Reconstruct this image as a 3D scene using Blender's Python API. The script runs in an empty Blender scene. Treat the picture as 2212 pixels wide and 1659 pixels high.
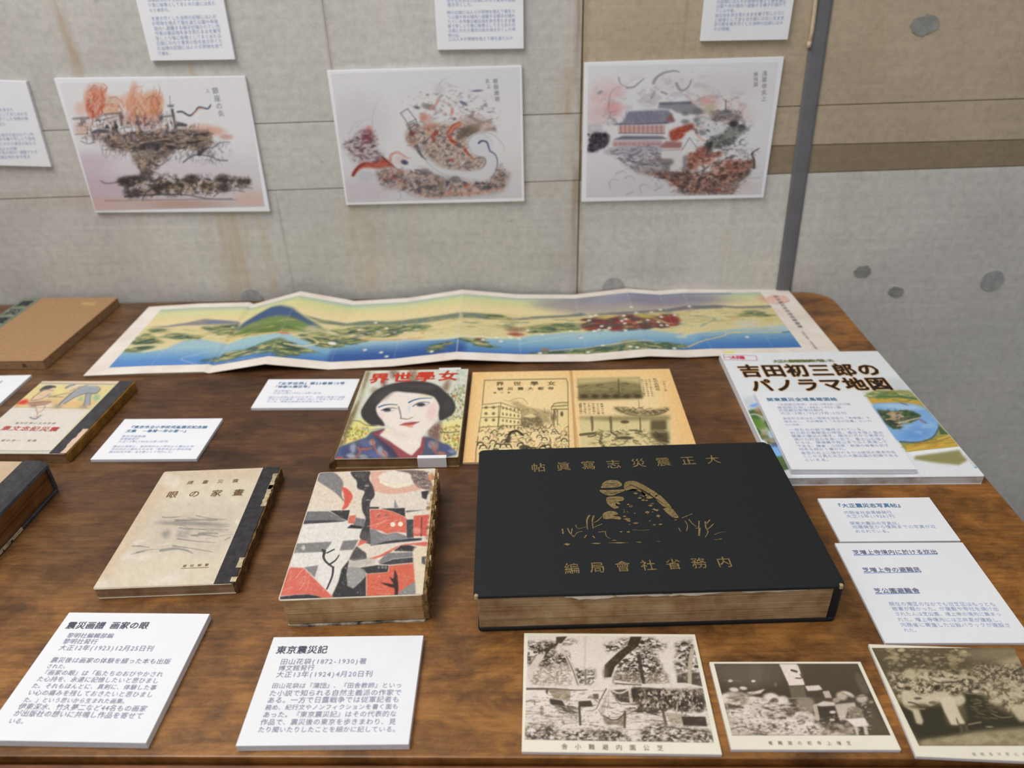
import bpy, bmesh, math, random
import numpy as np

S = bpy.context.scene
C = S.collection
R_ = random.Random(7)

# ------------------------------------------------------------------ camera
IW, IH = 2212, 1659
F_PX = 1592.85
C_ROT = (1.03203067, 0.02544557, 0.01927268)
C_LOC = np.array((0.04181079, -1.14695018, 0.51075851))
cam = bpy.data.cameras.new('camera')
cam_o = bpy.data.objects.new('camera', cam)
C.objects.link(cam_o)
cam.sensor_width = 36.0
cam.lens = F_PX / IW * 36.0
cam.clip_start = 0.01
cam_o.location = C_LOC.tolist()
cam_o.rotation_euler = C_ROT
cam.dof.use_dof = True
cam.dof.focus_distance = 0.70
cam.dof.aperture_fstop = 5.0
S.camera = cam_o

# ------------------------------------------------------------------ world, lamps, exposure
W = bpy.data.worlds.new('room_air')
S.world = W
W.use_nodes = True
W.node_tree.nodes['Background'].inputs[0].default_value = (0.95, 0.97, 1.0, 1)
W.node_tree.nodes['Background'].inputs[1].default_value = 0.42


def area(name, loc, target, size, power, col=(1, 1, 1)):
    l = bpy.data.lights.new(name, 'AREA')
    l.shape = 'RECTANGLE'
    l.size, l.size_y = size
    l.energy = power
    l.color = col
    o = bpy.data.objects.new(name, l)
    C.objects.link(o)
    o.location = loc
    d = np.array(target, float) - np.array(loc, float)
    from mathutils import Vector
    o.rotation_euler = Vector(d.tolist()).to_track_quat('-Z', 'Y').to_euler()
    return o


area('ceiling_lamp', (-0.75, -0.78, 1.75), (-0.05, -0.40, 0.0), (1.1, 0.8), 25, (1.0, 0.985, 0.96))
area('ceiling_lamp', (0.35, -1.7, 1.9), (0.1, -0.6, 0.0), (1.2, 0.8), 3.5, (1.0, 0.985, 0.96))
S.view_settings.view_transform = 'Standard'
S.view_settings.look = 'None'
S.view_settings.gamma = 1.0
S.view_settings.use_curve_mapping = False
S.view_settings.exposure = 0.0

# ------------------------------------------------------------------ pixel <-> space
def _rot(rx, ry, rz):
    cx, sx, cy, sy, cz, sz = math.cos(rx), math.sin(rx), math.cos(ry), math.sin(ry), math.cos(rz), math.sin(rz)
    X = np.array([[1, 0, 0], [0, cx, -sx], [0, sx, cx]])
    Y = np.array([[cy, 0, sy], [0, 1, 0], [-sy, 0, cy]])
    Z = np.array([[cz, -sz, 0], [sz, cz, 0], [0, 0, 1]])
    return Z @ Y @ X


CR = _rot(*C_ROT)


def _dir(px, py):
    return CR @ np.array([px - IW / 2, -(py - IH / 2), -F_PX])


def on_z(p, z=0.0):
    d = _dir(*p)
    return C_LOC + d * (z - C_LOC[2]) / d[2]


def on_wall(p, y=0.0):
    d = _dir(*p)
    return C_LOC + d * (y - C_LOC[1]) / d[1]


def project(P):
    q = (np.asarray(P) - C_LOC) @ CR
    return np.stack([IW / 2 + F_PX * q[:, 0] / -q[:, 2], IH / 2 - F_PX * q[:, 1] / -q[:, 2]], 1)


def crop(x0, y0, x1, zw):
    s = (x1 - x0) / zw
    return lambda x, y: (x0 + x * s, y0 + y * s)


# ------------------------------------------------------------------ materials
def lin(c):
    out = []
    for v in c[:3]:
        v = v / 255.0
        out.append(v / 12.92 if v <= 0.04045 else ((v + 0.055) / 1.055) ** 2.4)
    return (*out, 1.0)


MATS = {}


def nodes(name):
    m = bpy.data.materials.new(name)
    m.use_nodes = True
    nt = m.node_tree
    return m, nt, nt.nodes['Principled BSDF']


def link(nt, a, b):
    nt.links.new(a, b)


def texco(nt, scale=(1, 1, 1), rot=(0, 0, 0), loc=(0, 0, 0)):
    tc = nt.nodes.new('ShaderNodeTexCoord')
    mp = nt.nodes.new('ShaderNodeMapping')
    mp.inputs['Scale'].default_value = scale
    mp.inputs['Rotation'].default_value = rot
    mp.inputs['Location'].default_value = loc
    link(nt, tc.outputs['Object'], mp.inputs[0])
    return mp.outputs[0]


def noise(nt, vec, scale, detail=4, rough=0.6, dist=0.0):
    n = nt.nodes.new('ShaderNodeTexNoise')
    n.inputs['Scale'].default_value = scale
    n.inputs['Detail'].default_value = detail
    n.inputs['Roughness'].default_value = rough
    n.inputs['Distortion'].default_value = dist
    link(nt, vec, n.inputs['Vector'])
    return n.outputs[0]


def ramp(nt, fac, stops):
    r = nt.nodes.new('ShaderNodeValToRGB')
    cr = r.color_ramp
    while len(cr.elements) < len(stops):
        cr.elements.new(0.5)
    for e, (p, c) in zip(cr.elements, stops):
        e.position = p
        e.color = c if len(c) == 4 else lin(c)
    link(nt, fac, r.inputs[0])
    return r.outputs[0]


def mix(nt, fac, a, b, mode='MIX'):
    m = nt.nodes.new('ShaderNodeMix')
    m.data_type = 'RGBA'
    m.blend_type = mode
    for s, v in ((m.inputs[0], fac), (m.inputs[6], a), (m.inputs[7], b)):
        if isinstance(v, (int, float)):
            s.default_value = v
        elif isinstance(v, tuple):
            s.default_value = v if len(v) == 4 else lin(v)
        else:
            link(nt, v, s)
    return m.outputs[2]


def bump(nt, p, h, strength, dist=0.001):
    b = nt.nodes.new('ShaderNodeBump')
    b.inputs['Strength'].default_value = strength
    b.inputs['Distance'].default_value = dist
    link(nt, h, b.inputs['Height'])
    link(nt, b.outputs[0], p.inputs['Normal'])


def flat(name, c, rough=0.6, spec=0.3, var=0.0, scale=60.0, c2=None, bmp=0.0, metal=0.0):
    if name in MATS:
        return MATS[name]
    m, nt, p = nodes(name)
    p.inputs['Roughness'].default_value = rough
    p.inputs['Specular IOR Level'].default_value = spec
    p.inputs['Metallic'].default_value = metal
    v = texco(nt)
    n = noise(nt, v, scale, 5, 0.65)
    if c2 is None:
        c2 = tuple(max(0, x * (1 - var)) for x in c)
    link(nt, ramp(nt, n, [(0.35, c2), (0.65, c)]), p.inputs['Base Color'])
    if bmp:
        bump(nt, p, n, bmp)
    MATS[name] = m
    return m


def pages(name, c, c2, stretch=(6, 6, 2400)):
    if name in MATS:
        return MATS[name]
    m, nt, p = nodes(name)
    p.inputs['Roughness'].default_value = 0.85
    p.inputs['Specular IOR Level'].default_value = 0.1
    n = noise(nt, texco(nt, stretch), 1.0, 3, 0.6)
    big = noise(nt, texco(nt, (1, 1, 1)), 45.0, 4, 0.6)
    col = ramp(nt, n, [(0.3, c2), (0.62, c)])
    st = ramp(nt, big, [(0.35, (200, 180, 160)), (0.6, (255, 255, 255))])
    link(nt, mix(nt, 0.8, col, st, 'MULTIPLY'), p.inputs['Base Color'])
    bump(nt, p, n, 0.35)
    MATS[name] = m
    return m


def concrete(name, base, dark, stain, runs=()):
    m, nt, p = nodes(name)
    p.inputs['Roughness'].default_value = 0.85
    p.inputs['Specular IOR Level'].default_value = 0.2
    v = texco(nt)
    big = noise(nt, v, 5.0, 5, 0.6, 0.3)
    fine = noise(nt, v, 90.0, 5, 0.7)
    grain = noise(nt, texco(nt, (3.0, 1, 110.0)), 1.0, 4, 0.6, 0.2)
    vert = noise(nt, texco(nt, (16.0, 1, 0.9)), 1.0, 3, 0.6)
    pit = noise(nt, texco(nt, (1, 1, 1.6)), 42.0, 2, 0.5)
    col = ramp(nt, big, [(0.3, dark), (0.68, base)])
    col = mix(nt, 0.3, col, ramp(nt, grain, [(0.3, (222, 219, 214)), (0.62, (255, 255, 255))]), 'MULTIPLY')
    col = mix(nt, 0.5, col, ramp(nt, fine, [(0.3, (206, 206, 206)), (0.6, (255, 255, 255))]), 'MULTIPLY')
    col = mix(nt, ramp(nt, vert, [(0.60, (0, 0, 0)), (0.74, (120, 120, 120))]), col, stain)
    dash = noise(nt, texco(nt, (45.0, 1, 170.0), loc=(2, 0, 7)), 1.0, 3, 0.6)
    smudge = noise(nt, texco(nt, (9.0, 1, 3.5), loc=(4, 0, 1)), 1.0, 4, 0.6)
    col = mix(nt, ramp(nt, dash, [(0.66, (0, 0, 0)), (0.78, (130, 130, 130))]), col, (122, 118, 110))
    col = mix(nt, ramp(nt, smudge, [(0.56, (0, 0, 0)), (0.75, (110, 110, 110))]), col, dark)
    col = mix(nt, ramp(nt, pit, [(0.70, (0, 0, 0)), (0.76, (120, 120, 120))]), col, (112, 112, 112))
    streak = noise(nt, texco(nt, (60.0, 1, 7.0)), 1.0, 4, 0.65)
    smask = ramp(nt, streak, [(0.36, (0, 0, 0)), (0.62, (255, 255, 255))])
    sep = nt.nodes.new('ShaderNodeSeparateXYZ')
    link(nt, v, sep.inputs[0])
    for x0, hw, z0, z1, amt, sc in runs:      # rust runs left by the formwork, each at its own place
        prod = None
        for out, c0, h in ((0, x0, hw), (2, (z0 + z1) / 2, (z1 - z0) / 2)):
            a = nt.nodes.new('ShaderNodeMath')
            a.operation = 'SUBTRACT'
            link(nt, sep.outputs[out], a.inputs[0])
            a.inputs[1].default_value = c0
            b = nt.nodes.new('ShaderNodeMath')
            b.operation = 'ABSOLUTE'
            link(nt, a.outputs[0], b.inputs[0])
            r = nt.nodes.new('ShaderNodeMapRange')
            r.interpolation_type = 'SMOOTHSTEP'
            for i, val in ((1, h * (0.1 if out == 0 else 0.7)), (2, h), (3, 1.0), (4, 0.0)):
                r.inputs[i].default_value = val
            link(nt, b.outputs[0], r.inputs[0])
            if prod is None:
                prod = r.outputs[0]
            else:
                mlt = nt.nodes.new('ShaderNodeMath')
                mlt.operation = 'MULTIPLY'
                link(nt, prod, mlt.inputs[0])
                link(nt, r.outputs[0], mlt.inputs[1])
                prod = mlt.outputs[0]
        m2 = nt.nodes.new('ShaderNodeMath')
        m2.operation = 'MULTIPLY'
        link(nt, prod, m2.inputs[0])
        link(nt, smask, m2.inputs[1])
        m3 = nt.nodes.new('ShaderNodeMath')
        m3.operation = 'MULTIPLY'
        link(nt, m2.outputs[0], m3.inputs[0])
        m3.inputs[1].default_value = amt * 0.72
        col = mix(nt, m3.outputs[0], col, sc)
    link(nt, col, p.inputs['Base Color'])
    bump(nt, p, fine, 0.25)
    MATS[name] = m
    return m


def wood(name, c0, c1, c2, c3, rough=0.36, wear=(176, 122, 60), edge=None):
    m, nt, p = nodes(name)
    g1 = noise(nt, texco(nt, (5.0, 15.0, 15.0)), 1.9, 8, 0.70, 0.6)
    g2 = noise(nt, texco(nt, (14.0, 240.0, 240.0)), 1.0, 5, 0.75, 0.2)
    big = noise(nt, texco(nt, (1.3, 2.0, 1.0)), 3.0, 5, 0.6, 0.4)
    blot = noise(nt, texco(nt, (2.0, 3.2, 1.0), loc=(5, 2, 0)), 7.0, 7, 0.72, 0.3)
    fleck = noise(nt, texco(nt, (20.0, 190.0, 60.0), loc=(3, 1, 0)), 1.0, 4, 0.8)
    col = ramp(nt, g1, [(0.32, c0), (0.50, c1), (0.70, c2)])
    col = mix(nt, ramp(nt, big, [(0.42, (0, 0, 0)), (0.74, (160, 160, 160))]), col, c3)
    if edge:                                   # blends to paler, more honey-coloured wood towards the listed sides
        co = nt.nodes.new('ShaderNodeTexCoord')
        sep = nt.nodes.new('ShaderNodeSeparateXYZ')
        link(nt, co.outputs['Object'], sep.inputs[0])
        for ax, a, b, amt, ec in edge:
            r = nt.nodes.new('ShaderNodeMapRange')
            r.interpolation_type = 'SMOOTHSTEP'
            for i, val in ((1, a), (2, b), (3, 0.0), (4, amt)):
                r.inputs[i].default_value = val
            link(nt, sep.outputs[ax], r.inputs[0])
            w = nt.nodes.new('ShaderNodeMath')
            w.operation = 'MULTIPLY'
            link(nt, r.outputs[0], w.inputs[0])
            link(nt, ramp(nt, blot, [(0.30, (90, 90, 90)), (0.62, (255, 255, 255))]), w.inputs[1])
            col = mix(nt, w.outputs[0], col, ec)
    col = mix(nt, 0.6, col, ramp(nt, g2, [(0.30, (165, 155, 145)), (0.62, (255, 255, 255))]), 'MULTIPLY')
    col = mix(nt, 0.75, col, ramp(nt, blot, [(0.33, (160, 150, 142)), (0.58, (255, 255, 255))]), 'MULTIPLY')
    col = mix(nt, ramp(nt, fleck, [(0.60, (0, 0, 0)), (0.82, (150, 150, 150))]), col, wear)
    link(nt, col, p.inputs['Base Color'])
    p.inputs['Roughness'].default_value = rough
    p.inputs['Specular IOR Level'].default_value = 0.45
    bump(nt, p, g2, 0.15)
    MATS[name] = m
    return m


def printed(name, rough=0.55, spec=0.25):
    if name in MATS:
        return MATS[name]
    m, nt, p = nodes(name)
    a = nt.nodes.new('ShaderNodeAttribute')
    a.attribute_name = 'ink'
    link(nt, a.outputs['Color'], p.inputs['Base Color'])
    p.inputs['Roughness'].default_value = rough
    p.inputs['Specular IOR Level'].default_value = spec
    MATS[name] = m
    return m


M_BOARD = flat('white_board', (236, 236, 239), 0.6, 0.2, 0.015, 30)
M_BOARD_EDGE = flat('foam_board_edge', (226, 226, 232), 0.8, 0.1, 0.05, 200)
M_CREAM = flat('postcard_cream', (238, 231, 210), 0.5, 0.3, 0.03, 25)
M_INK = flat('ink_grey', (88, 92, 108), 0.7, 0.1, 0.1)
M_INKBODY = flat('ink_body_grey', (152, 157, 178), 0.7, 0.1, 0.1)
M_INKBLUE = flat('ink_title_blue', (92, 138, 176), 0.7, 0.1, 0.1)
M_INKPALE = flat('ink_pale_blue', (176, 190, 222), 0.7, 0.1, 0.1)
M_HEAD = flat('ink_heading', (122, 126, 156), 0.7, 0.1, 0.1)
M_LINK = flat('ink_underline_blue', (96, 158, 226), 0.7, 0.1, 0.05)

# ------------------------------------------------------------------ objects
def tag(o, label=None, cat=None, group=None, kind=None):
    for k, v in (('label', label), ('category', cat), ('group', group), ('kind', kind)):
        if v:
            o[k] = v
    return o


class Thing:
    """An Empty at the thing's base; local x = width, y = depth (or up the wall), z = out of the surface."""

    def __init__(self, name, label, cat, loc, theta=0.0, wall=False, group=None):
        self.o = bpy.data.objects.new(name, None)
        self.o.empty_display_size = 0.02
        C.objects.link(self.o)
        self.loc = np.array(loc, float)
        self.wall = wall
        c, s = math.cos(theta), math.sin(theta)
        if wall:
            self.A = np.array([[c, -s, 0], [0, 0, -1.0], [s, c, 0]])
            self.o.rotation_euler = (math.pi / 2, -theta, 0)
        else:
            self.A = np.array([[c, -s, 0], [s, c, 0], [0, 0, 1.0]])
            self.o.rotation_euler = (0, 0, theta)
        self.o.location = self.loc.tolist()
        tag(self.o, label, cat, group)
        self.top = 0.0

    def to_local(self, P):
        return (np.asarray(P) - self.loc) @ self.A

    def to_world(self, P):
        return np.asarray(P) @ self.A.T + self.loc

    def px(self, p, z=None):
        z = self.top if z is None else z
        P = on_wall(p, self.loc[1] - z) if self.wall else on_z(p, self.loc[2] + z)
        return self.to_local(P)


def mesh_obj(name, me, mat, parent=None, label=None, kind=None):
    o = bpy.data.objects.new(name, me)
    C.objects.link(o)
    if mat is not None and len(me.materials) == 0:
        me.materials.append(mat)
    if parent is not None:
        o.parent = parent.o if isinstance(parent, Thing) else parent
    tag(o, label=label, kind=kind)
    return o


def from_bm(name, bm, mat, parent=None, smooth=False, **kw):
    me = bpy.data.meshes.new(name)
    bmesh.ops.recalc_face_normals(bm, faces=bm.faces)
    bm.to_mesh(me)
    bm.free()
    if smooth:
        for f in me.polygons:
            f.use_smooth = True
    return mesh_obj(name, me, mat, parent, **kw)


def slab(name, outline, z0, z1, mat, parent=None, bev=0.0, seg=1, taper=0.0, **kw):
    """Extrude an outline (list of local x, y) between two heights; z1 may be a function of (x, y)."""
    bm = bmesh.new()
    n = len(outline)
    zt = z1 if callable(z1) else (lambda x, y: z1)
    zb = z0 if callable(z0) else (lambda x, y: z0)
    lo = [bm.verts.new((x, y, zb(x, y))) for x, y in outline]
    hi = [bm.verts.new((x * (1 - taper), y * (1 - taper), zt(x, y))) for x, y in outline]
    bm.faces.new(list(reversed(lo)))
    bm.faces.new(hi)
    for i in range(n):
        j = (i + 1) % n
        bm.faces.new((lo[i], lo[j], hi[j], hi[i]))
    if bev:
        ee = [e for e in bm.edges if abs(e.verts[0].co.z - e.verts[1].co.z) < 1e-4 or n <= 8]
        bmesh.ops.bevel(bm, geom=ee, offset=bev, segments=seg, affect='EDGES', profile=0.6)
    return from_bm(name, bm, mat, parent, **kw)


def rect(x0, x1, y0, y1):
    return [(x0, y0), (x1, y0), (x1, y1), (x0, y1)]


def rrect(x0, x1, y0, y1, r, n=4):
    pts = []
    for cx, cy, a in ((x1 - r, y0 + r, -90), (x1 - r, y1 - r, 0), (x0 + r, y1 - r, 90), (x0 + r, y0 + r, 180)):
        for i in range(n + 1):
            t = math.radians(a + 90 * i / n)
            pts.append((cx + r * math.cos(t), cy + r * math.sin(t)))
    return pts


def ragged(x0, x1, y0, y1, amp, step, seed, sides='brtl', r=0.002):
    rng = random.Random(seed)
    pts = []
    def edge(a, b, nx, ny, on):
        L = math.hypot(b[0] - a[0], b[1] - a[1])
        k = max(1, int(L / step))
        for i in range(k):
            t = i / k
            d = rng.uniform(-amp, amp * 0.3) if (on and i) else (-r if i == 0 else 0)
            q = (a[0] + (b[0] - a[0]) * t + nx * d, a[1] + (b[1] - a[1]) * t + ny * d)
            pts.append(q)
    edge((x0, y0), (x1, y0), 0, -1, 'b' in sides)
    edge((x1, y0), (x1, y1), 1, 0, 'r' in sides)
    edge((x1, y1), (x0, y1), 0, 1, 't' in sides)
    edge((x0, y1), (x0, y0), -1, 0, 'l' in sides)
    return pts


def fit_rect(q, z=None, wall_y=None):
    P = [on_wall(p, wall_y)[[0, 2]] if wall_y is not None else on_z(p, z)[:2] for p in q]
    if len(P) == 3:
        P.append(P[0] + P[2] - P[1])
    TL, TR, BR, BL = P
    ex = (TR - TL) + (BR - BL)
    ey = (TL - BL) + (TR - BR)
    th = math.atan2(ex[1] + -ey[0], ex[0] + ey[1])
    c = (TL + TR + BR + BL) / 4
    u = np.array([math.cos(th), math.sin(th)])
    v = np.array([-u[1], u[0]])
    w = abs(ex @ u) / 2
    d = abs(ey @ v) / 2
    return c, th, w, d


# ------------------------------------------------------------------ lettering (one mesh per block of text)
GLYPHS = {}


def glyph(ch, bold=0.0):
    k = (ch, bold)
    if k not in GLYPHS:
        cu = bpy.data.curves.new('glyph', 'FONT')
        cu.body = ch
        cu.resolution_u = 2
        cu.offset = bold
        ob = bpy.data.objects.new('glyph', cu)
        C.objects.link(ob)
        dg = bpy.context.evaluated_depsgraph_get()
        me = bpy.data.meshes.new_from_object(ob.evaluated_get(dg))
        v = np.zeros(len(me.vertices) * 3)
        me.vertices.foreach_get('co', v)
        me.calc_loop_triangles()
        t = np.zeros(len(me.loop_triangles) * 3, int)
        me.loop_triangles.foreach_get('vertices', t)
        bpy.data.meshes.remove(me)
        bpy.data.objects.remove(ob)
        bpy.data.curves.remove(cu)
        GLYPHS[k] = (v.reshape(-1, 3)[:, :2], t.reshape(-1, 3))
    return GLYPHS[k]


def em():
    v, _ = glyph('国')
    lo, hi = v.min(0), v.max(0)
    return (lo + hi) / 2, (hi - lo).max() / 0.88


class Lettering:
    def __init__(self, thing, lift=0.0003):
        self.t = thing
        self.V, self.T, self.n = [], [], 0
        self.lift = lift
        self.c, self.em = em()

    def put(self, ch, x, y, sx, sy, ax=(1, 0), bold=0.0):
        if ch in ' 　':
            return
        v, t = glyph(ch)
        if len(v) == 0:
            return
        if ord(ch) < 128:
            lo, hi = v.min(0), v.max(0)
            c = np.array([(lo[0] + hi[0]) / 2, self.c[1]])
        else:
            c = self.c
        q = (v - c) / self.em * np.array([sx, sy])
        ax = np.array(ax)
        ay = np.array([-ax[1], ax[0]])
        P = np.array([x, y]) + q[:, :1] * ax + q[:, 1:] * ay
        ring = [(0, 0)]
        if bold:
            ring = [(math.cos(i * math.pi / 3) * bold, math.sin(i * math.pi / 3) * bold) for i in range(6)] + ring
        for i, (ox, oy) in enumerate(ring):
            Q = P + (ax * ox * sx + ay * oy * sy)
            self.V.append(np.c_[Q, np.full(len(P), self.t.top + self.lift + i * 1e-6)])
            self.T.append(t + self.n)
            self.n += len(P)

    def line(self, text, p0, p1, size=None, sy=None, bold=0.0, local=False):
        a = np.array(p0) if local else self.t.px(p0)[:2]
        b = np.array(p1) if local else self.t.px(p1)[:2]
        L = np.hypot(*(b - a))
        ax = (b - a) / L
        adv = [0.55 if ord(c) < 128 else 1.0 for c in text]
        step = L / sum(adv)
        s = size or step * 0.96
        x = 0
        for c, w in zip(text, adv):
            P = a + ax * (x + w / 2) * step
            self.put(c, P[0], P[1], s, sy or s, ax, bold)
            x += w
        return self

    def column(self, text, p0, p1, size=None, bold=0.0, local=False):
        a = np.array(p0) if local else self.t.px(p0)[:2]
        b = np.array(p1) if local else self.t.px(p1)[:2]
        n = len(text)
        step = np.hypot(*(b - a)) / n
        s = size or step * 0.92
        ax = (b - a) / (step * n)
        for i, c in enumerate(text):
            P = a + (b - a) * (i + 0.5) / n
            self.put(c, P[0], P[1], s, s, (-ax[1], ax[0]), bold)
        return self

    def bar(self, p0, p1, w, local=False):
        a = np.array(p0) if local else self.t.px(p0)[:2]
        b = np.array(p1) if local else self.t.px(p1)[:2]
        d = (b - a) / np.hypot(*(b - a))
        nrm = np.array([-d[1], d[0]]) * w / 2
        P = np.array([a - nrm, b - nrm, b + nrm, a + nrm])
        self.V.append(np.c_[P, np.full(4, self.t.top + self.lift)])
        self.T.append(np.array([[0, 1, 2], [0, 2, 3]]) + self.n)
        self.n += 4
        return self

    def poly(self, pts, local=False):
        P = np.array([(p if local else self.t.px(p)[:2]) for p in pts])
        c = P.mean(0)
        Q = np.vstack([P, c])
        n = len(P)
        self.V.append(np.c_[Q, np.full(n + 1, self.t.top + self.lift)])
        self.T.append(np.array([[i, (i + 1) % n, n] for i in range(n)]) + self.n)
        self.n += n + 1
        return self

    def done(self, name, mat, label=None, parent=None):
        if not self.V:
            return None
        return mesh_obj(name, tri_mesh(name, np.vstack(self.V), np.vstack(self.T)), mat, parent or getattr(self.t, 'face', None) or self.t, label=label)


def tri_mesh(name, V, T):
    me = bpy.data.meshes.new(name)
    V = np.asarray(V, np.float32)
    T = np.asarray(T, np.int32)
    k = T.shape[1]
    me.vertices.add(len(V))
    me.vertices.foreach_set('co', V.ravel())
    me.loops.add(T.size)
    me.loops.foreach_set('vertex_index', T.ravel())
    me.polygons.add(len(T))
    me.polygons.foreach_set('loop_start', np.arange(0, T.size, k, dtype=np.int32))
    me.polygons.foreach_set('loop_total', np.full(len(T), k, np.int32))
    me.update(calc_edges=True)
    return me


# ------------------------------------------------------------------ printed pictures: ink laid on a fine mesh
def _blur(m, r):
    r = float(r)
    k = int(math.ceil(r * 2))
    if k < 1:
        return m
    w = np.exp(-0.5 * (np.arange(-k, k + 1) / max(r, 0.3)) ** 2)
    w /= w.sum()
    p = np.pad(m, ((k, k), (0, 0)), 'edge')
    m = sum(w[i] * p[i:i + m.shape[0]] for i in range(2 * k + 1))
    p = np.pad(m, ((0, 0), (k, k)), 'edge')
    return sum(w[i] * p[:, i:i + m.shape[1]] for i in range(2 * k + 1))


def _blur2(m, rx, ry):
    for r, ax in ((ry, 0), (rx, 1)):
        k = int(math.ceil(r * 2))
        if k < 1:
            continue
        w = np.exp(-0.5 * (np.arange(-k, k + 1) / max(r, 0.3)) ** 2)
        w /= w.sum()
        pad = ((k, k), (0, 0)) if ax == 0 else ((0, 0), (k, k))
        p = np.pad(m, pad, 'wrap' if min(m.shape) > 2 * k else 'edge')
        m = sum(w[i] * (p[i:i + m.shape[0]] if ax == 0 else p[:, i:i + m.shape[1]]) for i in range(2 * k + 1))
    return m


def _smooth(pts, closed=False, k=6):
    P = np.array(pts, float)
    if len(P) < 3:
        return P
    n = len(P)
    out = []
    rng = range(n) if closed else range(n - 1)
    for i in rng:
        if closed:
            a, b, c, d = P[(i - 1) % n], P[i], P[(i + 1) % n], P[(i + 2) % n]
        else:
            a, b, c, d = P[max(i - 1, 0)], P[i], P[i + 1], P[min(i + 2, n - 1)]
        for j in range(k):
            t = j / k
            out.append(0.5 * (2 * b + (c - a) * t + (2 * a - 5 * b + 4 * c - d) * t * t + (3 * b - a - 3 * c + d) * t ** 3))
    if not closed:
        out.append(P[-1])
    return np.array(out)


class Art:
    """A small painter. Coordinates follow a crop of the photograph (x0, y0, x1, y1) read at width zw."""

    def __init__(self, region, zw, base, s=1.0, seed=1, gain=1.0, softk=1.0):
        self.softk = softk
        self.r = region
        self.k = s * (region[2] - region[0]) / zw
        self.s = s
        self.h = int((region[3] - region[1]) * s)
        self.w = int((region[2] - region[0]) * s)
        self.im = np.ones((self.h, self.w, 3)) * np.array(base) / 255.0
        self.rng = np.random.RandomState(seed)
        self.gain = gain

    def _box(self, x0, y0, x1, y1):
        return max(0, int(x0)), max(0, int(y0)), min(self.w, int(x1) + 1), min(self.h, int(y1) + 1)

    def _lay(self, box, m, col, a):
        x0, y0, x1, y1 = box
        m = np.clip(m * a, 0, 1)[..., None]
        self.im[y0:y1, x0:x1] = self.im[y0:y1, x0:x1] * (1 - m) + np.array(col) / 255.0 * m

    def _mask(self, P, box):
        x0, y0, x1, y1 = box
        m = np.zeros((y1 - y0, x1 - x0))
        for oy in (0.17, 0.5, 0.83):
            for ox in (0.25, 0.75):
                X = np.arange(x0, x1)[None, :] + ox
                Y = np.arange(y0, y1)[:, None] + oy
                ins = np.zeros(m.shape, bool)
                for (ax, ay), (bx, by) in zip(P, np.roll(P, -1, 0)):
                    if ay == by:
                        continue
                    c = (ay > Y) != (by > Y)
                    ins ^= c & (X < (bx - ax) * (Y - ay) / (by - ay) + ax)
                m += ins / 6.0
        return m

    def poly(self, pts, col, a=1.0, soft=0.4, smooth=False, tex=0.0):
        P = np.array(pts, float)
        if smooth:
            P = _smooth(P, True)
        P = P * self.k
        soft = soft * self.softk
        e = 2 + soft * 3
        box = self._box(P[:, 0].min() - e, P[:, 1].min() - e, P[:, 0].max() + e, P[:, 1].max() + e)
        if box[2] <= box[0] or box[3] <= box[1]:
            return self
        m = _blur(self._mask(P, box), soft)
        if tex:
            nz = _blur(self.rng.rand(*m.shape), 1.6)
            nz = (nz - nz.mean()) / (nz.std() + 1e-6)
            m = m * np.clip(1 + tex * nz, 0, 1)
        self._lay(box, m, col, a)
        return self

    def line(self, pts, w, col, a=1.0, w2=None, smooth=True, soft=0.5):
        P = _smooth(pts) if smooth and len(pts) > 2 else np.array(pts, float)
        P = P * self.k
        ww = np.linspace(w, w if w2 is None else w2, len(P)) * self.k / 2
        e = ww.max() + 3
        box = self._box(P[:, 0].min() - e, P[:, 1].min() - e, P[:, 0].max() + e, P[:, 1].max() + e)
        x0, y0, x1, y1 = box
        if x1 <= x0 or y1 <= y0:
            return self
        X = np.arange(x0, x1)[None, :] + 0.5
        Y = np.arange(y0, y1)[:, None] + 0.5
        m = np.zeros((y1 - y0, x1 - x0))
        for i in range(len(P) - 1):
            a0, b0 = P[i], P[i + 1]
            d = b0 - a0
            L = d @ d + 1e-9
            t = np.clip(((X - a0[0]) * d[0] + (Y - a0[1]) * d[1]) / L, 0, 1)
            dist = np.hypot(X - a0[0] - t * d[0], Y - a0[1] - t * d[1])
            r = ww[i]
            cov = np.clip((r - dist) / (2 * soft) + 0.5, 0, 1) * min(1.0, r * 2 / 0.9)
            m = np.maximum(m, cov)
        self._lay(box, m, col, a)
        return self

    def blob(self, x, y, rx, ry, col, a=1.0, ang=0.0, hard=0.6):
        x, y, rx, ry = x * self.k, y * self.k, max(rx * self.k, 0.35), max(ry * self.k, 0.35)
        e = max(rx, ry) * 1.7 + 2
        box = self._box(x - e, y - e, x + e, y + e)
        x0, y0, x1, y1 = box
        if x1 <= x0 or y1 <= y0:
            return self
        X = np.arange(x0, x1)[None, :] + 0.5 - x
        Y = np.arange(y0, y1)[:, None] + 0.5 - y
        c, s = math.cos(ang), math.sin(ang)
        d = np.sqrt(((c * X + s * Y) / rx) ** 2 + ((-s * X + c * Y) / ry) ** 2)
        sw = 1.0 - hard + 0.6 / max(min(rx, ry), 0.6)
        self._lay(box, np.clip((1 + sw * 0.5 - d) / sw, 0, 1), col, a)
        return self

    def _inside(self, pts, n):
        P = np.array(pts, float)
        lo, hi = P.min(0), P.max(0)
        out = []
        for _ in range(n * 30):
            if len(out) >= n:
                break
            q = lo + (hi - lo) * self.rng.rand(2)
            ins = False
            for (ax, ay), (bx, by) in zip(P, np.roll(P, -1, 0)):
                if (ay > q[1]) != (by > q[1]) and q[0] < (bx - ax) * (q[1] - ay) / (by - ay) + ax:
                    ins = not ins
            if ins:
                out.append(q)
        return out

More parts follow.
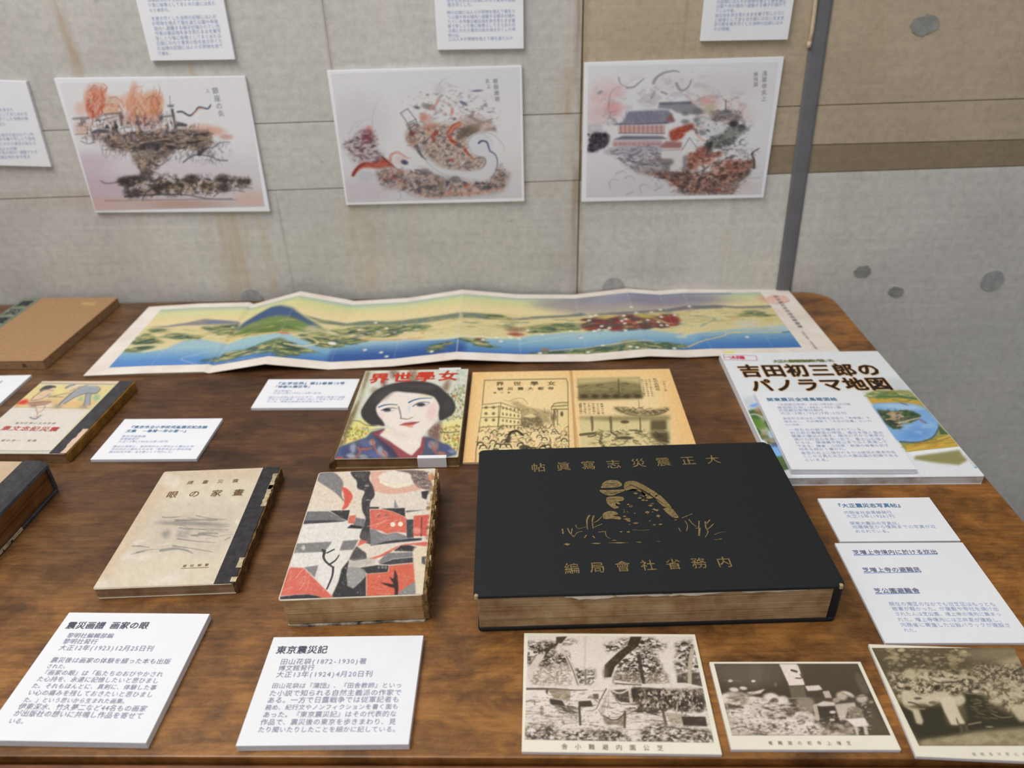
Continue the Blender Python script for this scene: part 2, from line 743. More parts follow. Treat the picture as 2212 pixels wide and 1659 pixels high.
    def scatter(self, pts, n, size, cols, a=0.8, aspect=1.0, ang=0.0, spread=0.5, hard=0.6):
        for q in self._inside(pts, n):
            r = size[0] + (size[1] - size[0]) * self.rng.rand()
            col = cols[self.rng.randint(len(cols))]
            self.blob(q[0], q[1], r * aspect, r, col, a * (0.5 + 0.5 * self.rng.rand()), ang + spread * (self.rng.rand() - 0.5) * 2, hard)
        return self

    def strokes(self, pts, n, length, w, cols, a=0.8, ang=0.0, spread=0.6):
        for q in self._inside(pts, n):
            t = ang + spread * (self.rng.rand() - 0.5) * 2
            L = length * (0.4 + 0.8 * self.rng.rand())
            d = np.array([math.cos(t), math.sin(t)]) * L / 2
            b = np.array([-d[1], d[0]]) * 0.25 * (self.rng.rand() - 0.5)
            self.line([q - d, q + b, q + d], w * (0.5 + self.rng.rand()), cols[self.rng.randint(len(cols))], a * (0.5 + 0.5 * self.rng.rand()))
        return self

    def leafy(self, pts, col, dens=0.45, scale=(14, 9), a=0.9, soft=2.0, sharp=0.35, smooth=False):
        P = np.array(pts, float)
        if smooth:
            P = _smooth(P, True)
        P = P * self.k
        e = 2 + soft * 3
        box = self._box(P[:, 0].min() - e, P[:, 1].min() - e, P[:, 0].max() + e, P[:, 1].max() + e)
        if box[2] - box[0] < 3 or box[3] - box[1] < 3:
            return self
        m = _blur(self._mask(P, box), soft)
        n = np.zeros(m.shape)
        for f, w in ((1.0, 1.0), (0.45, 0.6)):
            r = self.rng.randn(*m.shape)
            r = _blur2(r, max(0.35, scale[0] * self.k * f), max(0.35, scale[1] * self.k * f))
            n += w * r / (r.std() + 1e-9)
        n /= n.std() + 1e-9
        thr = np.quantile(n, 1 - dens)
        self._lay(box, m / (1 + np.exp(-np.clip((n - thr) / (sharp * 0.5), -30, 30))), col, a)
        return self

    def vgrad(self, y0, y1, c0, c1, a=1.0, x0=None, x1=None):
        ya, yb = int(max(0, y0 * self.k)), int(min(self.h, y1 * self.k))
        xa = 0 if x0 is None else int(max(0, x0 * self.k))
        xb = self.w if x1 is None else int(min(self.w, x1 * self.k))
        if yb <= ya:
            return self
        t = np.linspace(0, 1, yb - ya)[:, None, None]
        g = np.array(c0) / 255.0 * (1 - t) + np.array(c1) / 255.0 * t
        self.im[ya:yb, xa:xb] = self.im[ya:yb, xa:xb] * (1 - a) + g * a
        return self

    def mottle(self, amp, r=2.0):
        n = _blur(self.rng.randn(self.h, self.w), r)
        n /= n.std() + 1e-9
        self.im *= (1 + amp * n)[..., None]
        return self

    def sample(self, P):
        """colour (linear) at photograph pixels P"""
        x = np.clip((P[:, 0] - self.r[0]) * self.s - 0.5, 0, self.w - 1.001)
        y = np.clip((P[:, 1] - self.r[1]) * self.s - 0.5, 0, self.h - 1.001)
        i, j = x.astype(int), y.astype(int)
        u, v = (x - i)[:, None], (y - j)[:, None]
        im = np.clip(self.im, 0, 1)
        c = (im[j, i] * (1 - u) + im[j, i + 1] * u) * (1 - v) + (im[j + 1, i] * (1 - u) + im[j + 1, i + 1] * u) * v
        l = np.where(c <= 0.04045, c / 12.92, ((c + 0.055) / 1.055) ** 2.4)
        return np.clip(l * self.gain, 0, 0.95)


def ink_sheet(name, thing, art, corners, step, mat, z=None, lift=0.0002, label=None, surf=None, rows=None, cols=None):
    """A fine sheet spanning local corners TL, TR, BR, BL with the picture's ink on its vertices."""
    z = thing.top if z is None else z
    TL, TR, BR, BL = [np.array(c[:2], float) for c in corners]
    nx = cols or max(2, int(max(np.hypot(*(TR - TL)), np.hypot(*(BR - BL))) / step[0]))
    ny = rows or max(2, int(max(np.hypot(*(TL - BL)), np.hypot(*(TR - BR))) / step[1]))
    u, v = np.meshgrid(np.linspace(0, 1, nx + 1), np.linspace(0, 1, ny + 1))
    u, v = u.ravel()[:, None], v.ravel()[:, None]
    P = (TL * (1 - u) + TR * u) * (1 - v) + (BL * (1 - u) + BR * u) * v
    zz = (surf(P[:, 0], P[:, 1]) if surf else np.full(len(P), z)) + lift
    V = np.c_[P, zz]
    i = np.arange(nx)[None, :] + (np.arange(ny) * (nx + 1))[:, None]
    i = i.ravel()
    Q = np.stack([i + nx + 1, i + nx + 2, i + 1, i], 1)
    me = tri_mesh(name, V, Q)
    if getattr(art, 'uv', False):
        col = art.sample(np.c_[u, v] * np.array([art.w, art.h]))
    else:
        col = art.sample(project(thing.to_world(V)))
    at = me.color_attributes.new('ink', 'FLOAT_COLOR', 'POINT')
    at.data.foreach_set('color', np.c_[col, np.ones(len(col))].astype(np.float32).ravel())
    return mesh_obj(name, me, mat, getattr(thing, 'face', None) or thing, label=label)


def px_corners(thing, q):
    return [thing.px(p) for p in q]
# ------------------------------------------------------------------ the pictures that are printed on boards, covers and the map
ART = {}
INK = (66, 64, 72)


def art_p1():
    A = Art((100, 140, 600, 480), 2212, (220, 219, 221), 1.0, 11, 1.1)
    A.vgrad(700, 1504, (220, 219, 221), (194, 180, 186))
    for x, y, rx, ry, c, a in ((420, 960, 230, 120, (196, 168, 180), .6), (500, 1180, 320, 130, (190, 160, 176), .6), (1300, 1000, 700, 130, (206, 196, 204), .5),
                               (900, 1330, 700, 60, (196, 158, 140), .5), (1950, 1290, 150, 80, (214, 172, 156), .7), (520, 1330, 200, 60, (206, 166, 160), .6), (1330, 1330, 330, 40, (180, 140, 122), .5)):
        A.blob(x, y, rx, ry, c, a, 0, 0.1)
    O, R, P, Y = (226, 130, 88), (210, 84, 50), (226, 178, 158), (214, 156, 96)
    for x, y, rx, ry, c, a in ((470, 280, 90, 90, (222, 150, 124), .9), (440, 350, 70, 100, O, .9), (450, 420, 60, 90, R, .9), (560, 400, 130, 80, (222, 168, 130), .8), (840, 260, 40, 90, (222, 164, 140), .8),
                               (800, 340, 90, 70, P, .9), (900, 420, 120, 120, (222, 150, 116), .85), (1020, 360, 90, 100, (220, 146, 92), .95), (1040, 430, 60, 50, (214, 140, 88), .9), (900, 520, 180, 60, (206, 128, 100), .7),
                               (330, 420, 60, 60, P, .7), (340, 610, 70, 70, (214, 170, 154), .7), (1480, 610, 150, 45, (222, 172, 152), .7), (1600, 640, 110, 40, (218, 156, 130), .7), (1720, 690, 60, 26, (206, 140, 130), .7), (600, 330, 120, 40, P, .7)):
        A.blob(x, y, rx, ry, c, a, 0, 0.2)
    A.blob(600, 350, 60, 30, (208, 190, 170), .8)
    A.line([(440, 480), (450, 400), (480, 320)], 40, (196, 60, 36), .8, 14)
    A.line([(430, 500), (470, 470), (520, 420), (600, 380), (690, 400)], 30, (210, 96, 66), .6)
    A.line([(800, 340), (830, 270), (850, 215), (940, 205)], 30, (220, 160, 140), .7, 6)
    def licks(x0, x1, yb, h, n, cols):
        for _ in range(n):
            x = A.rng.uniform(x0, x1)
            y = yb - A.rng.uniform(0, h * .6)
            t = A.rng.uniform(.3, .6) * h
            s = A.rng.uniform(-1, 1)
            A.line([(x, y), (x + 30 * s, y - t * .35), (x - 26 * s, y - t * .7), (x + 24 * s, y - t)], A.rng.uniform(10, 34), cols[A.rng.randint(len(cols))], .45, 3)
    licks(390, 560, 510, 300, 46, [(222, 150, 116), (206, 92, 58), (226, 184, 164), (196, 70, 42), (224, 196, 182)])
    licks(560, 740, 480, 180, 26, [(222, 168, 136), (226, 196, 180), (206, 150, 110)])
    licks(770, 1100, 560, 330, 70, [(222, 158, 124), (226, 184, 164), (214, 140, 84), (206, 112, 84), (226, 200, 186)])
    for pts in ([(600, 320), (660, 310), (720, 350), (740, 400)], [(860, 400), (850, 460), (880, 520)], [(960, 330), (1010, 300), (1060, 330), (1070, 420), (1020, 460)], [(390, 350), (440, 330), (480, 290)], [(690, 380), (720, 440), (710, 500)], [(420, 250), (460, 190), (480, 240)]):
        A.line(pts, 9, (130, 96, 88), .6, 4)
    # upper ruins
    G, B_, D = (126, 108, 100), (86, 76, 76), (52, 48, 52)
    for p, c, a in (([(250, 505), (410, 495), (410, 520), (250, 525)], (110, 98, 104), .7), ([(540, 470), (720, 450), (735, 575), (710, 580), (690, 470), (540, 482)], B_, .8), ([(420, 640), (500, 610), (600, 620), (620, 650), (430, 665)], D, .75),
                    ([(550, 610), (580, 560), (610, 610)], D, .9), ([(620, 660), (625, 600), (660, 545), (690, 590), (680, 620), (720, 670), (650, 690)], (48, 46, 44), .95), ([(420, 660), (560, 660), (560, 720), (430, 720)], (150, 128, 132), .6),
                    ([(1090, 490), (1200, 480), (1200, 500), (1110, 505), (1110, 560), (1090, 560)], (96, 90, 100), .8), ([(1188, 420), (1212, 420), (1235, 540), (1350, 568), (1340, 590), (1250, 590), (1260, 660), (1200, 660), (1225, 580), (1200, 480)], (58, 58, 60), .9),
                    ([(1150, 385), (1225, 378), (1210, 405), (1165, 405)], (92, 92, 110), .8), ([(850, 480), (875, 480), (890, 600), (920, 640), (905, 690), (880, 680), (876, 600)], (66, 62, 60), .85), ([(1010, 545), (1040, 545), (1050, 610), (1000, 610)], (110, 104, 110), .7)):
        A.poly(p, c, a, 1.2, False, 0.1)
    A.line([(1180, 300), (1185, 380)], 10, (140, 138, 150), .7)
    A.line([(1255, 450), (1300, 450), (1370, 485), (1420, 450), (1460, 405), (1540, 420), (1570, 385)], 20, (84, 82, 100), .9, 16)
    A.line([(1400, 480), (1450, 430), (1500, 420)], 14, (226, 170, 146), .7)
    A.poly([(540, 690), (900, 650), (1250, 610), (1560, 650), (1560, 700), (1600, 720), (1560, 800), (1480, 850), (1390, 810), (1250, 800), (1200, 850), (1080, 890), (1000, 870), (900, 850), (780, 830), (680, 820), (600, 800), (560, 740)], (126, 104, 88), .85, 3, True, .25)
    A.strokes([(560, 650), (1550, 620), (1560, 800), (600, 820)], 190, 110, 10, [D, B_, (152, 120, 92), (96, 70, 56), (190, 158, 116), (74, 62, 60)], .75, -0.1, .35)
    for p in ([(900, 750), (1310, 690), (1310, 706), (910, 765)], [(920, 715), (1180, 680), (1180, 694), (920, 728)], [(1330, 655), (1550, 660), (1550, 680), (1330, 678)]):
        A.poly(p, (58, 54, 58), .8, 1)
    for p in ([(900, 765), (1130, 740), (1100, 790), (1060, 830), (1000, 800), (940, 800)], [(1130, 765), (1260, 760), (1240, 800), (1180, 815)], [(1330, 735), (1540, 720), (1440, 745), (1340, 760)]):
        A.poly(p, (44, 42, 44), .85, 1.5)
    A.line([(900, 745), (1100, 712), (1310, 690)], 10, (214, 176, 120), .8)
    A.line([(1320, 700), (1450, 702), (1560, 700)], 10, (196, 150, 100), .7)
    # dripping roots
    for x in range(540, 1420, 36):
        r = A.rng
        A.line([(x, 800 + r.rand() * 30), (x + r.randn() * 16, 840 + r.rand() * 30), (x + r.randn() * 26, 870 + r.rand() * 60)], 9, (120, 104, 104), .6, 2)
    A.poly([(820, 850), (980, 850), (1180, 860), (1060, 920), (1010, 960), (1020, 1050), (960, 1070), (900, 1060), (900, 980), (860, 950)], (130, 110, 86), .8, 4, True, .25)
    A.strokes([(830, 850), (1150, 860), (1010, 1050), (900, 1050)], 60, 60, 8, [D, (160, 126, 84), B_, (190, 160, 120)], .7, 0.6, 1.2)
    A.line([(1000, 940), (1080, 960), (1140, 930), (1200, 880)], 14, (88, 84, 90), .7, 6)
    A.line([(1310, 930), (1380, 880), (1450, 860), (1580, 880), (1640, 910), (1730, 915)], 16, (92, 88, 96), .8, 12)
    A.poly([(1440, 860), (1450, 820), (1500, 795), (1580, 790), (1520, 810), (1490, 850), (1465, 875)], D, .9, 1.5)
    A.line([(1580, 800), (1640, 760), (1680, 740), (1760, 740)], 16, (110, 104, 112), .7, 8)
    A.blob(1560, 850, 60, 25, (150, 142, 160), .5, 0, .2)
    A.line([(330, 730), (400, 755), (470, 740)], 10, (120, 112, 124), .7)
    A.strokes([(540, 740), (1700, 700), (1700, 960), (600, 860)], 60, 70, 6, [(110, 100, 106)], .5, 0.4, 1.5)
    for z in ([(560, 660), (1250, 620), (1560, 650), (1560, 800), (1100, 860), (620, 820)], [(830, 850), (1160, 860), (1010, 1060), (900, 1060)]):
        A.leafy(z, (186, 160, 144), .16, (24, 8), .6, 5)
        A.leafy(z, (66, 58, 60), .22, (14, 9), .7, 5)
    city = [(300, 520), (720, 480), (1200, 470), (1250, 560), (1540, 600), (1580, 690), (900, 740), (440, 740), (320, 690)]
    A.leafy(city, (176, 150, 150), .35, (20, 16), .5, 6)
    A.leafy(city, (92, 82, 88), .16, (10, 18), .75, 6)
    A.leafy(city, (222, 178, 150), .12, (16, 12), .6, 6)
    A.strokes(city, 70, 60, 6, [(84, 76, 82), (120, 104, 108), (60, 54, 60)], .7, 1.5, .25)
    A.strokes(city, 60, 110, 6, [(84, 76, 82), (110, 92, 92), (160, 120, 100)], .7, -.08, .15)
    fringe = [(480, 760), (1600, 720), (1760, 760), (1700, 960), (1350, 900), (1150, 960), (800, 900), (560, 860)]
    A.leafy(fringe, (122, 108, 112), .16, (7, 14), .6, 8)
    # lower town
    A.poly([(670, 1120), (760, 1075), (880, 1060), (920, 1000), (980, 1010), (1010, 1080), (1080, 1110), (1040, 1160), (860, 1150), (800, 1160)], (84, 76, 76), .85, 3, True, .2)
    A.line([(520, 1110), (580, 1135), (680, 1120)], 14, (110, 102, 112), .7)
    for x, y, rx, ry, c in ((1150, 1160, 60, 60, (128, 104, 82)), (1270, 1160, 60, 50, (138, 108, 74)), (1380, 1100, 70, 50, (120, 104, 84)), (1380, 1180, 60, 50, (176, 150, 128)), (1540, 1160, 80, 60, (176, 144, 114)), (1680, 1090, 70, 40, (92, 82, 76)), (1690, 1170, 70, 40, (84, 70, 70)),
                            (1800, 1100, 30, 40, (150, 136, 120)), (1890, 1120, 60, 35, (102, 82, 70)), (1070, 1180, 46, 60, (60, 50, 52)), (950, 1220, 90, 40, (150, 130, 116)), (830, 1230, 80, 40, (84, 78, 84)), (960, 1140, 60, 25, (196, 176, 168))):
        A.blob(x, y, rx, ry, c, .85, 0, .3)
    A.strokes([(700, 1080), (1950, 1080), (1960, 1160), (1700, 1230), (900, 1270), (760, 1260)], 200, 55, 9, [D, B_, (160, 124, 92), (110, 84, 66), (200, 170, 146), (70, 60, 60)], .75, 0.2, 1.4)
    z = [(690, 1090), (960, 1040), (1380, 1060), (1700, 1060), (1950, 1100), (1960, 1160), (1700, 1230), (900, 1270), (760, 1260)]
    A.leafy(z, (182, 158, 150), .10, (20, 12), .6, 5)
    A.leafy(z, (70, 62, 60), .34, (14, 11), .7, 5)
    for x, y, r in ((760, 1120, 70), (860, 1100, 60), (1060, 1180, 46), (1150, 1150, 50), (1270, 1160, 46), (1390, 1090, 54), (1550, 1160, 56), (1680, 1100, 60), (1900, 1115, 46), (830, 1230, 60), (1700, 1180, 50)):
        A.leafy([(x + r * 1.2 * math.cos(t), y + r * .75 * math.sin(t)) for t in np.linspace(0, 6.28, 14)], (62, 56, 54), .6, (12, 9), .75, 3)
    A.line([(750, 1260), (1000, 1245), (1300, 1240), (1550, 1280), (1780, 1280)], 16, (70, 62, 66), .8, 6)
    A.line([(1600, 1260), (1660, 1220), (1800, 1200), (1900, 1215)], 14, (110, 96, 100), .7, 6)
    A.line([(1700, 1180), (1850, 1165), (1970, 1180)], 10, (120, 108, 110), .7)
    A.line([(560, 1300), (900, 1295), (1400, 1285), (1820, 1290)], 10, (120, 104, 110), .5)
    A.mottle(.004, 1.5)
    g = A.im.mean(2, keepdims=True)
    A.im = (g + (A.im - g) * 0.8) ** 1.06
    ART['P1'] = A


def art_p2():
    A = Art((690, 120, 1160, 460), 2212, (214, 213, 215), 1.0, 12, 1.1)
    A.vgrad(900, 1600, (214, 213, 215), (196, 193, 198))
    A.blob(1300, 300, 600, 250, (212, 211, 214), .6, 0, .1)
    A.blob(400, 700, 300, 300, (198, 192, 200), .6, 0, .1)
    A.blob(430, 1380, 300, 120, (196, 178, 186), .5, 0, .1)
    R, DR, PK, G, BL = (190, 96, 80), (130, 44, 40), (210, 166, 160), (124, 120, 124), (86, 88, 118)
    # left plume
    A.poly([(240, 910), (350, 840), (430, 760), (530, 740), (560, 830), (580, 960), (660, 1030), (560, 1080), (420, 1100), (340, 1060), (330, 960)], (156, 136, 140), .55, 5, True, .3)
    A.blob(505, 750, 30, 40, (214, 140, 132), .8)
    A.blob(490, 820, 55, 60, (120, 44, 56), .8, 0, .2)
    A.poly([(380, 890), (480, 870), (560, 880), (500, 900), (400, 905)], (110, 60, 74), .8, 2)
    A.strokes([(260, 900), (430, 780), (560, 760), (640, 1020), (360, 1090)], 120, 60, 6, [(110, 98, 106), (150, 110, 112), (190, 150, 140), (90, 84, 96), (186, 120, 100)], .6, .3, 1.3)
    A.poly([(330, 1230), (335, 1190), (380, 1130), (440, 1085), (560, 1080), (640, 1040), (720, 1080), (760, 1140), (700, 1135), (600, 1150), (500, 1140), (430, 1150), (370, 1200)], (182, 72, 54), .95, 2, True, .1)
    A.line([(345, 1215), (390, 1140), (470, 1095)], 34, DR, .7, 14)
    A.line([(560, 1110), (640, 1110), (700, 1080), (640, 1040)], 20, (200, 110, 84), .6)
    A.line([(640, 1030), (720, 1100), (850, 1200)], 18, (80, 60, 70), .8, 5)
    A.line([(720, 1070), (730, 1010), (800, 985), (890, 1040), (930, 1040)], 36, (206, 128, 120), .7, 6)
    A.blob(820, 1060, 60, 50, (206, 176, 176), .5, 0, .2)
    A.blob(865, 1085, 38, 24, (74, 72, 96), .9, .3)
    A.line([(240, 905), (330, 870), (400, 830)], 12, (130, 126, 136), .7, 4)
    for pts in ([(540, 740), (540, 620), (580, 500), (650, 400)], [(290, 800), (360, 700), (430, 650)], [(370, 740), (430, 680), (500, 640)]):
        A.line(pts, 9, (170, 166, 176), .6, 3)
    A.blob(470, 1230, 90, 60, (186, 184, 192), .8, 0, .4)
    # bowl of debris
    A.poly([(900, 760), (1000, 720), (1100, 690), (1260, 700), (1380, 690), (1480, 640), (1640, 640), (1760, 680), (1700, 760), (1560, 800), (1500, 900), (1530, 1010), (1680, 1040), (1690, 1110), (1620, 1160), (1450, 1195), (1300, 1170), (1150, 1100), (1050, 1000), (960, 940), (890, 880)], (168, 144, 130), .75, 5, True, .3)
    A.strokes([(900, 770), (1260, 700), (1480, 720), (1500, 1000), (1680, 1060), (1600, 1160), (1300, 1150), (1080, 1000), (900, 880)], 330, 55, 8, [(110, 108, 112), (196, 150, 120), (150, 112, 96), (84, 88, 100), (206, 180, 164), (180, 110, 90), (120, 100, 84)], .65, .3, 1.5)
    A.line([(990, 920), (1040, 1010), (1120, 1090), (1260, 1160), (1420, 1195), (1560, 1190), (1660, 1140), (1690, 1080), (1670, 1040), (1590, 1040)], 20, (106, 104, 110), .75, 9)
    A.line([(985, 915), (1010, 980), (1050, 1040)], 42, (92, 90, 96), .75, 10)
    A.poly([(1060, 720), (1110, 690), (1200, 690), (1240, 740), (1180, 740), (1150, 800), (1080, 790), (1060, 760)], (198, 130, 104), .7, 3, True, .1)
    A.line([(1190, 780), (1150, 830), (1180, 880)], 46, (170, 66, 52), .8, 12)
    A.line([(1420, 700), (1350, 740), (1320, 810), (1370, 890), (1450, 930), (1520, 1010), (1570, 1060)], 60, (186, 92, 66), .9, 22)
    A.line([(1340, 860), (1420, 910), (1490, 970)], 26, (176, 62, 42), .8, 10)
    A.line([(1330, 780), (1380, 720), (1450, 690)], 26, (210, 150, 120), .6)
    A.poly([(1400, 810), (1440, 740), (1600, 700), (1640, 670), (1640, 740), (1580, 800), (1450, 840), (1400, 870)], (98, 84, 66), .85, 3, True, .15)
    A.poly([(1480, 610), (1540, 600), (1550, 560), (1580, 560), (1560, 620), (1640, 670), (1720, 670), (1640, 690), (1540, 640)], (128, 118, 104), .8, 2)
    A.line([(1400, 760), (1500, 720), (1640, 690), (1760, 640)], 12, (120, 110, 104), .7)
    A.poly([(1660, 770), (1700, 740), (1790, 720), (1800, 770), (1740, 760)], (120, 104, 100), .8, 2)
    A.blob(1665, 720, 90, 50, (214, 178, 168), .4, 0, .1)
    z = [(900, 770), (1260, 700), (1480, 720), (1500, 1000), (1680, 1060), (1600, 1160), (1300, 1150), (1080, 1000), (900, 880)]
    A.leafy(z, (206, 178, 160), .25, (18, 12), .65, 5)
    A.leafy(z, (92, 90, 96), .2, (12, 8), .7, 5)
    A.leafy([(260, 900), (430, 780), (560, 760), (640, 1020), (360, 1090)], (200, 186, 190), .35, (22, 12), .6, 6)
    plume = [(250, 905), (350, 840), (440, 770), (550, 790), (600, 980), (700, 1050), (560, 1090), (360, 1080)]
    A.leafy(plume, (112, 84, 92), .3, (16, 9), .7, 6)
    A.leafy(plume, (90, 50, 60), .14, (14, 10), .7, 6)
    # white swirl
    A.line([(1100, 1090), (1220, 1170), (1400, 1210), (1560, 1215), (1680, 1180), (1740, 1100), (1740, 1020), (1700, 960)], 62, (204, 203, 208), .95, 100)
    A.blob(1640, 900, 132, 118, (206, 205, 210), 1, .2, .85)
    A.line([(1510, 930), (1520, 860), (1590, 800), (1700, 785), (1790, 820), (1860, 900), (1880, 960)], 7, (140, 138, 146), .8, 4)
    A.line([(1520, 920), (1550, 990), (1610, 1020), (1680, 1035)], 7, (150, 146, 150), .8)
    A.line([(1620, 890), (1650, 868), (1700, 880), (1720, 930), (1735, 970), (1790, 1010), (1810, 1090), (1790, 1180), (1740, 1250)], 22, (66, 74, 116), .9, 5)
    A.line([(1040, 1000), (1120, 1110), (1250, 1200), (1420, 1250), (1600, 1255)], 8, (160, 158, 164), .6, 4)
    # ladder tower
    for pts in ([(825, 585), (900, 690), (950, 800)], [(895, 540), (980, 650), (1010, 720)], [(825, 585), (895, 540)], [(900, 690), (985, 645)], [(905, 710), (990, 670)], [(910, 740), (1000, 690)], [(920, 770), (1005, 720)]):
        A.line(pts, 10, (120, 116, 118), .85, 8, False)
    A.strokes([(880, 690), (1000, 660), (1040, 780), (930, 830)], 40, 40, 9, [(100, 92, 92), (140, 104, 92)], .7, .5, 1.3)
    A.strokes([(870, 800), (980, 800), (980, 940), (900, 920)], 40, 40, 9, [(110, 104, 108), (196, 150, 126), (160, 110, 96)], .7, .5, 1.4)
    # flying debris and flames
    for x, y, rx, ry, c, an in ((990, 528, 26, 14, (80, 80, 100), 0), (1110, 520, 70, 30, (132, 124, 120), .2), (1100, 400, 18, 14, (150, 148, 154), 0), (1605, 358, 56, 11, (110, 100, 140), -.08), (1465, 485, 44, 16, (84, 84, 116), .5), (1435, 385, 20, 10, (160, 158, 170), 0), (1495, 550, 20, 9, (110, 112, 140), .2),
                               (1370, 645, 22, 12, (84, 88, 100), 0), (1690, 500, 16, 20, (160, 158, 160), .4), (1730, 575, 24, 10, (150, 146, 150), 0), (1520, 400, 14, 8, (180, 176, 180), 0), (1350, 560, 18, 36, (214, 140, 126), 0), (1075, 880, 24, 16, (96, 100, 112), 0), (940, 790, 30, 24, (116, 60, 60), 0)):
        A.blob(x, y, rx, ry, c, .85, an, .5)
    A.line([(1210, 450), (1180, 500), (1120, 550)], 34, (206, 140, 132), .7, 16)
    A.blob(1060, 630, 44, 50, (210, 130, 108), .75, 0, .3)
    A.blob(1220, 350, 50, 60, (190, 176, 180), .5, 0, .1)
    A.line([(1220, 300), (1250, 250), (1330, 225)], 9, (170, 168, 172), .7, 4)
    A.strokes([(1050, 480), (1400, 450), (1700, 560), (1400, 690), (1080, 680)], 90, 50, 5, [(160, 156, 160), (120, 118, 126), (200, 160, 150)], .5, -.4, .8)
    A.strokes([(880, 560), (1640, 660), (1760, 760), (1600, 760)], 20, 50, 5, [(170, 160, 160)], .5)
    # sea of rubble along the bottom
    A.poly([(570, 1180), (700, 1130), (830, 1190), (980, 1190), (1060, 1150), (1150, 1200), (1240, 1240), (1400, 1240), (1520, 1290), (1660, 1290), (1760, 1240), (1830, 1110), (1880, 1180), (1940, 1200), (1890, 1340), (1800, 1400), (1500, 1430), (1150, 1440), (950, 1420), (840, 1350), (700, 1360), (620, 1300)], (152, 128, 118), .7, 5, True, .3)
    A.strokes([(590, 1180), (720, 1150), (1060, 1160), (1240, 1250), (1660, 1300), (1860, 1200), (1880, 1340), (1500, 1430), (1100, 1430), (640, 1310)], 420, 48, 11, [(96, 92, 96), (176, 108, 92), (130, 104, 92), (84, 90, 110), (206, 150, 120), (170, 150, 140), (70, 66, 72), (190, 130, 110)], .7, .1, 1.4)
    A.poly([(1100, 1230), (1260, 1240), (1250, 1400), (1120, 1420), (1080, 1330)], (104, 98, 92), .6, 5, True, .2)
    for x, y, r, c in ((1380, 1260, 50, (110, 106, 106)), (1070, 1190, 55, (112, 106, 104)), (1310, 1285, 18, (60, 76, 130)), (1475, 1290, 18, (60, 84, 130)), (1600, 1300, 20, (60, 60, 76)), (1500, 1330, 28, (170, 66, 52)), (760, 1240, 34, (160, 80, 76)), (670, 1260, 30, (170, 90, 84)), (1690, 1350, 40, (80, 90, 96)), (1340, 1060, 26, (180, 86, 76))):
        A.blob(x, y, r, r * .7, c, .8, 0, .4)
    z = [(590, 1190), (720, 1150), (1060, 1160), (1240, 1250), (1660, 1300), (1860, 1200), (1880, 1340), (1500, 1430), (1100, 1430), (640, 1310)]
    A.leafy(z, (202, 176, 164), .25, (20, 12), .65, 6)
    A.leafy(z, (80, 78, 84), .22, (14, 10), .7, 6)
    A.line([(1300, 1400), (1600, 1395), (1880, 1340)], 40, (206, 144, 120), .5, 16)
    A.line([(1000, 1410), (1150, 1440), (1300, 1430)], 22, (190, 120, 104), .5, 8)
    A.strokes([(1760, 1240), (1840, 1100), (1940, 1200), (1880, 1300)], 40, 40, 9, [(100, 96, 96), (190, 140, 116)], .7, .1, 1)
    A.line([(600, 1450), (590, 1400), (640, 1370), (720, 1355), (800, 1370), (830, 1430), (790, 1480)], 10, (170, 166, 176), .6)
    A.leafy([(860, 420), (1300, 300), (1800, 480), (1800, 780), (1300, 720), (900, 720)], (150, 140, 144), .14, (16, 9), .65, 10)
    A.leafy([(1000, 450), (1500, 420), (1700, 640), (1100, 700)], (206, 150, 140), .12, (18, 14), .6, 10)
    A.mottle(.004, 1.5)
    g = A.im.mean(2, keepdims=True)
    A.im = (g + (A.im - g) * 0.86) ** 1.06
    ART['P2'] = A


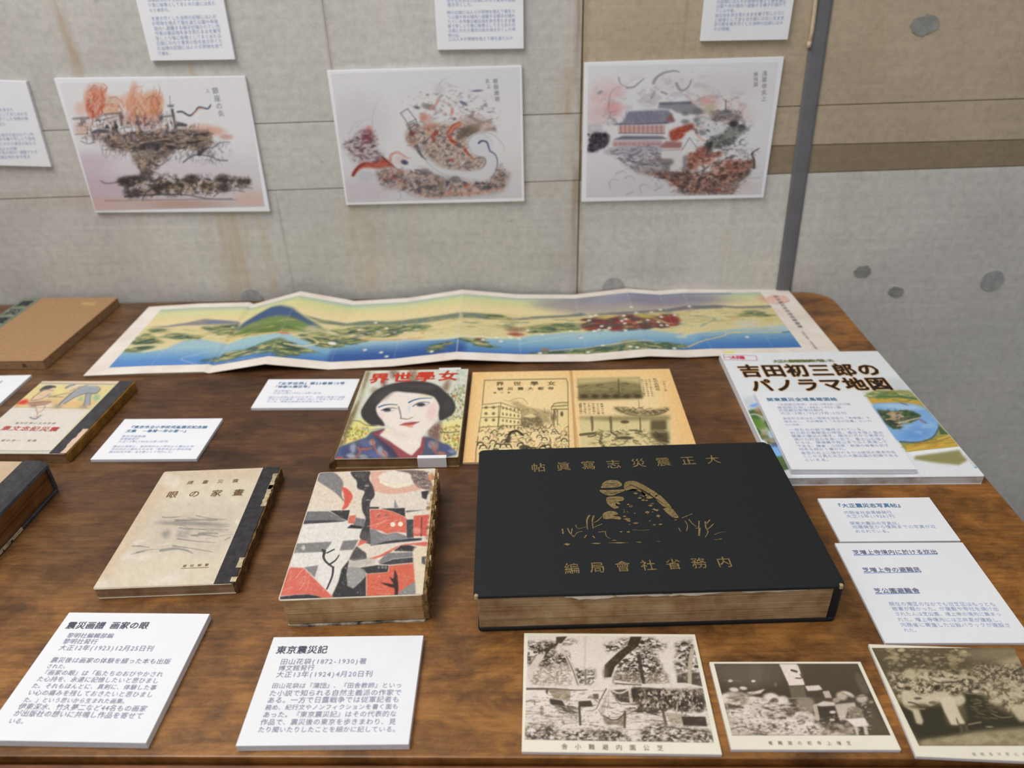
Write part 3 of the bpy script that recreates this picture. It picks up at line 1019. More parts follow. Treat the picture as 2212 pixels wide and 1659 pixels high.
def art_p3():
    A = Art((1230, 110, 1720, 450), 2212, (216, 214, 217), 1.0, 13, 1.1)
    A.vgrad(900, 1535, (216, 214, 217), (200, 197, 204))
    PK = (216, 170, 170)
    for x, y, rx, ry, c, a in ((350, 500, 170, 190, (216, 188, 188), .7), (430, 560, 80, 70, (220, 150, 150), .8), (250, 640, 90, 80, (214, 184, 186), .6), (450, 420, 120, 60, (214, 184, 188), .5), (600, 470, 140, 90, (214, 213, 216), .9), (1000, 330, 160, 80, (206, 196, 198), .5),
                               (1350, 520, 110, 80, (216, 176, 168), .7), (1330, 480, 50, 40, (214, 148, 140), .7), (1500, 350, 400, 120, (206, 196, 198), .5), (760, 500, 60, 70, (180, 178, 182), .4), (1650, 620, 150, 120, (210, 196, 198), .6), (700, 1300, 300, 120, (198, 194, 202), .5)):
        A.blob(x, y, rx, ry, c, a, 0, .1)
    S_ = (140, 136, 148)
    for pts, w in (([(820, 310), (850, 260), (920, 215), (1020, 195), (1070, 205)], 26), ([(1045, 320), (1070, 370), (1110, 385), (1160, 350), (1190, 280)], 24), ([(560, 360), (630, 350), (690, 300), (730, 270)], 18), ([(480, 260), (500, 320), (560, 350)], 12), ([(900, 400), (950, 420)], 16), ([(290, 410), (310, 400)], 26), ([(800, 460), (830, 400)], 20), ([(380, 560), (400, 420), (450, 360)], 10)):
        A.line(pts, w * 1.5, S_, .35, w * .6)
        A.line(pts, w, S_, .6, w * .4)
    A.leafy([(230, 330), (1250, 200), (1500, 480), (1300, 640), (450, 560), (260, 620)], (180, 172, 178), .25, (34, 18), .5, 14)
    A.leafy([(230, 380), (560, 330), (560, 640), (240, 700)], (220, 164, 164), .3, (30, 26), .5, 14)
    A.leafy([(1150, 430), (1700, 430), (1720, 760), (1200, 760)], (150, 142, 144), .28, (22, 12), .6, 10)
    A.leafy([(1150, 430), (1700, 430), (1720, 760), (1200, 760)], (216, 176, 166), .2, (22, 14), .6, 10)
    A.poly([(860, 560), (880, 505), (1060, 515), (1180, 490), (1215, 520), (1290, 570), (1300, 610), (1190, 620), (1040, 600), (1000, 570)], (130, 130, 138), .85, 2)
    A.poly([(870, 505), (1190, 492), (1190, 515), (880, 525)], (84, 88, 100), .8, 1.5)
    A.poly([(450, 715), (520, 690), (580, 590), (960, 575), (1000, 610), (1030, 690), (950, 712), (600, 712)], (128, 126, 142), .95, 1.5, False, .08)
    A.blob(720, 640, 150, 50, (122, 122, 156), .5, 0, .1)
    A.strokes([(560, 600), (960, 590), (1000, 690), (500, 700)], 60, 70, 6, [(110, 110, 130), (150, 148, 160)], .5, 1.4, .3)
    A.line([(445, 716), (700, 712), (960, 700)], 12, (84, 84, 110), .85)
    A.poly([(930, 680), (990, 610), (1030, 690)], (150, 84, 84), .8, 2)
    A.poly([(480, 725), (930, 722), (930, 800), (480, 800)], (184, 136, 138), .75, 2)
    A.poly([(420, 868), (520, 828), (900, 830), (960, 860)], (104, 100, 118), .9, 1.5)
    A.poly([(420, 880), (900, 870), (900, 930), (420, 935)], (176, 130, 136), .7, 2)
    for i in range(10):
        A.blob(520 + i * 42, 760, 12, 22, (214, 160, 130), .8)
        A.line([(500 + i * 44, 725), (500 + i * 44, 800)], 8, (140, 92, 104), .7)
        A.blob(450 + i * 46, 910, 10, 14, (196, 120, 104), .7)
    A.line([(480, 802), (930, 806)], 10, (110, 100, 120), .8)
    A.poly([(360, 960), (700, 930), (880, 935), (860, 1000), (600, 1010), (380, 1010)], (150, 144, 156), .7, 4, True, .2)
    A.strokes([(380, 940), (900, 930), (900, 1080), (620, 1100), (420, 1010)], 130, 70, 6, [(96, 92, 112), (150, 144, 156), (120, 108, 120)], .6, .05, .4)
    A.poly([(180, 720), (310, 715), (330, 770), (400, 840), (360, 900), (240, 820), (180, 800)], (170, 168, 174), .6, 3, True, .2)
    A.poly([(175, 980), (190, 920), (200, 830), (270, 790), (310, 830), (350, 790), (385, 850), (370, 920), (300, 940), (270, 980)], (58, 52, 62), .95, 2.5, True, .15)
    A.scatter([(180, 800), (380, 800), (370, 940), (190, 980)], 50, (8, 22), [(40, 38, 46), (84, 78, 92)], .8)
    A.strokes([(320, 560), (440, 600), (470, 720), (320, 720)], 60, 50, 7, [(150, 148, 154), (176, 176, 180), (120, 118, 128)], .6, .3, 1.2)
    # trees at right
    for x, y, r in ((1430, 620, 60), (1520, 640, 60), (1600, 640, 50), (1250, 590, 50), (1130, 610, 36), (1440, 660, 50), (1640, 650, 40), (1250, 680, 40), (1130, 690, 40), (1300, 800, 40)):
        A.blob(x, y, r, r * .6, (112, 112, 112), .7, 0, .2)
    A.line([(1525, 480), (1525, 570)], 16, (120, 118, 122), .8, 22)
    A.poly([(1480, 590), (1525, 565), (1600, 590), (1560, 610), (1500, 610)], (96, 94, 98), .85, 1.5)
    A.blob(1370, 570, 60, 44, (182, 184, 150), .7, 0, .3)
    A.strokes([(1380, 580), (1680, 580), (1700, 700), (1400, 700)], 80, 46, 9, [(84, 84, 84), (130, 126, 124), (196, 150, 130), (100, 98, 104)], .7, .2, 1)
    A.blob(1600, 715, 44, 38, (48, 48, 50), .9, 0, .3)
    A.blob(1680, 745, 40, 28, (44, 46, 50), .9, 0, .3)
    A.poly([(1350, 890), (1420, 820), (1540, 760), (1620, 740), (1740, 750), (1640, 850), (1560, 930), (1450, 950), (1380, 960), (1320, 1020)], (116, 116, 112), .85, 3, True, .2)
    A.strokes([(1380, 840), (1640, 760), (1620, 880), (1400, 960)], 60, 60, 9, [(72, 70, 72), (140, 138, 130), (100, 98, 96)], .7, .4, .6)
    A.poly([(1330, 890), (1400, 880), (1390, 950), (1330, 1020)], (52, 48, 50), .9, 2)
    A.blob(1430, 760, 90, 60, (204, 203, 208), .9, 0, .4)
    A.blob(1320, 690, 60, 40, (206, 205, 210), .7, 0, .3)
    # fire
    RD, RO, DK = (146, 62, 46), (180, 112, 92), (78, 58, 54)
    A.poly([(975, 790), (1080, 740), (1190, 710), (1215, 750), (1120, 800), (1100, 850), (1000, 880)], (170, 66, 44), .95, 2.5, True, .12)
    A.strokes([(990, 760), (1200, 720), (1100, 860)], 40, 50, 9, [(206, 120, 90), (130, 44, 30), (190, 84, 50)], .7, -.4, .5)
    A.line([(1220, 760), (1260, 840), (1330, 880)], 30, (214, 160, 140), .7, 16)
    A.poly([(880, 930), (940, 880), (1100, 890), (1090, 950), (890, 950)], (158, 96, 92), .85, 2)
    A.poly([(1150, 1120), (1150, 1040), (1230, 960), (1320, 920), (1350, 960), (1330, 1020), (1480, 990), (1480, 1030), (1400, 1040), (1380, 1090), (1260, 1110), (1240, 1150), (1150, 1160)], (160, 88, 70), .9, 3, True, .15)
    A.poly([(1360, 1200), (1440, 1120), (1540, 1060), (1700, 1070), (1790, 1060), (1760, 1150), (1640, 1230), (1560, 1290), (1440, 1260), (1390, 1250)], (150, 84, 56), .85, 3, True, .2)
    A.poly([(650, 1180), (900, 1180), (1150, 1170), (1380, 1200), (1420, 1250), (1560, 1300), (1600, 1390), (1400, 1400), (1100, 1390), (1080, 1330), (950, 1270), (850, 1220)], (128, 92, 82), .8, 4, True, .25)
    A.strokes([(680, 1170), (1380, 1190), (1780, 1080), (1620, 1390), (1100, 1390), (900, 1240)], 260, 70, 11, [DK, RD, RO, (150, 120, 110), (70, 62, 64), (196, 140, 110), (150, 70, 46)], .65, .1, 1.0)
    A.strokes([(1150, 1000), (1480, 980), (1460, 1140), (1150, 1160)], 90, 60, 10, [RD, RO, (150, 66, 44), (214, 150, 120), (96, 60, 52)], .65, -.5, .8)
    A.poly([(1540, 1300), (1600, 1240), (1740, 1170), (1780, 1110), (1760, 1090), (1790, 1060), (1760, 1200), (1650, 1290)], (72, 58, 48), .85, 3)
    A.line([(1800, 1140), (1800, 1060), (1780, 1000), (1850, 950)], 30, (96, 72, 66), .85, 10)
    A.poly([(1380, 1110), (1440, 1070), (1530, 1060), (1480, 1100), (1400, 1140)], (110, 100, 96), .8, 3)
    A.line([(1370, 1230), (1440, 1160), (1510, 1090)], 60, (206, 166, 156), .8, 30)
    A.poly([(480, 1070), (640, 1130), (860, 1040), (1020, 1060), (980, 1180), (760, 1190), (620, 1160)], (134, 122, 124), .7, 4, True, .25)
    A.strokes([(440, 1050), (860, 1000), (1010, 1080), (860, 1200), (640, 1170)], 120, 60, 8, [(90, 86, 100), (150, 130, 126), (110, 96, 98)], .6, .5, .5)
    z = [(680, 1170), (1380, 1190), (1780, 1080), (1620, 1390), (1100, 1390), (900, 1240)]
    A.leafy(z, (196, 150, 130), .22, (24, 12), .6, 6)
    A.leafy(z, (72, 60, 60), .28, (16, 12), .7, 6)
    A.leafy([(1150, 1000), (1480, 980), (1460, 1140), (1150, 1160)], (214, 170, 150), .25, (24, 14), .6, 6)
    A.leafy([(440, 940), (900, 930), (1000, 1080), (860, 1190), (640, 1160)], (186, 178, 186), .35, (24, 10), .6, 6)
    # white house
    A.poly([(895, 965), (1090, 962), (1100, 1170), (980, 1170), (985, 1120), (1020, 1080), (990, 1050), (900, 1050)], (212, 206, 204), .98, 1)
    A.poly([(1098, 968), (1170, 850), (1235, 950), (1230, 985), (1110, 985)], (214, 212, 212), .95, 1)
    A.line([(1100, 965), (1170, 848), (1240, 940)], 12, (150, 138, 142), .8, 8, False)
    A.line([(890, 970), (1095, 966)], 10, (170, 150, 150), .8)
    A.poly([(1105, 1030), (1145, 1010), (1140, 1150), (1105, 1170)], (120, 104, 110), .7, 2)
    A.poly([(870, 1070), (990, 1055), (1020, 1080), (960, 1130), (880, 1110)], (130, 122, 122), .8, 3, True, .2)
    for pts in ([(400, 1340), (390, 1280), (430, 1250), (480, 1260)], [(700, 1380), (690, 1320), (740, 1300), (790, 1340)], [(560, 1400), (620, 1370)], [(450, 1200), (520, 1170), (560, 1200)], [(540, 1240), (600, 1220), (640, 1260)], [(830, 1360), (900, 1330)]):
        A.line(pts, 16, (164, 158, 174), .6, 8)
    A.blob(1720, 1330, 130, 60, (206, 188, 178), .5, 0, .1)
    A.line([(1750, 1240), (1860, 1240)], 10, (160, 150, 150), .5)
    A.strokes([(1640, 980), (1720, 950), (1760, 1050), (1660, 1060)], 30, 40, 7, [(160, 156, 164)], .6)
    A.leafy([(1150, 700), (1760, 700), (1700, 960), (1300, 1020)], (84, 82, 84), .22, (14, 10), .7, 8)
    A.leafy([(1180, 1000), (1820, 960), (1780, 1200), (1560, 1400), (1060, 1390), (700, 1200), (1100, 1190)], (74, 58, 56), .2, (12, 9), .65, 8)
    A.leafy([(420, 930), (900, 930), (1000, 1180), (640, 1170)], (96, 90, 104), .2, (14, 8), .6, 8)
    A.mottle(.004, 1.5)
    g = A.im.mean(2, keepdims=True)
    A.im = (g + (A.im - g) * 0.84) ** 1.06
    ART['P3'] = A


art_p1()
art_p2()
art_p3()


# ---- sepia photographs
def art_cards():
    L, M, K = (228, 214, 200), (122, 108, 88), (58, 48, 38)
    A = Art((1110, 1355, 1570, 1650), 2212, (226, 213, 202), 1.1, 21, 1.0, .7)
    D = [(60, 50, 40), (84, 72, 58), (110, 96, 78)]
    def fo(pts, n, s=(7, 20), c=None):
        q = (s[0] + s[1]) / 2
        c = c or D
        A.leafy(pts, c[-1], .5, (q * 1.5, q * .8), .75, 4)
        A.leafy(pts, c[0], .42, (q * 1.1, q * .6), .9, 4)
        A.leafy(pts, (226, 213, 202), .12, (q * .8, q * .5), .8, 4)
    fo([(140, 150), (440, 150), (430, 260), (300, 420), (560, 420), (140, 400)], 130)
    fo([(150, 420), (600, 380), (600, 600), (180, 600)], 190, (5, 12), [(150, 134, 116), (120, 106, 88), (180, 164, 146)])
    fo([(260, 300), (560, 250), (600, 380), (300, 420)], 120)
    fo([(500, 120), (660, 140), (640, 170), (500, 180)], 20)
    fo([(930, 180), (1180, 110), (1200, 190), (980, 260)], 90)
    fo([(1190, 130), (1420, 110), (1600, 190), (1560, 240), (1300, 220), (1200, 230)], 110)
    fo([(1100, 250), (1460, 230), (1560, 470), (1540, 560), (1020, 580), (1080, 430)], 330, (6, 17))
    fo([(1040, 480), (1600, 480), (1620, 590), (1040, 590)], 120, (5, 12), [(150, 134, 112), (110, 98, 80)])
    fo([(1680, 150), (1860, 140), (1900, 360), (1680, 350)], 90)
    fo([(1660, 360), (1920, 350), (1960, 470), (1700, 480)], 120)
    A.poly([(1690, 500), (1790, 470), (1930, 470), (1965, 625), (1700, 590)], (62, 52, 42), .85, 2, False, .2)
    fo([(640, 430), (720, 430), (740, 580), (660, 580)], 30)
    fo([(760, 430), (840, 440), (840, 590), (760, 600)], 30, (5, 12))
    # trunks
    A.poly([(440, 100), (555, 95), (500, 160), (380, 230), (335, 300), (300, 330), (340, 220), (440, 160)], (72, 60, 46), .95, 1)
    A.poly([(140, 520), (150, 420), (240, 290), (330, 270), (290, 350), (220, 440), (190, 540)], (214, 200, 186), .95, 1.2)
    A.line([(470, 180), (520, 260), (600, 420), (680, 610)], 32, (206, 192, 178), .95, 26)
    A.line([(545, 300), (610, 440), (665, 600)], 10, (96, 84, 70), .8)
    A.poly([(1210, 98), (1330, 98), (1290, 200), (1180, 280), (1050, 410), (1010, 520), (940, 520), (945, 390), (1070, 270), (1180, 190)], (64, 52, 38), 1, 1.2, False, .08)
    A.blob(950, 470, 30, 60, (120, 104, 84), .6, 0, .2)
    A.line([(1300, 300), (1320, 430), (1350, 580)], 46, (66, 56, 46), .9, 30)
    A.line([(740, 100), (740, 300), (730, 420)], 26, (206, 190, 178), .6)
    A.line([(745, 440), (745, 590)], 22, (130, 116, 98), .8)
    A.line([(1850, 250), (1830, 400), (1825, 630)], 46, (190, 174, 152), .95, 40)
    # ground and tents
    A.poly([(120, 620), (700, 610), (1000, 630), (1330, 590), (1970, 630), (2080, 1200), (112, 1170)], (226, 213, 202), .85, 4)
    A.line([(130, 640), (400, 640), (640, 655), (760, 650)], 22, (70, 60, 50), .8, 8)
    A.line([(1050, 560), (1300, 600), (1560, 600), (1760, 590), (1960, 630)], 26, (224, 212, 200), .95)
    A.line([(1060, 585), (1320, 600)], 14, (90, 76, 62), .8)
    A.poly([(350, 645), (590, 655), (580, 770), (420, 740)], (164, 146, 122), .95, 1.5, False, .1)
    A.poly([(330, 650), (360, 640), (350, 710), (335, 700)], (80, 68, 56), .9, 1)
    A.poly([(600, 660), (840, 660), (830, 770), (620, 780)], (228, 214, 202), 1, 1)
    A.poly([(370, 740), (500, 760), (540, 825), (380, 800)], (62, 52, 44), .95, 1.2)
    A.poly([(670, 770), (800, 760), (825, 825), (670, 828)], (68, 54, 44), .95, 1)
    A.poly([(820, 690), (880, 690), (880, 745), (830, 745)], (90, 76, 62), .85, 1.2)
    A.poly([(995, 655), (1200, 640), (1300, 620), (1560, 640), (1640, 700), (1620, 770), (1290, 770), (1200, 790), (1080, 770), (1040, 700)], (66, 54, 44), .92, 1.5, False, .15)
    A.line([(985, 640), (1100, 685), (1200, 640)], 20, (218, 204, 190), .9)
    A.line([(1200, 630), (1220, 770)], 34, (214, 198, 182), .9)
    A.poly([(960, 650), (1010, 650), (1060, 740), (1110, 780), (1280, 790), (1290, 860), (1180, 900), (930, 930), (880, 850)], (226, 212, 200), .98, 1.5)
    A.line([(960, 640), (900, 750), (850, 850), (770, 870)], 14, (80, 68, 56), .8, 5)
    A.line([(990, 660), (985, 760), (970, 850)], 8, (170, 154, 138), .7)
    A.poly([(930, 920), (1000, 960), (1080, 950), (1160, 890), (1150, 1010), (1040, 1010), (950, 1010)], (120, 102, 80), .8, 2, True, .3)
    A.line([(930, 915), (1010, 960), (1090, 950), (1150, 890)], 12, (66, 54, 44), .8)
    A.poly([(985, 650), (1000, 650), (960, 760), (940, 920), (890, 860), (930, 760)], (186, 170, 154), .8, 2)
    A.line([(1010, 660), (1070, 760), (1120, 800), (1280, 800)], 10, (96, 82, 68), .8, 6)
    A.line([(880, 855), (930, 925), (1060, 935), (1180, 900), (1290, 860)], 9, (110, 96, 80), .7)
    A.poly([(1290, 770), (1640, 700), (1640, 850), (1560, 860), (1300, 860)], (120, 104, 86), .7, 3)
    # people right
    A.poly([(1540, 640), (1960, 640), (2005, 860), (1800, 870), (1560, 800)], (90, 76, 60), .75, 4, False, .3)
    A.scatter([(1280, 660), (1960, 650), (1990, 860), (1300, 870)], 150, (10, 26), [(60, 50, 40), (210, 194, 176), (96, 82, 66), (70, 58, 46), (170, 152, 132)], .8, 1.2)
    A.strokes([(1280, 660), (1980, 660), (1980, 870), (1300, 870)], 120, 70, 9, [(220, 206, 190), (60, 50, 42), (130, 112, 90)], .7, .3, 1.2)
    for x, y, r in ((1320, 700, 26), (1480, 720, 32), (1610, 690, 26), (1360, 800, 40), (1790, 780, 30)):
        A.blob(x, y, r * .8, r * 1.3, (206, 188, 168), .85, 0, .4)
    for x, y, rx, ry in ((1640, 790, 60, 60), (1790, 800, 50, 70), (1920, 780, 60, 90), (1250, 680, 30, 60)):
        A.blob(x, y, rx, ry, (52, 44, 36), .85, 0, .3)
    ppl = [(1280, 650), (1960, 645), (2000, 860), (1560, 870), (1300, 860)]
    A.leafy(ppl, (46, 38, 32), .34, (12, 14), .85, 4)
    A.leafy(ppl, (222, 206, 190), .2, (9, 12), .85, 4)
    A.poly([(1560, 880), (1740, 900), (1755, 1010), (1640, 1010)], (176, 160, 140), .9, 1.5, False, .1)
    A.poly([(1740, 925), (1990, 930), (2010, 1030), (1760, 1020)], (60, 50, 42), .95, 1.2)
    A.line([(1700, 780), (1690, 890)], 14, (206, 190, 172), .8)
    # left figure
    A.poly([(240, 680), (320, 670), (370, 720), (350, 800), (300, 830), (250, 810)], (232, 218, 206), 1, 1.2)
    A.line([(240, 640), (320, 640)], 26, (110, 94, 78), .6)
    A.line([(290, 830), (290, 900)], 34, (150, 134, 118), .7)
    A.line([(130, 770), (210, 760), (215, 800)], 18, (130, 114, 98), .7)
    A.strokes([(400, 800), (640, 820), (640, 900), (520, 920)], 50, 90, 9, [(70, 60, 50), (110, 96, 80)], .8, .35, .3)
    A.strokes([(120, 820), (400, 880), (620, 900), (700, 1000), (120, 1000)], 50, 160, 6, [(170, 152, 136), (140, 122, 106)], .6, .03, .1)
    A.strokes([(1180, 850), (1540, 850), (1540, 980), (1180, 1000)], 40, 150, 6, [(150, 132, 112)], .6, .03, .1)
    A.line([(680, 830), (690, 1010)], 24, (70, 60, 48), .9, 20)
    A.line([(1155, 880), (1150, 1040)], 22, (80, 68, 56), .9)
    A.line([(1545, 860), (1580, 1010)], 30, (84, 70, 56), .8)
    A.strokes([(1200, 840), (1560, 840), (1540, 900), (1220, 890)], 24, 120, 10, [(66, 56, 46)], .8, .05, .2)
    fo([(116, 1020), (420, 1010), (460, 1080), (700, 1060), (1000, 1090), (1050, 1190), (112, 1170)], 430, (6, 16), D + [(206, 190, 172), (150, 134, 114)])
    fo([(1330, 1060), (1460, 1000), (2040, 1080), (2080, 1200), (1300, 1190)], 430, (6, 15), D + [(170, 152, 128), (130, 114, 92)])
    fo([(880, 1050), (1100, 1070), (1230, 1190), (880, 1180)], 120, (6, 14))
    A.line([(1560, 1030), (1800, 1060), (2040, 1090)], 12, (80, 68, 54), .8)
    A.line([(1100, 1060), (1300, 1062), (1420, 1030)], 8, (150, 132, 112), .7)
    full = [(0, 0), (2212, 0), (2212, 1419), (0, 1419)]
    A.leafy([(112, 640), (2080, 640), (2080, 1200), (112, 1170)], (110, 94, 76), .10, (26, 6), .6, 4)
    A.leafy([(112, 700), (2080, 700), (2080, 1200), (112, 1170)], (84, 72, 58), .07, (9, 5), .5, 1)
    A.im = np.stack([_blur(A.im[..., i], .45) for i in range(3)], 2)
    A.mottle(.02, .8)
    ART['A'] = A

    B = Art((1520, 1410, 1960, 1640), 2212, (84, 74, 60), 1.1, 22, 1.0, .7)
    B.vgrad(100, 480, (96, 86, 72), (74, 62, 50))
    B.blob(500, 250, 300, 120, (112, 102, 86), .6, 0, .1)
    B.blob(300, 200, 160, 90, (104, 94, 80), .5, 0, .1)
    B.blob(560, 200, 60, 150, (112, 102, 86), .5, 0, .1)
    B.poly([(1060, 120), (1690, 120), (1860, 480), (1130, 480)], (80, 69, 56), .7, 5)
    P_ = (232, 216, 204)
    B.poly([(820, 122), (1010, 122), (1030, 150), (1100, 350), (930, 358)], P_, 1, 1)
    B.line([(955, 190), (1010, 205)], 24, (84, 72, 60), .9, 14)
    B.line([(1000, 275), (1065, 275), (1050, 235)], 14, (84, 72, 60), .9)
    B.poly([(925, 365), (1090, 360), (1120, 490), (960, 500)], (116, 104, 84), .9, 2, False, .1)
    B.poly([(1100, 362), (1255, 352), (1290, 398), (1235, 410), (1130, 415)], (222, 206, 192), 1, 1)
    B.poly([(1290, 420), (1360, 412), (1395, 490), (1320, 490)], (196, 178, 162), 1, 1.2)
    B.line([(930, 495), (1150, 492)], 8, (180, 170, 130), .8)
    B.poly([(1000, 515), (1180, 500), (1190, 640), (1060, 640)], (166, 150, 130), .8, 4, True)
    B.blob(290, 305, 24, 14, P_, 1)
    B.blob(540, 308, 22, 12, P_, 1)
    B.line([(210, 300), (400, 308)], 6, (140, 128, 110), .7)
    B.blob(780, 345, 16, 24, (130, 118, 98), .7)
    B.poly([(460, 430), (560, 420), (670, 392), (620, 440), (520, 455)], P_, .95, 1.5)
    B.poly([(1640, 240), (1720, 250), (1800, 420), (1720, 430)], (116, 104, 86), .7, 4, True, .2)
    # heap of bundles
    B.poly([(200, 470), (330, 420), (470, 450), (640, 500), (730, 440), (800, 470), (900, 540), (1000, 640), (1180, 660), (1300, 820), (1640, 900), (308, 900), (250, 640)], (206, 190, 176), .95, 4, True, .1)
    B.blob(390, 520, 110, 70, (150, 134, 118), .9, .2, .4)
    for x, y, rx, ry, c in ((330, 400, 50, 22, P_), (430, 385, 40, 18, P_), (240, 500, 70, 50, P_), (560, 530, 90, 36, (216, 200, 186)), (730, 480, 80, 40, P_), (860, 520, 60, 50, P_), (510, 600, 90, 50, (214, 198, 184)), (400, 660, 130, 40, P_), (640, 690, 80, 30, (212, 196, 182)), (750, 590, 60, 40, (206, 190, 176)),
                            (900, 630, 60, 24, (216, 200, 188)), (800, 720, 60, 40, (170, 152, 134)), (540, 740, 200, 30, P_), (1000, 780, 250, 60, P_), (900, 860, 300, 30, P_), (450, 800, 160, 24, (216, 200, 186)), (1200, 840, 80, 40, P_), (1420, 870, 80, 24, (210, 194, 180)), (1100, 690, 120, 26, (212, 196, 182))):
        B.blob(x, y, rx, ry, c, .9, .1, .5)
    DK = (84, 70, 58)
    for x, y, rx, ry in ((770, 520, 40, 30), (260, 580, 50, 30), (350, 590, 70, 24), (880, 600, 60, 40), (940, 650, 60, 40), (730, 690, 40, 24), (770, 795, 34, 26), (600, 885, 90, 14), (680, 600, 40, 10), (1240, 745, 40, 20), (740, 620, 50, 10), (980, 540, 40, 16)):
        B.blob(x, y, rx, ry, DK, .85, .1, .4)
    B.strokes([(220, 480), (1000, 560), (1250, 760), (1300, 890), (320, 880)], 150, 80, 7, [(110, 94, 80), (150, 132, 116), (236, 222, 210)], .6, .1, .7)
    z = [(220, 480), (480, 440), (1000, 560), (1200, 700), (1300, 890), (320, 890)]
    B.leafy(z, (96, 82, 68), .16, (22, 9), .8, 6)
    B.leafy(z, (236, 222, 210), .22, (26, 10), .7, 6)
    B.line([(300, 830), (420, 800), (500, 830), (700, 870)], 14, (120, 104, 88), .8)
    B.line([(1120, 800), (1170, 890)], 12, (84, 70, 56), .8)
    # figures
    B.poly([(1230, 585), (1420, 575), (1500, 760), (1290, 730)], (72, 60, 50), .97, 1.5)
    B.poly([(1200, 570), (1300, 525), (1430, 540), (1420, 575), (1280, 582)], (222, 206, 190), .95, 1.5)
    B.line([(1210, 580), (1240, 720)], 44, (206, 188, 172), .85)
    B.blob(1400, 645, 34, 16, P_, .9)
    B.blob(1395, 728, 30, 14, (214, 198, 180), .9)
    B.poly([(1420, 560), (1640, 540), (1660, 600), (1560, 640), (1540, 720), (1480, 740)], (204, 188, 170), .95, 2)
    B.blob(1500, 470, 60, 44, (196, 178, 160), .95, .3, .5)
    B.blob(1570, 450, 70, 24, (222, 206, 188), .9, .4, .5)
    B.line([(1510, 440), (1600, 480)], 8, DK, .7)
    B.blob(1440, 515, 40, 26, (190, 172, 154), .8)
    B.blob(1720, 500, 60, 44, (206, 188, 170), .9, 0, .5)
    B.line([(1670, 480), (1760, 470)], 12, (100, 86, 70), .7)
    B.poly([(1560, 610), (1680, 590), (1740, 700), (1620, 715)], (146, 132, 110), .9, 2, True, .15)
    B.poly([(1540, 720), (1745, 705), (1810, 800), (1640, 805)], (234, 220, 208), 1, 1.5)
    for p in ([(1630, 800), (1680, 800), (1690, 895), (1660, 895)], [(1730, 800), (1770, 800), (1790, 893), (1750, 893)]):
        B.poly(p, (210, 194, 176), .95, 1)
    B.poly([(1670, 810), (1730, 810), (1750, 890), (1690, 890)], (80, 72, 56), .9, 1.5)
    B.poly([(1790, 620), (1850, 600), (2030, 895), (1800, 895), (1790, 760)], (96, 84, 64), .8, 6)
    B.scatter([(1250, 760), (1620, 780), (1640, 890), (1280, 880)], 60, (10, 24), [(110, 96, 74), (190, 174, 152), (140, 124, 100)], .7, 1.4)
    B.blob(1820, 535, 26, 16, (176, 160, 130), .7)
    full = [(0, 0), (2212, 0), (2212, 1156), (0, 1156)]
    B.leafy([(220, 560), (1000, 620), (1300, 760), (1640, 900), (308, 900)], (66, 56, 44), .08, (10, 6), .5, 3)
    B.leafy([(200, 470), (900, 500), (1300, 700), (1800, 500), (1850, 895), (308, 900)], (232, 218, 204), .12, (12, 6), .5, 4)
    B.im = np.stack([_blur(B.im[..., i], .5) for i in range(3)], 2)
    B.mottle(.02, .8)
    ART['B'] = B

    E = Art((1860, 1380, 2412, 1659), 2093 * 552 / 352, (98, 86, 62), 1.0, 23, 1.0, .7)
    E.vgrad(100, 480, (102, 88, 66), (86, 76, 54))
    E.blob(1850, 200, 500, 90, (150, 134, 104), .7, 0, .1)
    E.poly([(1700, 300), (2000, 230), (3000, 210), (3000, 330), (1800, 330)], (176, 158, 126), .8, 5)
    E.scatter([(250, 120), (1400, 120), (1400, 440), (380, 400)], 40, (10, 30), [(176, 158, 120), (150, 134, 100), (206, 188, 150)], .8, 2.0, .1, .3)
    E.poly([(290, 250), (370, 210), (490, 245), (420, 262), (300, 262)], (170, 152, 112), .8, 2)
    E.poly([(300, 440), (2600, 380), (2900, 1100), (2000, 1060), (1400, 760), (1300, 860), (540, 880)], (134, 118, 88), .6, 8)
    E.scatter([(380, 420), (1450, 430), (1500, 700), (440, 760)], 170, (16, 42), [(206, 188, 156), (86, 74, 54), (150, 134, 104), (60, 54, 40), (190, 172, 140)], .8, 1.3)
    E.scatter([(1400, 340), (2900, 340), (2900, 560), (1450, 560)], 240, (10, 26), [(196, 178, 146), (110, 96, 70), (160, 142, 112), (70, 62, 48)], .75, 1.3)
    E.scatter([(1450, 540), (2900, 540), (3000, 1000), (2000, 1000), (1560, 760)], 220, (20, 52), [(196, 178, 150), (70, 64, 48), (150, 134, 106), (96, 84, 62), (206, 190, 160)], .8, 1.1)
    E.leafy([(330, 420), (1450, 430), (1500, 720), (440, 780)], (212, 196, 166), .36, (15, 10), .8, 8)
    E.leafy([(330, 420), (1450, 430), (1500, 720), (440, 780)], (58, 52, 40), .25, (13, 10), .8, 8)
    E.leafy([(1400, 340), (2900, 340), (2900, 560), (1450, 560)], (206, 188, 156), .4, (12, 7), .8, 8)
    E.leafy([(1400, 400), (2900, 400), (2900, 600), (1450, 600)], (70, 62, 48), .25, (16, 10), .8, 8)
    E.leafy([(1450, 540), (2900, 540), (3000, 1000), (2000, 1000), (1560, 760)], (206, 190, 160), .35, (20, 14), .8, 8)
    E.leafy([(250, 120), (1400, 120), (1400, 440), (380, 400)], (176, 158, 118), .1, (20, 7), .8, 8)
    # dark ground
    E.poly([(480, 860), (700, 900), (1030, 860), (1120, 1100), (1350, 1060), (1320, 700), (1560, 720), (1640, 820), (1900, 960), (2300, 1100), (2300, 1180), (1400, 1220), (900, 1290), (740, 1300)], (54, 50, 36), .95, 6, True)
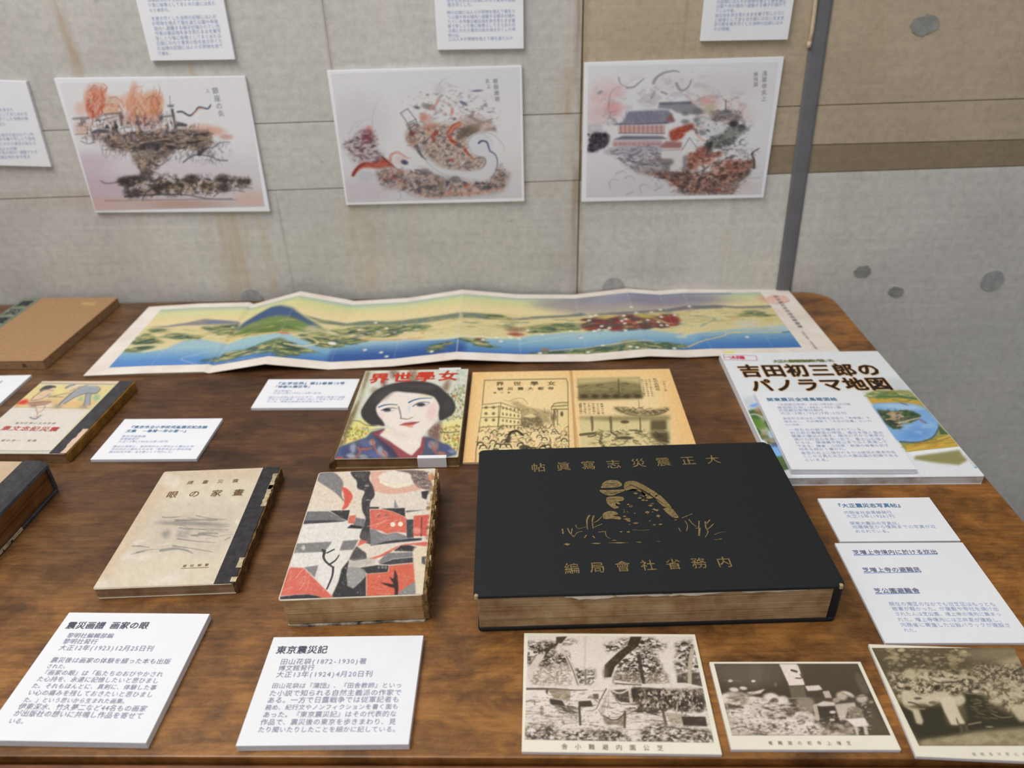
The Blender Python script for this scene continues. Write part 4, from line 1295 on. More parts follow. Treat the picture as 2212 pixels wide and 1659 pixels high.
    E.poly([(740, 1310), (1100, 1270), (1500, 1190), (2100, 1140), (3000, 1120), (3000, 1380), (760, 1380)], (164, 150, 116), .95, 7)
    E.scatter([(760, 1280), (2900, 1150), (2900, 1370), (760, 1370)], 120, (16, 40), [(150, 136, 104), (176, 162, 128), (130, 116, 86)], .5, 2)
    H = (206, 190, 162)
    E.poly([(520, 680), (600, 650), (700, 700), (840, 720), (980, 680), (1080, 680), (1180, 740), (1300, 720), (1340, 800), (1260, 860), (1180, 840), (1000, 810), (900, 860), (780, 830), (560, 860)], H, .95, 3, True)
    E.poly([(1000, 760), (1160, 740), (1230, 860), (1280, 980), (1340, 1090), (1270, 1095), (1230, 1030), (1250, 1105), (1160, 1105), (1070, 940)], (212, 197, 170), .98, 2)
    E.line([(1225, 1020), (1240, 1080)], 12, (60, 54, 40), .9)
    E.poly([(540, 860), (740, 900), (800, 1060), (780, 1105), (710, 1085), (660, 930)], (204, 188, 158), .95, 2.5)
    E.line([(560, 860), (680, 900), (820, 900)], 18, (160, 144, 112), .7)
    E.blob(730, 765, 50, 16, (70, 62, 48), .8)
    E.line([(610, 815), (690, 830), (770, 870)], 20, (74, 66, 50), .8)
    E.blob(920, 820, 50, 22, (90, 80, 60), .7)
    E.blob(975, 625, 46, 34, (56, 50, 38), .95, 0, .5)
    E.blob(600, 635, 50, 26, (74, 66, 52), .85)
    E.blob(560, 555, 50, 20, (80, 72, 56), .8)
    E.blob(640, 460, 90, 60, (196, 180, 148), .85, .6, .4)
    E.poly([(890, 510), (940, 490), (1200, 510), (1150, 545), (960, 545)], H, .9, 2)
    E.line([(920, 540), (1040, 565), (1250, 545)], 14, (70, 62, 48), .8)
    E.line([(1050, 420), (1120, 500)], 40, (190, 172, 140), .8)
    E.line([(1200, 480), (1430, 500), (1490, 540)], 40, (196, 180, 150), .8)
    E.blob(1470, 675, 46, 24, (206, 190, 160), .9)
    E.line([(1340, 700), (1550, 715)], 8, (176, 160, 126), .8)
    for p in ([(1260, 1110), (1300, 1110), (1330, 1220), (1280, 1220)], [(1320, 1100), (1360, 1100), (1400, 1210), (1350, 1210)]):
        E.poly(p, (96, 86, 62), .9, 2)
    E.line([(1380, 1100), (1540, 1070)], 20, (150, 134, 100), .8)
    E.blob(1650, 1130, 50, 10, (170, 156, 110), .8)
    E.strokes([(1420, 760), (1700, 800), (1750, 1050), (1450, 1000)], 50, 90, 9, [(120, 112, 76), (90, 80, 56), (150, 134, 96)], .7, .1, .3)
    E.line([(1680, 960), (1800, 1010), (1940, 1000)], 12, (150, 134, 100), .8)
    E.poly([(1880, 850), (2100, 830), (2200, 1060), (2040, 1060)], (200, 184, 154), .9, 4)
    E.im = np.stack([_blur(E.im[..., i], .5) for i in range(3)], 2)
    E.mottle(.02, .8)
    ART['C'] = E


art_cards()


# ---- woman portrait cover
def art_girl():
    A = Art((700, 780, 1060, 1020), 2212, (206, 206, 192), 1.15, 31, 1.06)
    A.poly([(0, 0), (700, 120), (560, 400), (480, 700), (350, 900), (200, 1330), (0, 1400)], (196, 196, 176), 1, 3)
    A.poly([(380, 790), (500, 760), (640, 860), (800, 890), (620, 960), (440, 1080), (240, 1120)], (214, 204, 120), .95, 4)
    A.poly([(1540, 820), (1840, 740), (1790, 1230), (1520, 1080)], (222, 210, 136), .9, 5)
    A.scatter([(1640, 420), (1880, 300), (1830, 760), (1560, 800), (1700, 660)], 200, (7, 18), [(120, 140, 80), (190, 186, 110), (150, 90, 60), (206, 200, 150), (96, 120, 90)], .75)
    A.scatter([(1640, 110), (1900, 110), (1870, 420), (1680, 420)], 110, (7, 16), [(176, 190, 176), (150, 160, 130), (200, 200, 180)], .7)
    A.scatter([(300, 860), (640, 880), (520, 1020), (270, 1090)], 110, (7, 18), [(150, 150, 60), (120, 130, 60), (190, 120, 80), (226, 214, 130)], .75)
    A.scatter([(1540, 880), (1800, 850), (1790, 1200), (1600, 1100)], 120, (7, 18), [(170, 150, 70), (150, 90, 60), (120, 130, 80), (210, 170, 110)], .75)
    A.line([(1540, 940), (1660, 950), (1790, 930)], 20, (110, 116, 80), .8)
    for p, c in (([(860, 120), (980, 120), (1000, 230), (880, 230)], (120, 96, 76)), ([(1130, 110), (1230, 110), (1250, 280), (1100, 280)], (130, 110, 84)), ([(1640, 230), (1680, 260), (1640, 420), (1560, 360)], (126, 96, 76)), ([(770, 180), (830, 180), (830, 340), (760, 350)], (116, 70, 64)), ([(1380, 900), (1560, 780), (1540, 1080), (1380, 1000)], (104, 72, 62)), ([(620, 370), (700, 350), (700, 420), (620, 420)], (150, 120, 86))):
        A.poly(p, c, .85, 4, False, .15)
    A.line([(390, 790), (470, 800), (560, 850), (700, 860)], 14, (110, 110, 96), .8)
    A.line([(480, 890), (620, 910), (760, 890)], 14, (160, 164, 170), .8)
    A.poly([(560, 140), (620, 130), (520, 400), (400, 760), (260, 1110), (80, 1200), (250, 860), (480, 480)], (112, 92, 56), .85, 3, False, .2)
    # kimono
    N, N2, RD = (78, 84, 106), (110, 120, 150), (142, 66, 72)
    A.poly([(85, 1310), (80, 1210), (130, 1160), (330, 1090), (560, 1010), (620, 940), (800, 900), (1000, 1280), (1150, 1300), (1280, 1290), (1330, 1000), (1420, 1010), (1650, 1120), (1760, 1200), (1760, 1240), (1600, 1290), (1240, 1300)], N, 1, 2)
    for x, y, rx, ry, c in ((200, 1220, 60, 60, (84, 92, 130)), (380, 1160, 40, 70, (150, 160, 178)), (600, 1210, 120, 50, (84, 92, 134)), (560, 1090, 90, 50, (92, 100, 140)), (640, 1080, 40, 36, (170, 150, 130)), (290, 1210, 70, 60, (66, 74, 116)), (740, 1190, 40, 60, (150, 160, 180)), (800, 1230, 50, 50, (160, 150, 150)),
                            (1430, 1110, 50, 50, (140, 150, 170)), (1480, 1130, 40, 70, (150, 120, 110)), (1620, 1150, 60, 50, (76, 84, 130)), (1700, 1200, 50, 26, (130, 140, 160)), (1560, 1230, 60, 30, (176, 110, 90)), (520, 1270, 60, 30, (150, 150, 150)), (680, 1260, 70, 30, (90, 100, 150)), (360, 1260, 60, 30, (170, 170, 170))):
        A.blob(x, y, rx, ry, c, .8, .2, .3)
    for pts in ([(450, 1150), (480, 1200), (420, 1280), (350, 1300)], [(500, 1170), (580, 1165), (650, 1150)], [(640, 1050), (690, 1180), (760, 1280)], [(780, 1200), (830, 1260), (800, 1290)], [(1410, 1080), (1450, 1160), (1500, 1250)], [(170, 1290), (240, 1280)]):
        A.line(pts, 30, (176, 92, 76), .75, 12)
    A.poly([(640, 960), (800, 900), (880, 1080), (1010, 1290), (900, 1290), (760, 1120)], (64, 60, 82), .9, 3)
    A.poly([(625, 960), (800, 905), (820, 930), (720, 985), (900, 1080), (1160, 1250), (1280, 1130), (1300, 1010), (1340, 1000), (1330, 1150), (1280, 1290), (1010, 1295), (900, 1150), (700, 1000)], RD, .95, 1.5)
    # neck and face
    SK = (226, 214, 204)
    A.poly([(730, 985), (830, 890), (1150, 960), (1360, 900), (1290, 1010), (1270, 1130), (1165, 1250), (1100, 1220), (900, 1080)], SK, 1, 2)
    A.poly([(740, 990), (840, 905), (900, 930), (830, 960)], (226, 212, 160), .6, 4)
    A.poly([(860, 900), (1000, 980), (1140, 1000), (1250, 960), (1180, 990), (1050, 1010), (920, 960)], (176, 142, 138), .6, 6)
    A.poly([(690, 660), (700, 590), (800, 480), (920, 415), (1100, 425), (1280, 435), (1420, 470), (1500, 520), (1530, 640), (1500, 760), (1430, 860), (1340, 930), (1180, 965), (1000, 930), (860, 860), (770, 780), (710, 700)], SK, 1, 1.5, True)
    A.blob(1430, 680, 70, 110, (222, 178, 172), .55, .2, .1)
    A.blob(760, 740, 40, 60, (222, 190, 184), .5, 0, .1)
    A.blob(1330, 460, 70, 22, (220, 206, 160), .6, .1, .2)
    A.blob(930, 600, 60, 30, (222, 208, 170), .5, 0, .1)
    # hair
    HR = (58, 54, 54)
    A.poly([(490, 690), (510, 620), (600, 480), (700, 380), (900, 300), (1150, 265), (1350, 275), (1500, 320), (1600, 400), (1700, 500), (1745, 600), (1720, 690), (1640, 750), (1540, 790), (1520, 700), (1530, 600), (1480, 500), (1420, 460), (1270, 430), (1100, 415), (930, 405), (820, 470), (730, 560), (690, 620), (710, 710), (780, 800), (800, 860), (700, 850), (620, 850), (520, 770)], HR, 1, 1.5, True)
    A.blob(800, 440, 160, 60, (84, 80, 80), .5, -.6, .1)
    A.blob(1250, 340, 250, 30, (80, 76, 76), .5, .05, .1)
    A.blob(1640, 600, 60, 80, (76, 72, 74), .5, .3, .1)
    A.strokes([(900, 330), (1450, 320), (1500, 420), (1000, 400)], 24, 120, 4, [(96, 92, 92)], .5, .05, .15)
    # features
    BL = (44, 92, 128)
    A.line([(725, 612), (800, 585), (880, 575), (970, 580)], 18, BL, .95, 10)
    A.line([(1125, 550), (1200, 515), (1300, 495), (1430, 492)], 20, BL, .95, 8)
    A.line([(760, 655), (840, 625), (930, 625), (970, 632)], 13, (60, 60, 80), .9, 6)
    A.blob(835, 648, 52, 22, (46, 50, 62), .95, 0, .6)
    A.line([(790, 672), (850, 680), (930, 650)], 7, (130, 124, 130), .7)
    A.line([(1180, 600), (1250, 555), (1330, 545), (1400, 550)], 13, (60, 70, 96), .9, 8)
    A.blob(1285, 578, 56, 22, (46, 50, 62), .95, -.05, .6)
    A.line([(1230, 600), (1310, 605), (1395, 565)], 7, (130, 126, 134), .7)
    A.line([(990, 610), (1010, 680), (1020, 740), (1015, 760)], 22, (110, 104, 116), .75, 16)
    A.line([(1015, 760), (1060, 765), (1110, 770), (1180, 742)], 14, (110, 100, 104), .85, 8)
    A.blob(1130, 640, 22, 50, (200, 200, 206), .6, 0, .2)
    A.poly([(1000, 850), (1060, 822), (1140, 812), (1180, 808), (1270, 805), (1180, 845), (1100, 845)], (150, 54, 66), .95, 1.2)
    A.poly([(1040, 850), (1120, 842), (1220, 828), (1170, 862), (1110, 870)], (222, 116, 76), .95, 1.2)
    A.line([(1000, 850), (1110, 845), (1265, 808)], 6, (110, 50, 60), .7)
    A.blob(1150, 876, 40, 8, (170, 150, 146), .7)
    A.line([(1700, 1290), (1790, 1230), (1840, 900), (1900, 400)], 40, (196, 176, 150), .6)
    A.mottle(.012, 1)
    ART['GIRL'] = A


art_girl()


# ---- abstract cover in red, black, grey and cream
def art_tokyo():
    A = Art((580, 1000, 1000, 1380), 1834, (214, 202, 186), 1.0, 41, 1.04)
    CR, GR, BK, RD, WH, TA = (214, 198, 178), (124, 121, 119), (58, 55, 56), (204, 104, 86), (216, 211, 204), (212, 166, 146)
    A.poly([(340, 440), (700, 430), (780, 590), (900, 620), (780, 830), (700, 1000), (600, 1260), (90, 980), (250, 760), (320, 570)], WH, .9, 4)
    P = lambda pts, c, a=1.0, s=.8, sm=False, tx=.06: A.poly(pts, c, a, s, sm, tx)
    P([(330, 130), (480, 60), (700, 60), (820, 260), (900, 280), (880, 430), (350, 450), (380, 260)], CR, .9, 3)
    P([(445, 125), (500, 90), (590, 80), (660, 120), (705, 190), (690, 300), (720, 370), (640, 290), (570, 240), (460, 165)], GR, 1, 1, True)
    P([(690, 230), (745, 245), (790, 300), (780, 360), (740, 420), (695, 440), (715, 370), (705, 280)], (206, 90, 74), 1, .8, True)
    P([(960, 80), (1210, 70), (1100, 90), (1035, 130), (1060, 190), (1180, 240), (1330, 220), (1390, 190), (1440, 250), (1300, 280), (1150, 295), (1000, 270), (970, 190)], TA, 1, 1, False)
    P([(1040, 140), (1080, 95), (1180, 75), (1300, 75), (1360, 120), (1370, 170), (1290, 220), (1180, 235), (1080, 200)], (222, 210, 194), 1, 1, True)
    A.line([(1060, 180), (1160, 215), (1290, 205), (1370, 170)], 26, (228, 218, 190), .7)
    P([(1190, 68), (1420, 70), (1500, 100), (1550, 240), (1480, 250), (1400, 220), (1350, 150), (1330, 100)], (120, 100, 98), 1, 1.2, True, .15)
    A.strokes([(1360, 90), (1500, 90), (1540, 230), (1400, 220)], 40, 60, 8, [(196, 180, 160), (84, 78, 80), (150, 140, 130)], .7, .1, .5)
    A.blob(1535, 130, 30, 40, (206, 140, 104), .9)
    P([(1440, 270), (1550, 255), (1500, 300), (1490, 345), (1450, 330)], (54, 50, 54), 1, 1)
    P([(785, 80), (950, 75), (950, 150), (990, 230), (1000, 310), (960, 370), (955, 460), (960, 560), (950, 700), (900, 720), (860, 700), (890, 600), (915, 520), (885, 450), (880, 350), (905, 270), (840, 240), (830, 170), (795, 130)], (64, 60, 60), 1, 1, True)
    A.blob(870, 110, 50, 24, (96, 90, 88), .6, 0, .2)
    A.blob(930, 215, 20, 12, (150, 146, 142), .8)
    A.blob(940, 350, 22, 8, (140, 136, 132), .8)
    P([(325, 500), (350, 458), (570, 455), (690, 520), (740, 550), (560, 560), (330, 575)], (110, 108, 108), 1, .8)
    P([(330, 545), (600, 540), (720, 552), (560, 562), (330, 576)], (66, 64, 68), 1, .8)
    P([(580, 452), (768, 445), (745, 545), (690, 520)], BK, 1, .6)
    P([(760, 500), (825, 492), (810, 575), (748, 568)], RD)
    P([(825, 515), (910, 530), (905, 600), (800, 590)], (112, 110, 114))
    P([(740, 615), (780, 582), (890, 600), (880, 620)], (44, 42, 50))
    P([(945, 415), (1045, 415), (1040, 432), (945, 432)], BK)
    P([(1060, 430), (1285, 425), (1290, 510), (1180, 460)], BK)
    P([(1190, 340), (1205, 380), (1225, 420), (1185, 425)], (130, 128, 128))
    P([(1290, 450), (1480, 442), (1300, 468)], (104, 102, 108))
    P([(960, 440), (1080, 440), (1180, 462), (1300, 520), (1305, 660), (1200, 650), (1120, 670), (1060, 640), (955, 620)], RD, 1, .8)
    A.strokes([(970, 450), (1290, 530), (1290, 640), (970, 600)], 30, 90, 6, [(226, 140, 120), (190, 80, 62), (232, 170, 150)], .6, -.4, .4)
    A.blob(1040, 500, 14, 10, (120, 100, 96), .8)
    A.blob(1110, 495, 14, 10, (120, 100, 96), .8)
    A.blob(1172, 580, 24, 22, (232, 216, 196), 1, 0, .85)
    A.blob(1245, 577, 24, 22, (232, 216, 196), 1, 0, .85)
    P([(955, 625), (1000, 625), (1060, 660), (1120, 675), (1200, 655), (1305, 690), (1305, 710), (960, 785)], (124, 121, 122), 1, .8)
    A.blob(1150, 700, 90, 24, (146, 143, 143), .6, -.1, .2)
    P([(1300, 535), (1370, 532), (1368, 705), (1305, 712)], (70, 68, 74))
    P([(1370, 500), (1520, 485), (1505, 690), (1365, 690)], (198, 92, 78), 1, .8)
    A.line([(1445, 520), (1440, 690)], 14, (110, 60, 60), .8)
    A.blob(1400, 640, 40, 30, (226, 160, 140), .6, 0, .2)
    P([(880, 640), (960, 660), (965, 770), (870, 740)], (84, 80, 80))
    P([(985, 775), (1110, 740), (1330, 712), (1450, 708), (1440, 730), (1200, 752)], (56, 55, 68))
    P([(865, 722), (945, 742), (890, 765), (835, 790)], RD)
    P([(250, 760), (600, 742), (560, 800), (520, 840), (240, 850)], (126, 123, 120), 1, 1)
    A.blob(330, 800, 16, 24, (196, 190, 180), .9)
    P([(705, 735), (850, 725), (800, 820), (670, 825)], (122, 119, 116), 1, 1)
    P([(830, 785), (920, 850), (930, 905), (800, 925), (760, 910), (800, 830)], (78, 75, 74), 1, 1)
    P([(930, 905), (1050, 870), (1200, 790), (1290, 765), (1500, 742), (1500, 790), (1360, 772), (1230, 790), (1110, 870), (1000, 905)], RD, 1, .8)
    P([(1180, 830), (1250, 780), (1330, 775), (1400, 795), (1360, 835)], BK, 1, .8)
    P([(1035, 930), (1120, 850), (1360, 840), (1365, 885), (1170, 905), (1050, 955)], (122, 119, 118), 1, .8)
    P([(1050, 955), (1170, 910), (1365, 890), (1365, 940), (1140, 960)], (66, 64, 68))
    P([(760, 915), (860, 910), (1010, 900), (980, 970), (840, 985), (740, 990)], (170, 165, 158), .7, 4)
    P([(860, 990), (1020, 965), (1135, 968), (1125, 1030), (930, 1045)], (58, 56, 58), 1, .8)
    for x in (1040, 1075, 1105):
        A.blob(x, 985, 12, 12, (150, 146, 142), .7)
    P([(740, 985), (870, 990), (925, 1050), (880, 1110), (800, 1185), (740, 1150), (735, 1050)], (150, 146, 142), 1, 1.5, True, .15)
    P([(690, 1000), (760, 915), (735, 1050), (745, 1160), (800, 1185), (890, 1100), (920, 1060), (920, 1275), (610, 1275), (600, 1250), (660, 1120)], (54, 52, 54), 1, 1)
    P([(925, 1050), (1130, 1030), (1140, 970), (1370, 945), (1385, 1120), (1240, 1220), (1200, 1270), (925, 1275)], (202, 100, 78), 1, .8)
    A.strokes([(940, 1150), (1180, 1150), (1160, 1270), (940, 1270)], 26, 80, 6, [(224, 140, 116), (190, 76, 56)], .5, .2, .6)
    P([(1190, 1000), (1215, 1060), (1225, 1150), (1222, 1285), (1188, 1285), (1190, 1180), (1130, 1165), (1045, 1125), (1180, 1145), (1140, 1075), (1180, 1095)], (58, 40, 40), 1, .8)
    P([(1225, 1225), (1310, 1160), (1385, 1120), (1390, 1235), (1230, 1255)], (132, 130, 126), 1, .8)
    P([(335, 985), (470, 965), (435, 1080), (390, 1040)], (130, 127, 124))
    P([(160, 1040), (210, 985), (330, 990), (440, 1100), (620, 1275), (500, 1280), (420, 1245), (300, 1240), (110, 1255)], (203, 102, 86), 1, 1)
    A.strokes([(180, 1000), (330, 1000), (480, 1180), (150, 1230)], 36, 100, 6, [(230, 170, 150), (222, 130, 110)], .6, -1.0, .6)
    P([(110, 1262), (250, 1245), (380, 1240), (460, 1255), (520, 1282), (110, 1290)], (50, 48, 58), 1, .8)
    for pts, w in (([(530, 830), (520, 890), (550, 940), (610, 985)], 26), ([(610, 985), (600, 1070), (550, 1190)], 22), ([(550, 850), (620, 815)], 12), ([(570, 960), (630, 920), (665, 870)], 16), ([(510, 820), (530, 850)], 22)):
        A.line(pts, w, (62, 60, 60), 1, w * .6)
    P([(1370, 800), (1500, 790), (1480, 1230), (1400, 1240), (1385, 1100), (1370, 940)], (216, 200, 172), 1, 2)
    P([(1445, 885), (1490, 880), (1480, 960), (1445, 950)], (84, 82, 80))
    A.line([(1560, 250), (1530, 700), (1500, 1240)], 60, (190, 160, 112), .8, 40)
    A.scatter([(1520, 100), (1600, 100), (1540, 1240), (1470, 1240)], 120, (8, 22), [(150, 116, 72), (206, 186, 146), (120, 88, 56), (222, 206, 170)], .7)
    A.scatter([(90, 80), (1500, 80), (1480, 1270), (90, 1280)], 160, (4, 10), [(226, 218, 206), (200, 190, 176)], .35)
    A.mottle(.02, 1.2)
    ART['TOKYO'] = A


art_tokyo()


# ---- tan cover with a landscape sketch
def art_gaka():
    A = Art((180, 1000, 630, 1310), 2212, (212, 198, 176), .9, 51, 1.0)
    A.poly([(860, 90), (1900, 50), (1860, 170), (780, 180)], (200, 174, 146), .6, 8)
    A.poly([(820, 120), (60, 1300), (230, 1250), (900, 300)], (198, 168, 136), .6, 12)
    A.blob(920, 190, 90, 60, (220, 210, 196), .7, 0, .1)
    A.blob(1350, 410, 450, 40, (212, 199, 178), .8, 0, .1)
    A.poly([(720, 470), (1710, 440), (1560, 830), (1400, 960), (480, 960), (560, 800)], (190, 178, 160), .55, 14)
    G, D = (116, 114, 112), (86, 86, 90)
    A.line([(840, 575), (930, 580), (1040, 570)], 12, G, .7, 5)
    A.poly([(720, 632), (900, 628), (1200, 630), (1480, 652), (1550, 660), (1450, 670), (1180, 655), (900, 650)], D, .75, 3)
    for pts, w in (([(980, 612), (1200, 605), (1420, 605)], 24), ([(1200, 560), (1350, 590), (1500, 600)], 12), ([(1020, 690), (1250, 705), (1530, 705)], 16), ([(1230, 750), (1330, 745), (1430, 750)], 26), ([(1150, 770), (1300, 765), (1430, 785)], 18), ([(1000, 805), (1180, 830), (1400, 845)], 14), ([(820, 930), (980, 910), (1100, 930), (1160, 960)], 30), ([(950, 880), (1100, 900), (1250, 925), (1370, 945)], 16), ([(520, 880), (620, 885), (700, 900)], 18), ([(560, 950), (680, 925), (800, 915)], 12), ([(500, 970), (640, 940)], 12), ([(1500, 820), (1560, 790)], 10)):
        A.line(pts, w, G, .6, w * .4)
    A.strokes([(900, 560), (1550, 600), (1520, 800), (1050, 800)], 70, 120, 6, [(130, 126, 122), (160, 150, 140), (110, 108, 108)], .45, .08, .25)
    for p in ([(850, 720), (930, 710), (900, 790), (850, 795), (830, 750)], [(1010, 730), (1060, 720), (1020, 790), (990, 800)], [(1090, 720), (1150, 715), (1080, 790), (1050, 790)]):
        A.poly(p, (120, 116, 116), .7, 4, False, .2)
    for x, y, rx, ry in ((600, 830, 60, 12), (480, 990, 70, 40), (560, 860, 50, 16), (880, 860, 60, 10), (200, 1290, 70, 40), (140, 1240, 40, 40), (1640, 620, 30, 30), (650, 1000, 100, 30), (900, 1230, 200, 40)):
        A.blob(x, y, rx, ry, (222, 212, 198), .6, -.2, .1)
    A.scatter([(700, 60), (1900, 60), (1380, 1280), (80, 1330)], 60, (8, 26), [(190, 170, 142), (218, 206, 188)], .3, 1, 0, 3, .1)
    A.mottle(.012, 3)
    A.mottle(.008, 1)
    ART['GAKA'] = A


art_gaka()


# ---- two-page spread
def art_spread():
    T, I, I2 = (222, 200, 140), (92, 80, 54), (140, 122, 82)
    A = Art((990, 780, 1510, 1020), 2212 * 520 / 510, (228, 184, 122), 1.15, 61, 1.1)
    A.poly([(220, 160), (1040, 140), (1050, 900), (150, 900)], (228, 204, 154), .9, 26)
    A.poly([(1090, 120), (1900, 130), (2050, 800), (2080, 1000), (1120, 1000)], (228, 204, 154), .9, 26)
    A.blob(620, 250, 330, 160, (230, 202, 148), .6, 0, .1)
    A.line([(245, 180), (1010, 165), (1025, 200), (1035, 800), (1030, 1000)], 9, (96, 92, 66), .85, 9, False)
    A.line([(245, 180), (225, 420), (165, 850), (160, 1000)], 9, (96, 92, 66), .85, 9, False)
    # buildings
    A.poly([(225, 405), (400, 390), (590, 460), (600, 600), (200, 620)], (226, 208, 150), .9, 2)
    for pts in ([(225, 408), (400, 390), (560, 445), (590, 470)], [(400, 392), (375, 610)], [(222, 440), (395, 425), (580, 490)], [(210, 530), (380, 525), (595, 545)], [(590, 460), (600, 600)], [(205, 620), (600, 600)], [(380, 420), (370, 620)]):
        A.line(pts, 7, I, .8, 7, False)
    for y in (440, 495, 555, 605):
        for i in range(5):
            A.blob(418 + i * 36, y + i * 5, 9, 14, (110, 96, 66), .8)
    for y in (435, 492, 552):
        for x in (260, 330):
            A.blob(x, y, 16, 14, (100, 88, 60), .8)
    A.poly([(870, 440), (900, 400), (960, 388), (1020, 390), (1025, 455), (875, 455)], (216, 196, 136), .9, 1.5)
    A.poly([(890, 455), (1025, 455), (1030, 610), (900, 610)], (220, 200, 142), .9, 1.5)
    for pts in ([(870, 440), (900, 400), (970, 388), (1020, 390)], [(870, 455), (1025, 450)], [(895, 455), (895, 610)], [(930, 455), (930, 600)], [(880, 425), (1020, 415)]):
        A.line(pts, 9, I, .8)
    A.blob(970, 495, 14, 24, (84, 74, 52), .9)
    A.strokes([(870, 460), (920, 460), (910, 610), (860, 600)], 20, 60, 7, [I], .7, 1.5, .3)
    # smoke
    A.poly([(490, 390), (540, 375), (600, 400), (650, 440), (720, 450), (800, 460), (870, 480), (850, 540), (880, 590), (800, 580), (700, 560), (610, 520), (580, 460)], (160, 144, 100), .75, 3, True, .2)
    A.strokes([(500, 380), (860, 470), (870, 580), (620, 520)], 70, 50, 5, [I2, (120, 106, 72)], .6, .3, 1)
    A.line([(430, 365), (480, 375), (520, 355), (600, 350), (650, 400)], 6, I2, .7)
    A.poly([(600, 520), (740, 510), (790, 570), (780, 610), (600, 620)], (96, 84, 56), .8, 3, True, .3)
    A.poly([(600, 515), (680, 490), (740, 520), (680, 535)], (226, 208, 150), .9, 1.5)
    # crowd
    A.strokes([(200, 610), (1030, 600), (1035, 900), (170, 900)], 320, 46, 7, [I, (60, 52, 38), (150, 132, 90)], .75, .2, 1.5)
    for _ in range(46):
        x, y = A.rng.uniform(200, 1020), A.rng.uniform(640, 900)
        s = 14 + 26 * (y - 600) / 300
        A.blob(x, y, s, s * .9, (228, 210, 156), .9, 0, .7)
        A.line([(x - s, y), (x - s * .6, y - s * .8), (x + s * .5, y - s * .9), (x + s, y - s * .1)], s * .4, (62, 54, 40), .9)
        A.line([(x - s * .4, y), (x - s * .1, y + 2)], 5, I, .8)
        A.line([(x + s * .2, y), (x + s * .5, y)], 5, I, .8)
    A.line([(480, 690), (500, 665), (550, 655), (600, 690)], 22, (56, 48, 36), .95)
    A.poly([(420, 770), (470, 680), (500, 720), (480, 770)], (60, 52, 38), .85, 2)
    A.blob(620, 810, 50, 26, (60, 52, 38), .85)
    A.blob(220, 690, 40, 30, (226, 208, 152), .9)
    # photographs on the right page
    A.poly([(1115, 165), (1700, 150), (1730, 350), (1125, 368)], (132, 120, 78), .95, 1.5)
    A.poly([(1115, 165), (1700, 150), (1705, 210), (1490, 185), (1290, 205), (1118, 215)], (196, 178, 124), .9, 3)
    A.poly([(1125, 300), (1725, 285), (1730, 350), (1126, 366)], (96, 84, 54), .7, 4)
    A.strokes([(1125, 220), (1490, 195), (1705, 220), (1725, 340), (1130, 360)], 120, 70, 6, [(90, 80, 52), (160, 146, 98), (110, 100, 66), (70, 62, 42)], .6, -.02, .12)
    for i in range(6):
        A.blob(1180 + i * 100, 330, 34, 18, (64, 56, 40), .8, 0, .4)
    A.line([(1500, 170), (1505, 340)], 12, (80, 70, 46), .7)
    A.poly([(1460, 430), (1620, 450), (1780, 460), (1970, 440), (1940, 480), (1820, 510), (1600, 500), (1490, 470)], (110, 98, 64), .9, 3, True, .2)
    A.strokes([(1470, 430), (1960, 440), (1860, 500), (1560, 500)], 70, 44, 7, [(60, 54, 38), (196, 180, 130), (90, 80, 54)], .7, .1, .8)
    A.line([(1690, 370), (1695, 440)], 8, I2, .8)
    A.line([(1470, 440), (1600, 500), (1820, 512), (1950, 470)], 8, (80, 70, 46), .8)
    A.poly([(1130, 525), (1980, 512), (1990, 600), (2010, 1000), (1150, 1000), (1145, 680)], (206, 190, 138), .95, 2)
    A.poly([(1130, 522), (1980, 510), (1985, 550), (1440, 560), (1132, 540)], (120, 106, 70), .8, 4)
    for x in (1250, 1425, 1700):
        A.line([(x, 530), (x + 6, 600), (x + 6, 650)], 30 if x < 1600 else 14, (110, 98, 66), .85, 18)
    A.blob(1560, 570, 40, 16, (84, 74, 48), .9)
    A.poly([(1800, 555), (1950, 550), (1955, 650), (1800, 650)], (84, 72, 46), .9, 3)
    A.line([(1145, 690), (1330, 680), (1330, 760), (1360, 790)], 26, (84, 74, 50), .85)
    A.strokes([(1240, 650), (1960, 640), (1970, 900), (1260, 900)], 230, 60, 11, [(62, 54, 38), (214, 198, 148), (110, 98, 66), (150, 134, 92)], .75, .1, .6)
    A.poly([(1780, 660), (1970, 660), (1970, 780), (1860, 760)], (62, 54, 38), .85, 4)
    A.blob(1560, 720, 80, 16, (60, 52, 36), .8)
    A.line([(1055, 90), (1080, 450), (1110, 1000)], 26, (176, 136, 84), .7)
    A.mottle(.015, 1)
    ART['SPREAD'] = A


art_spread()


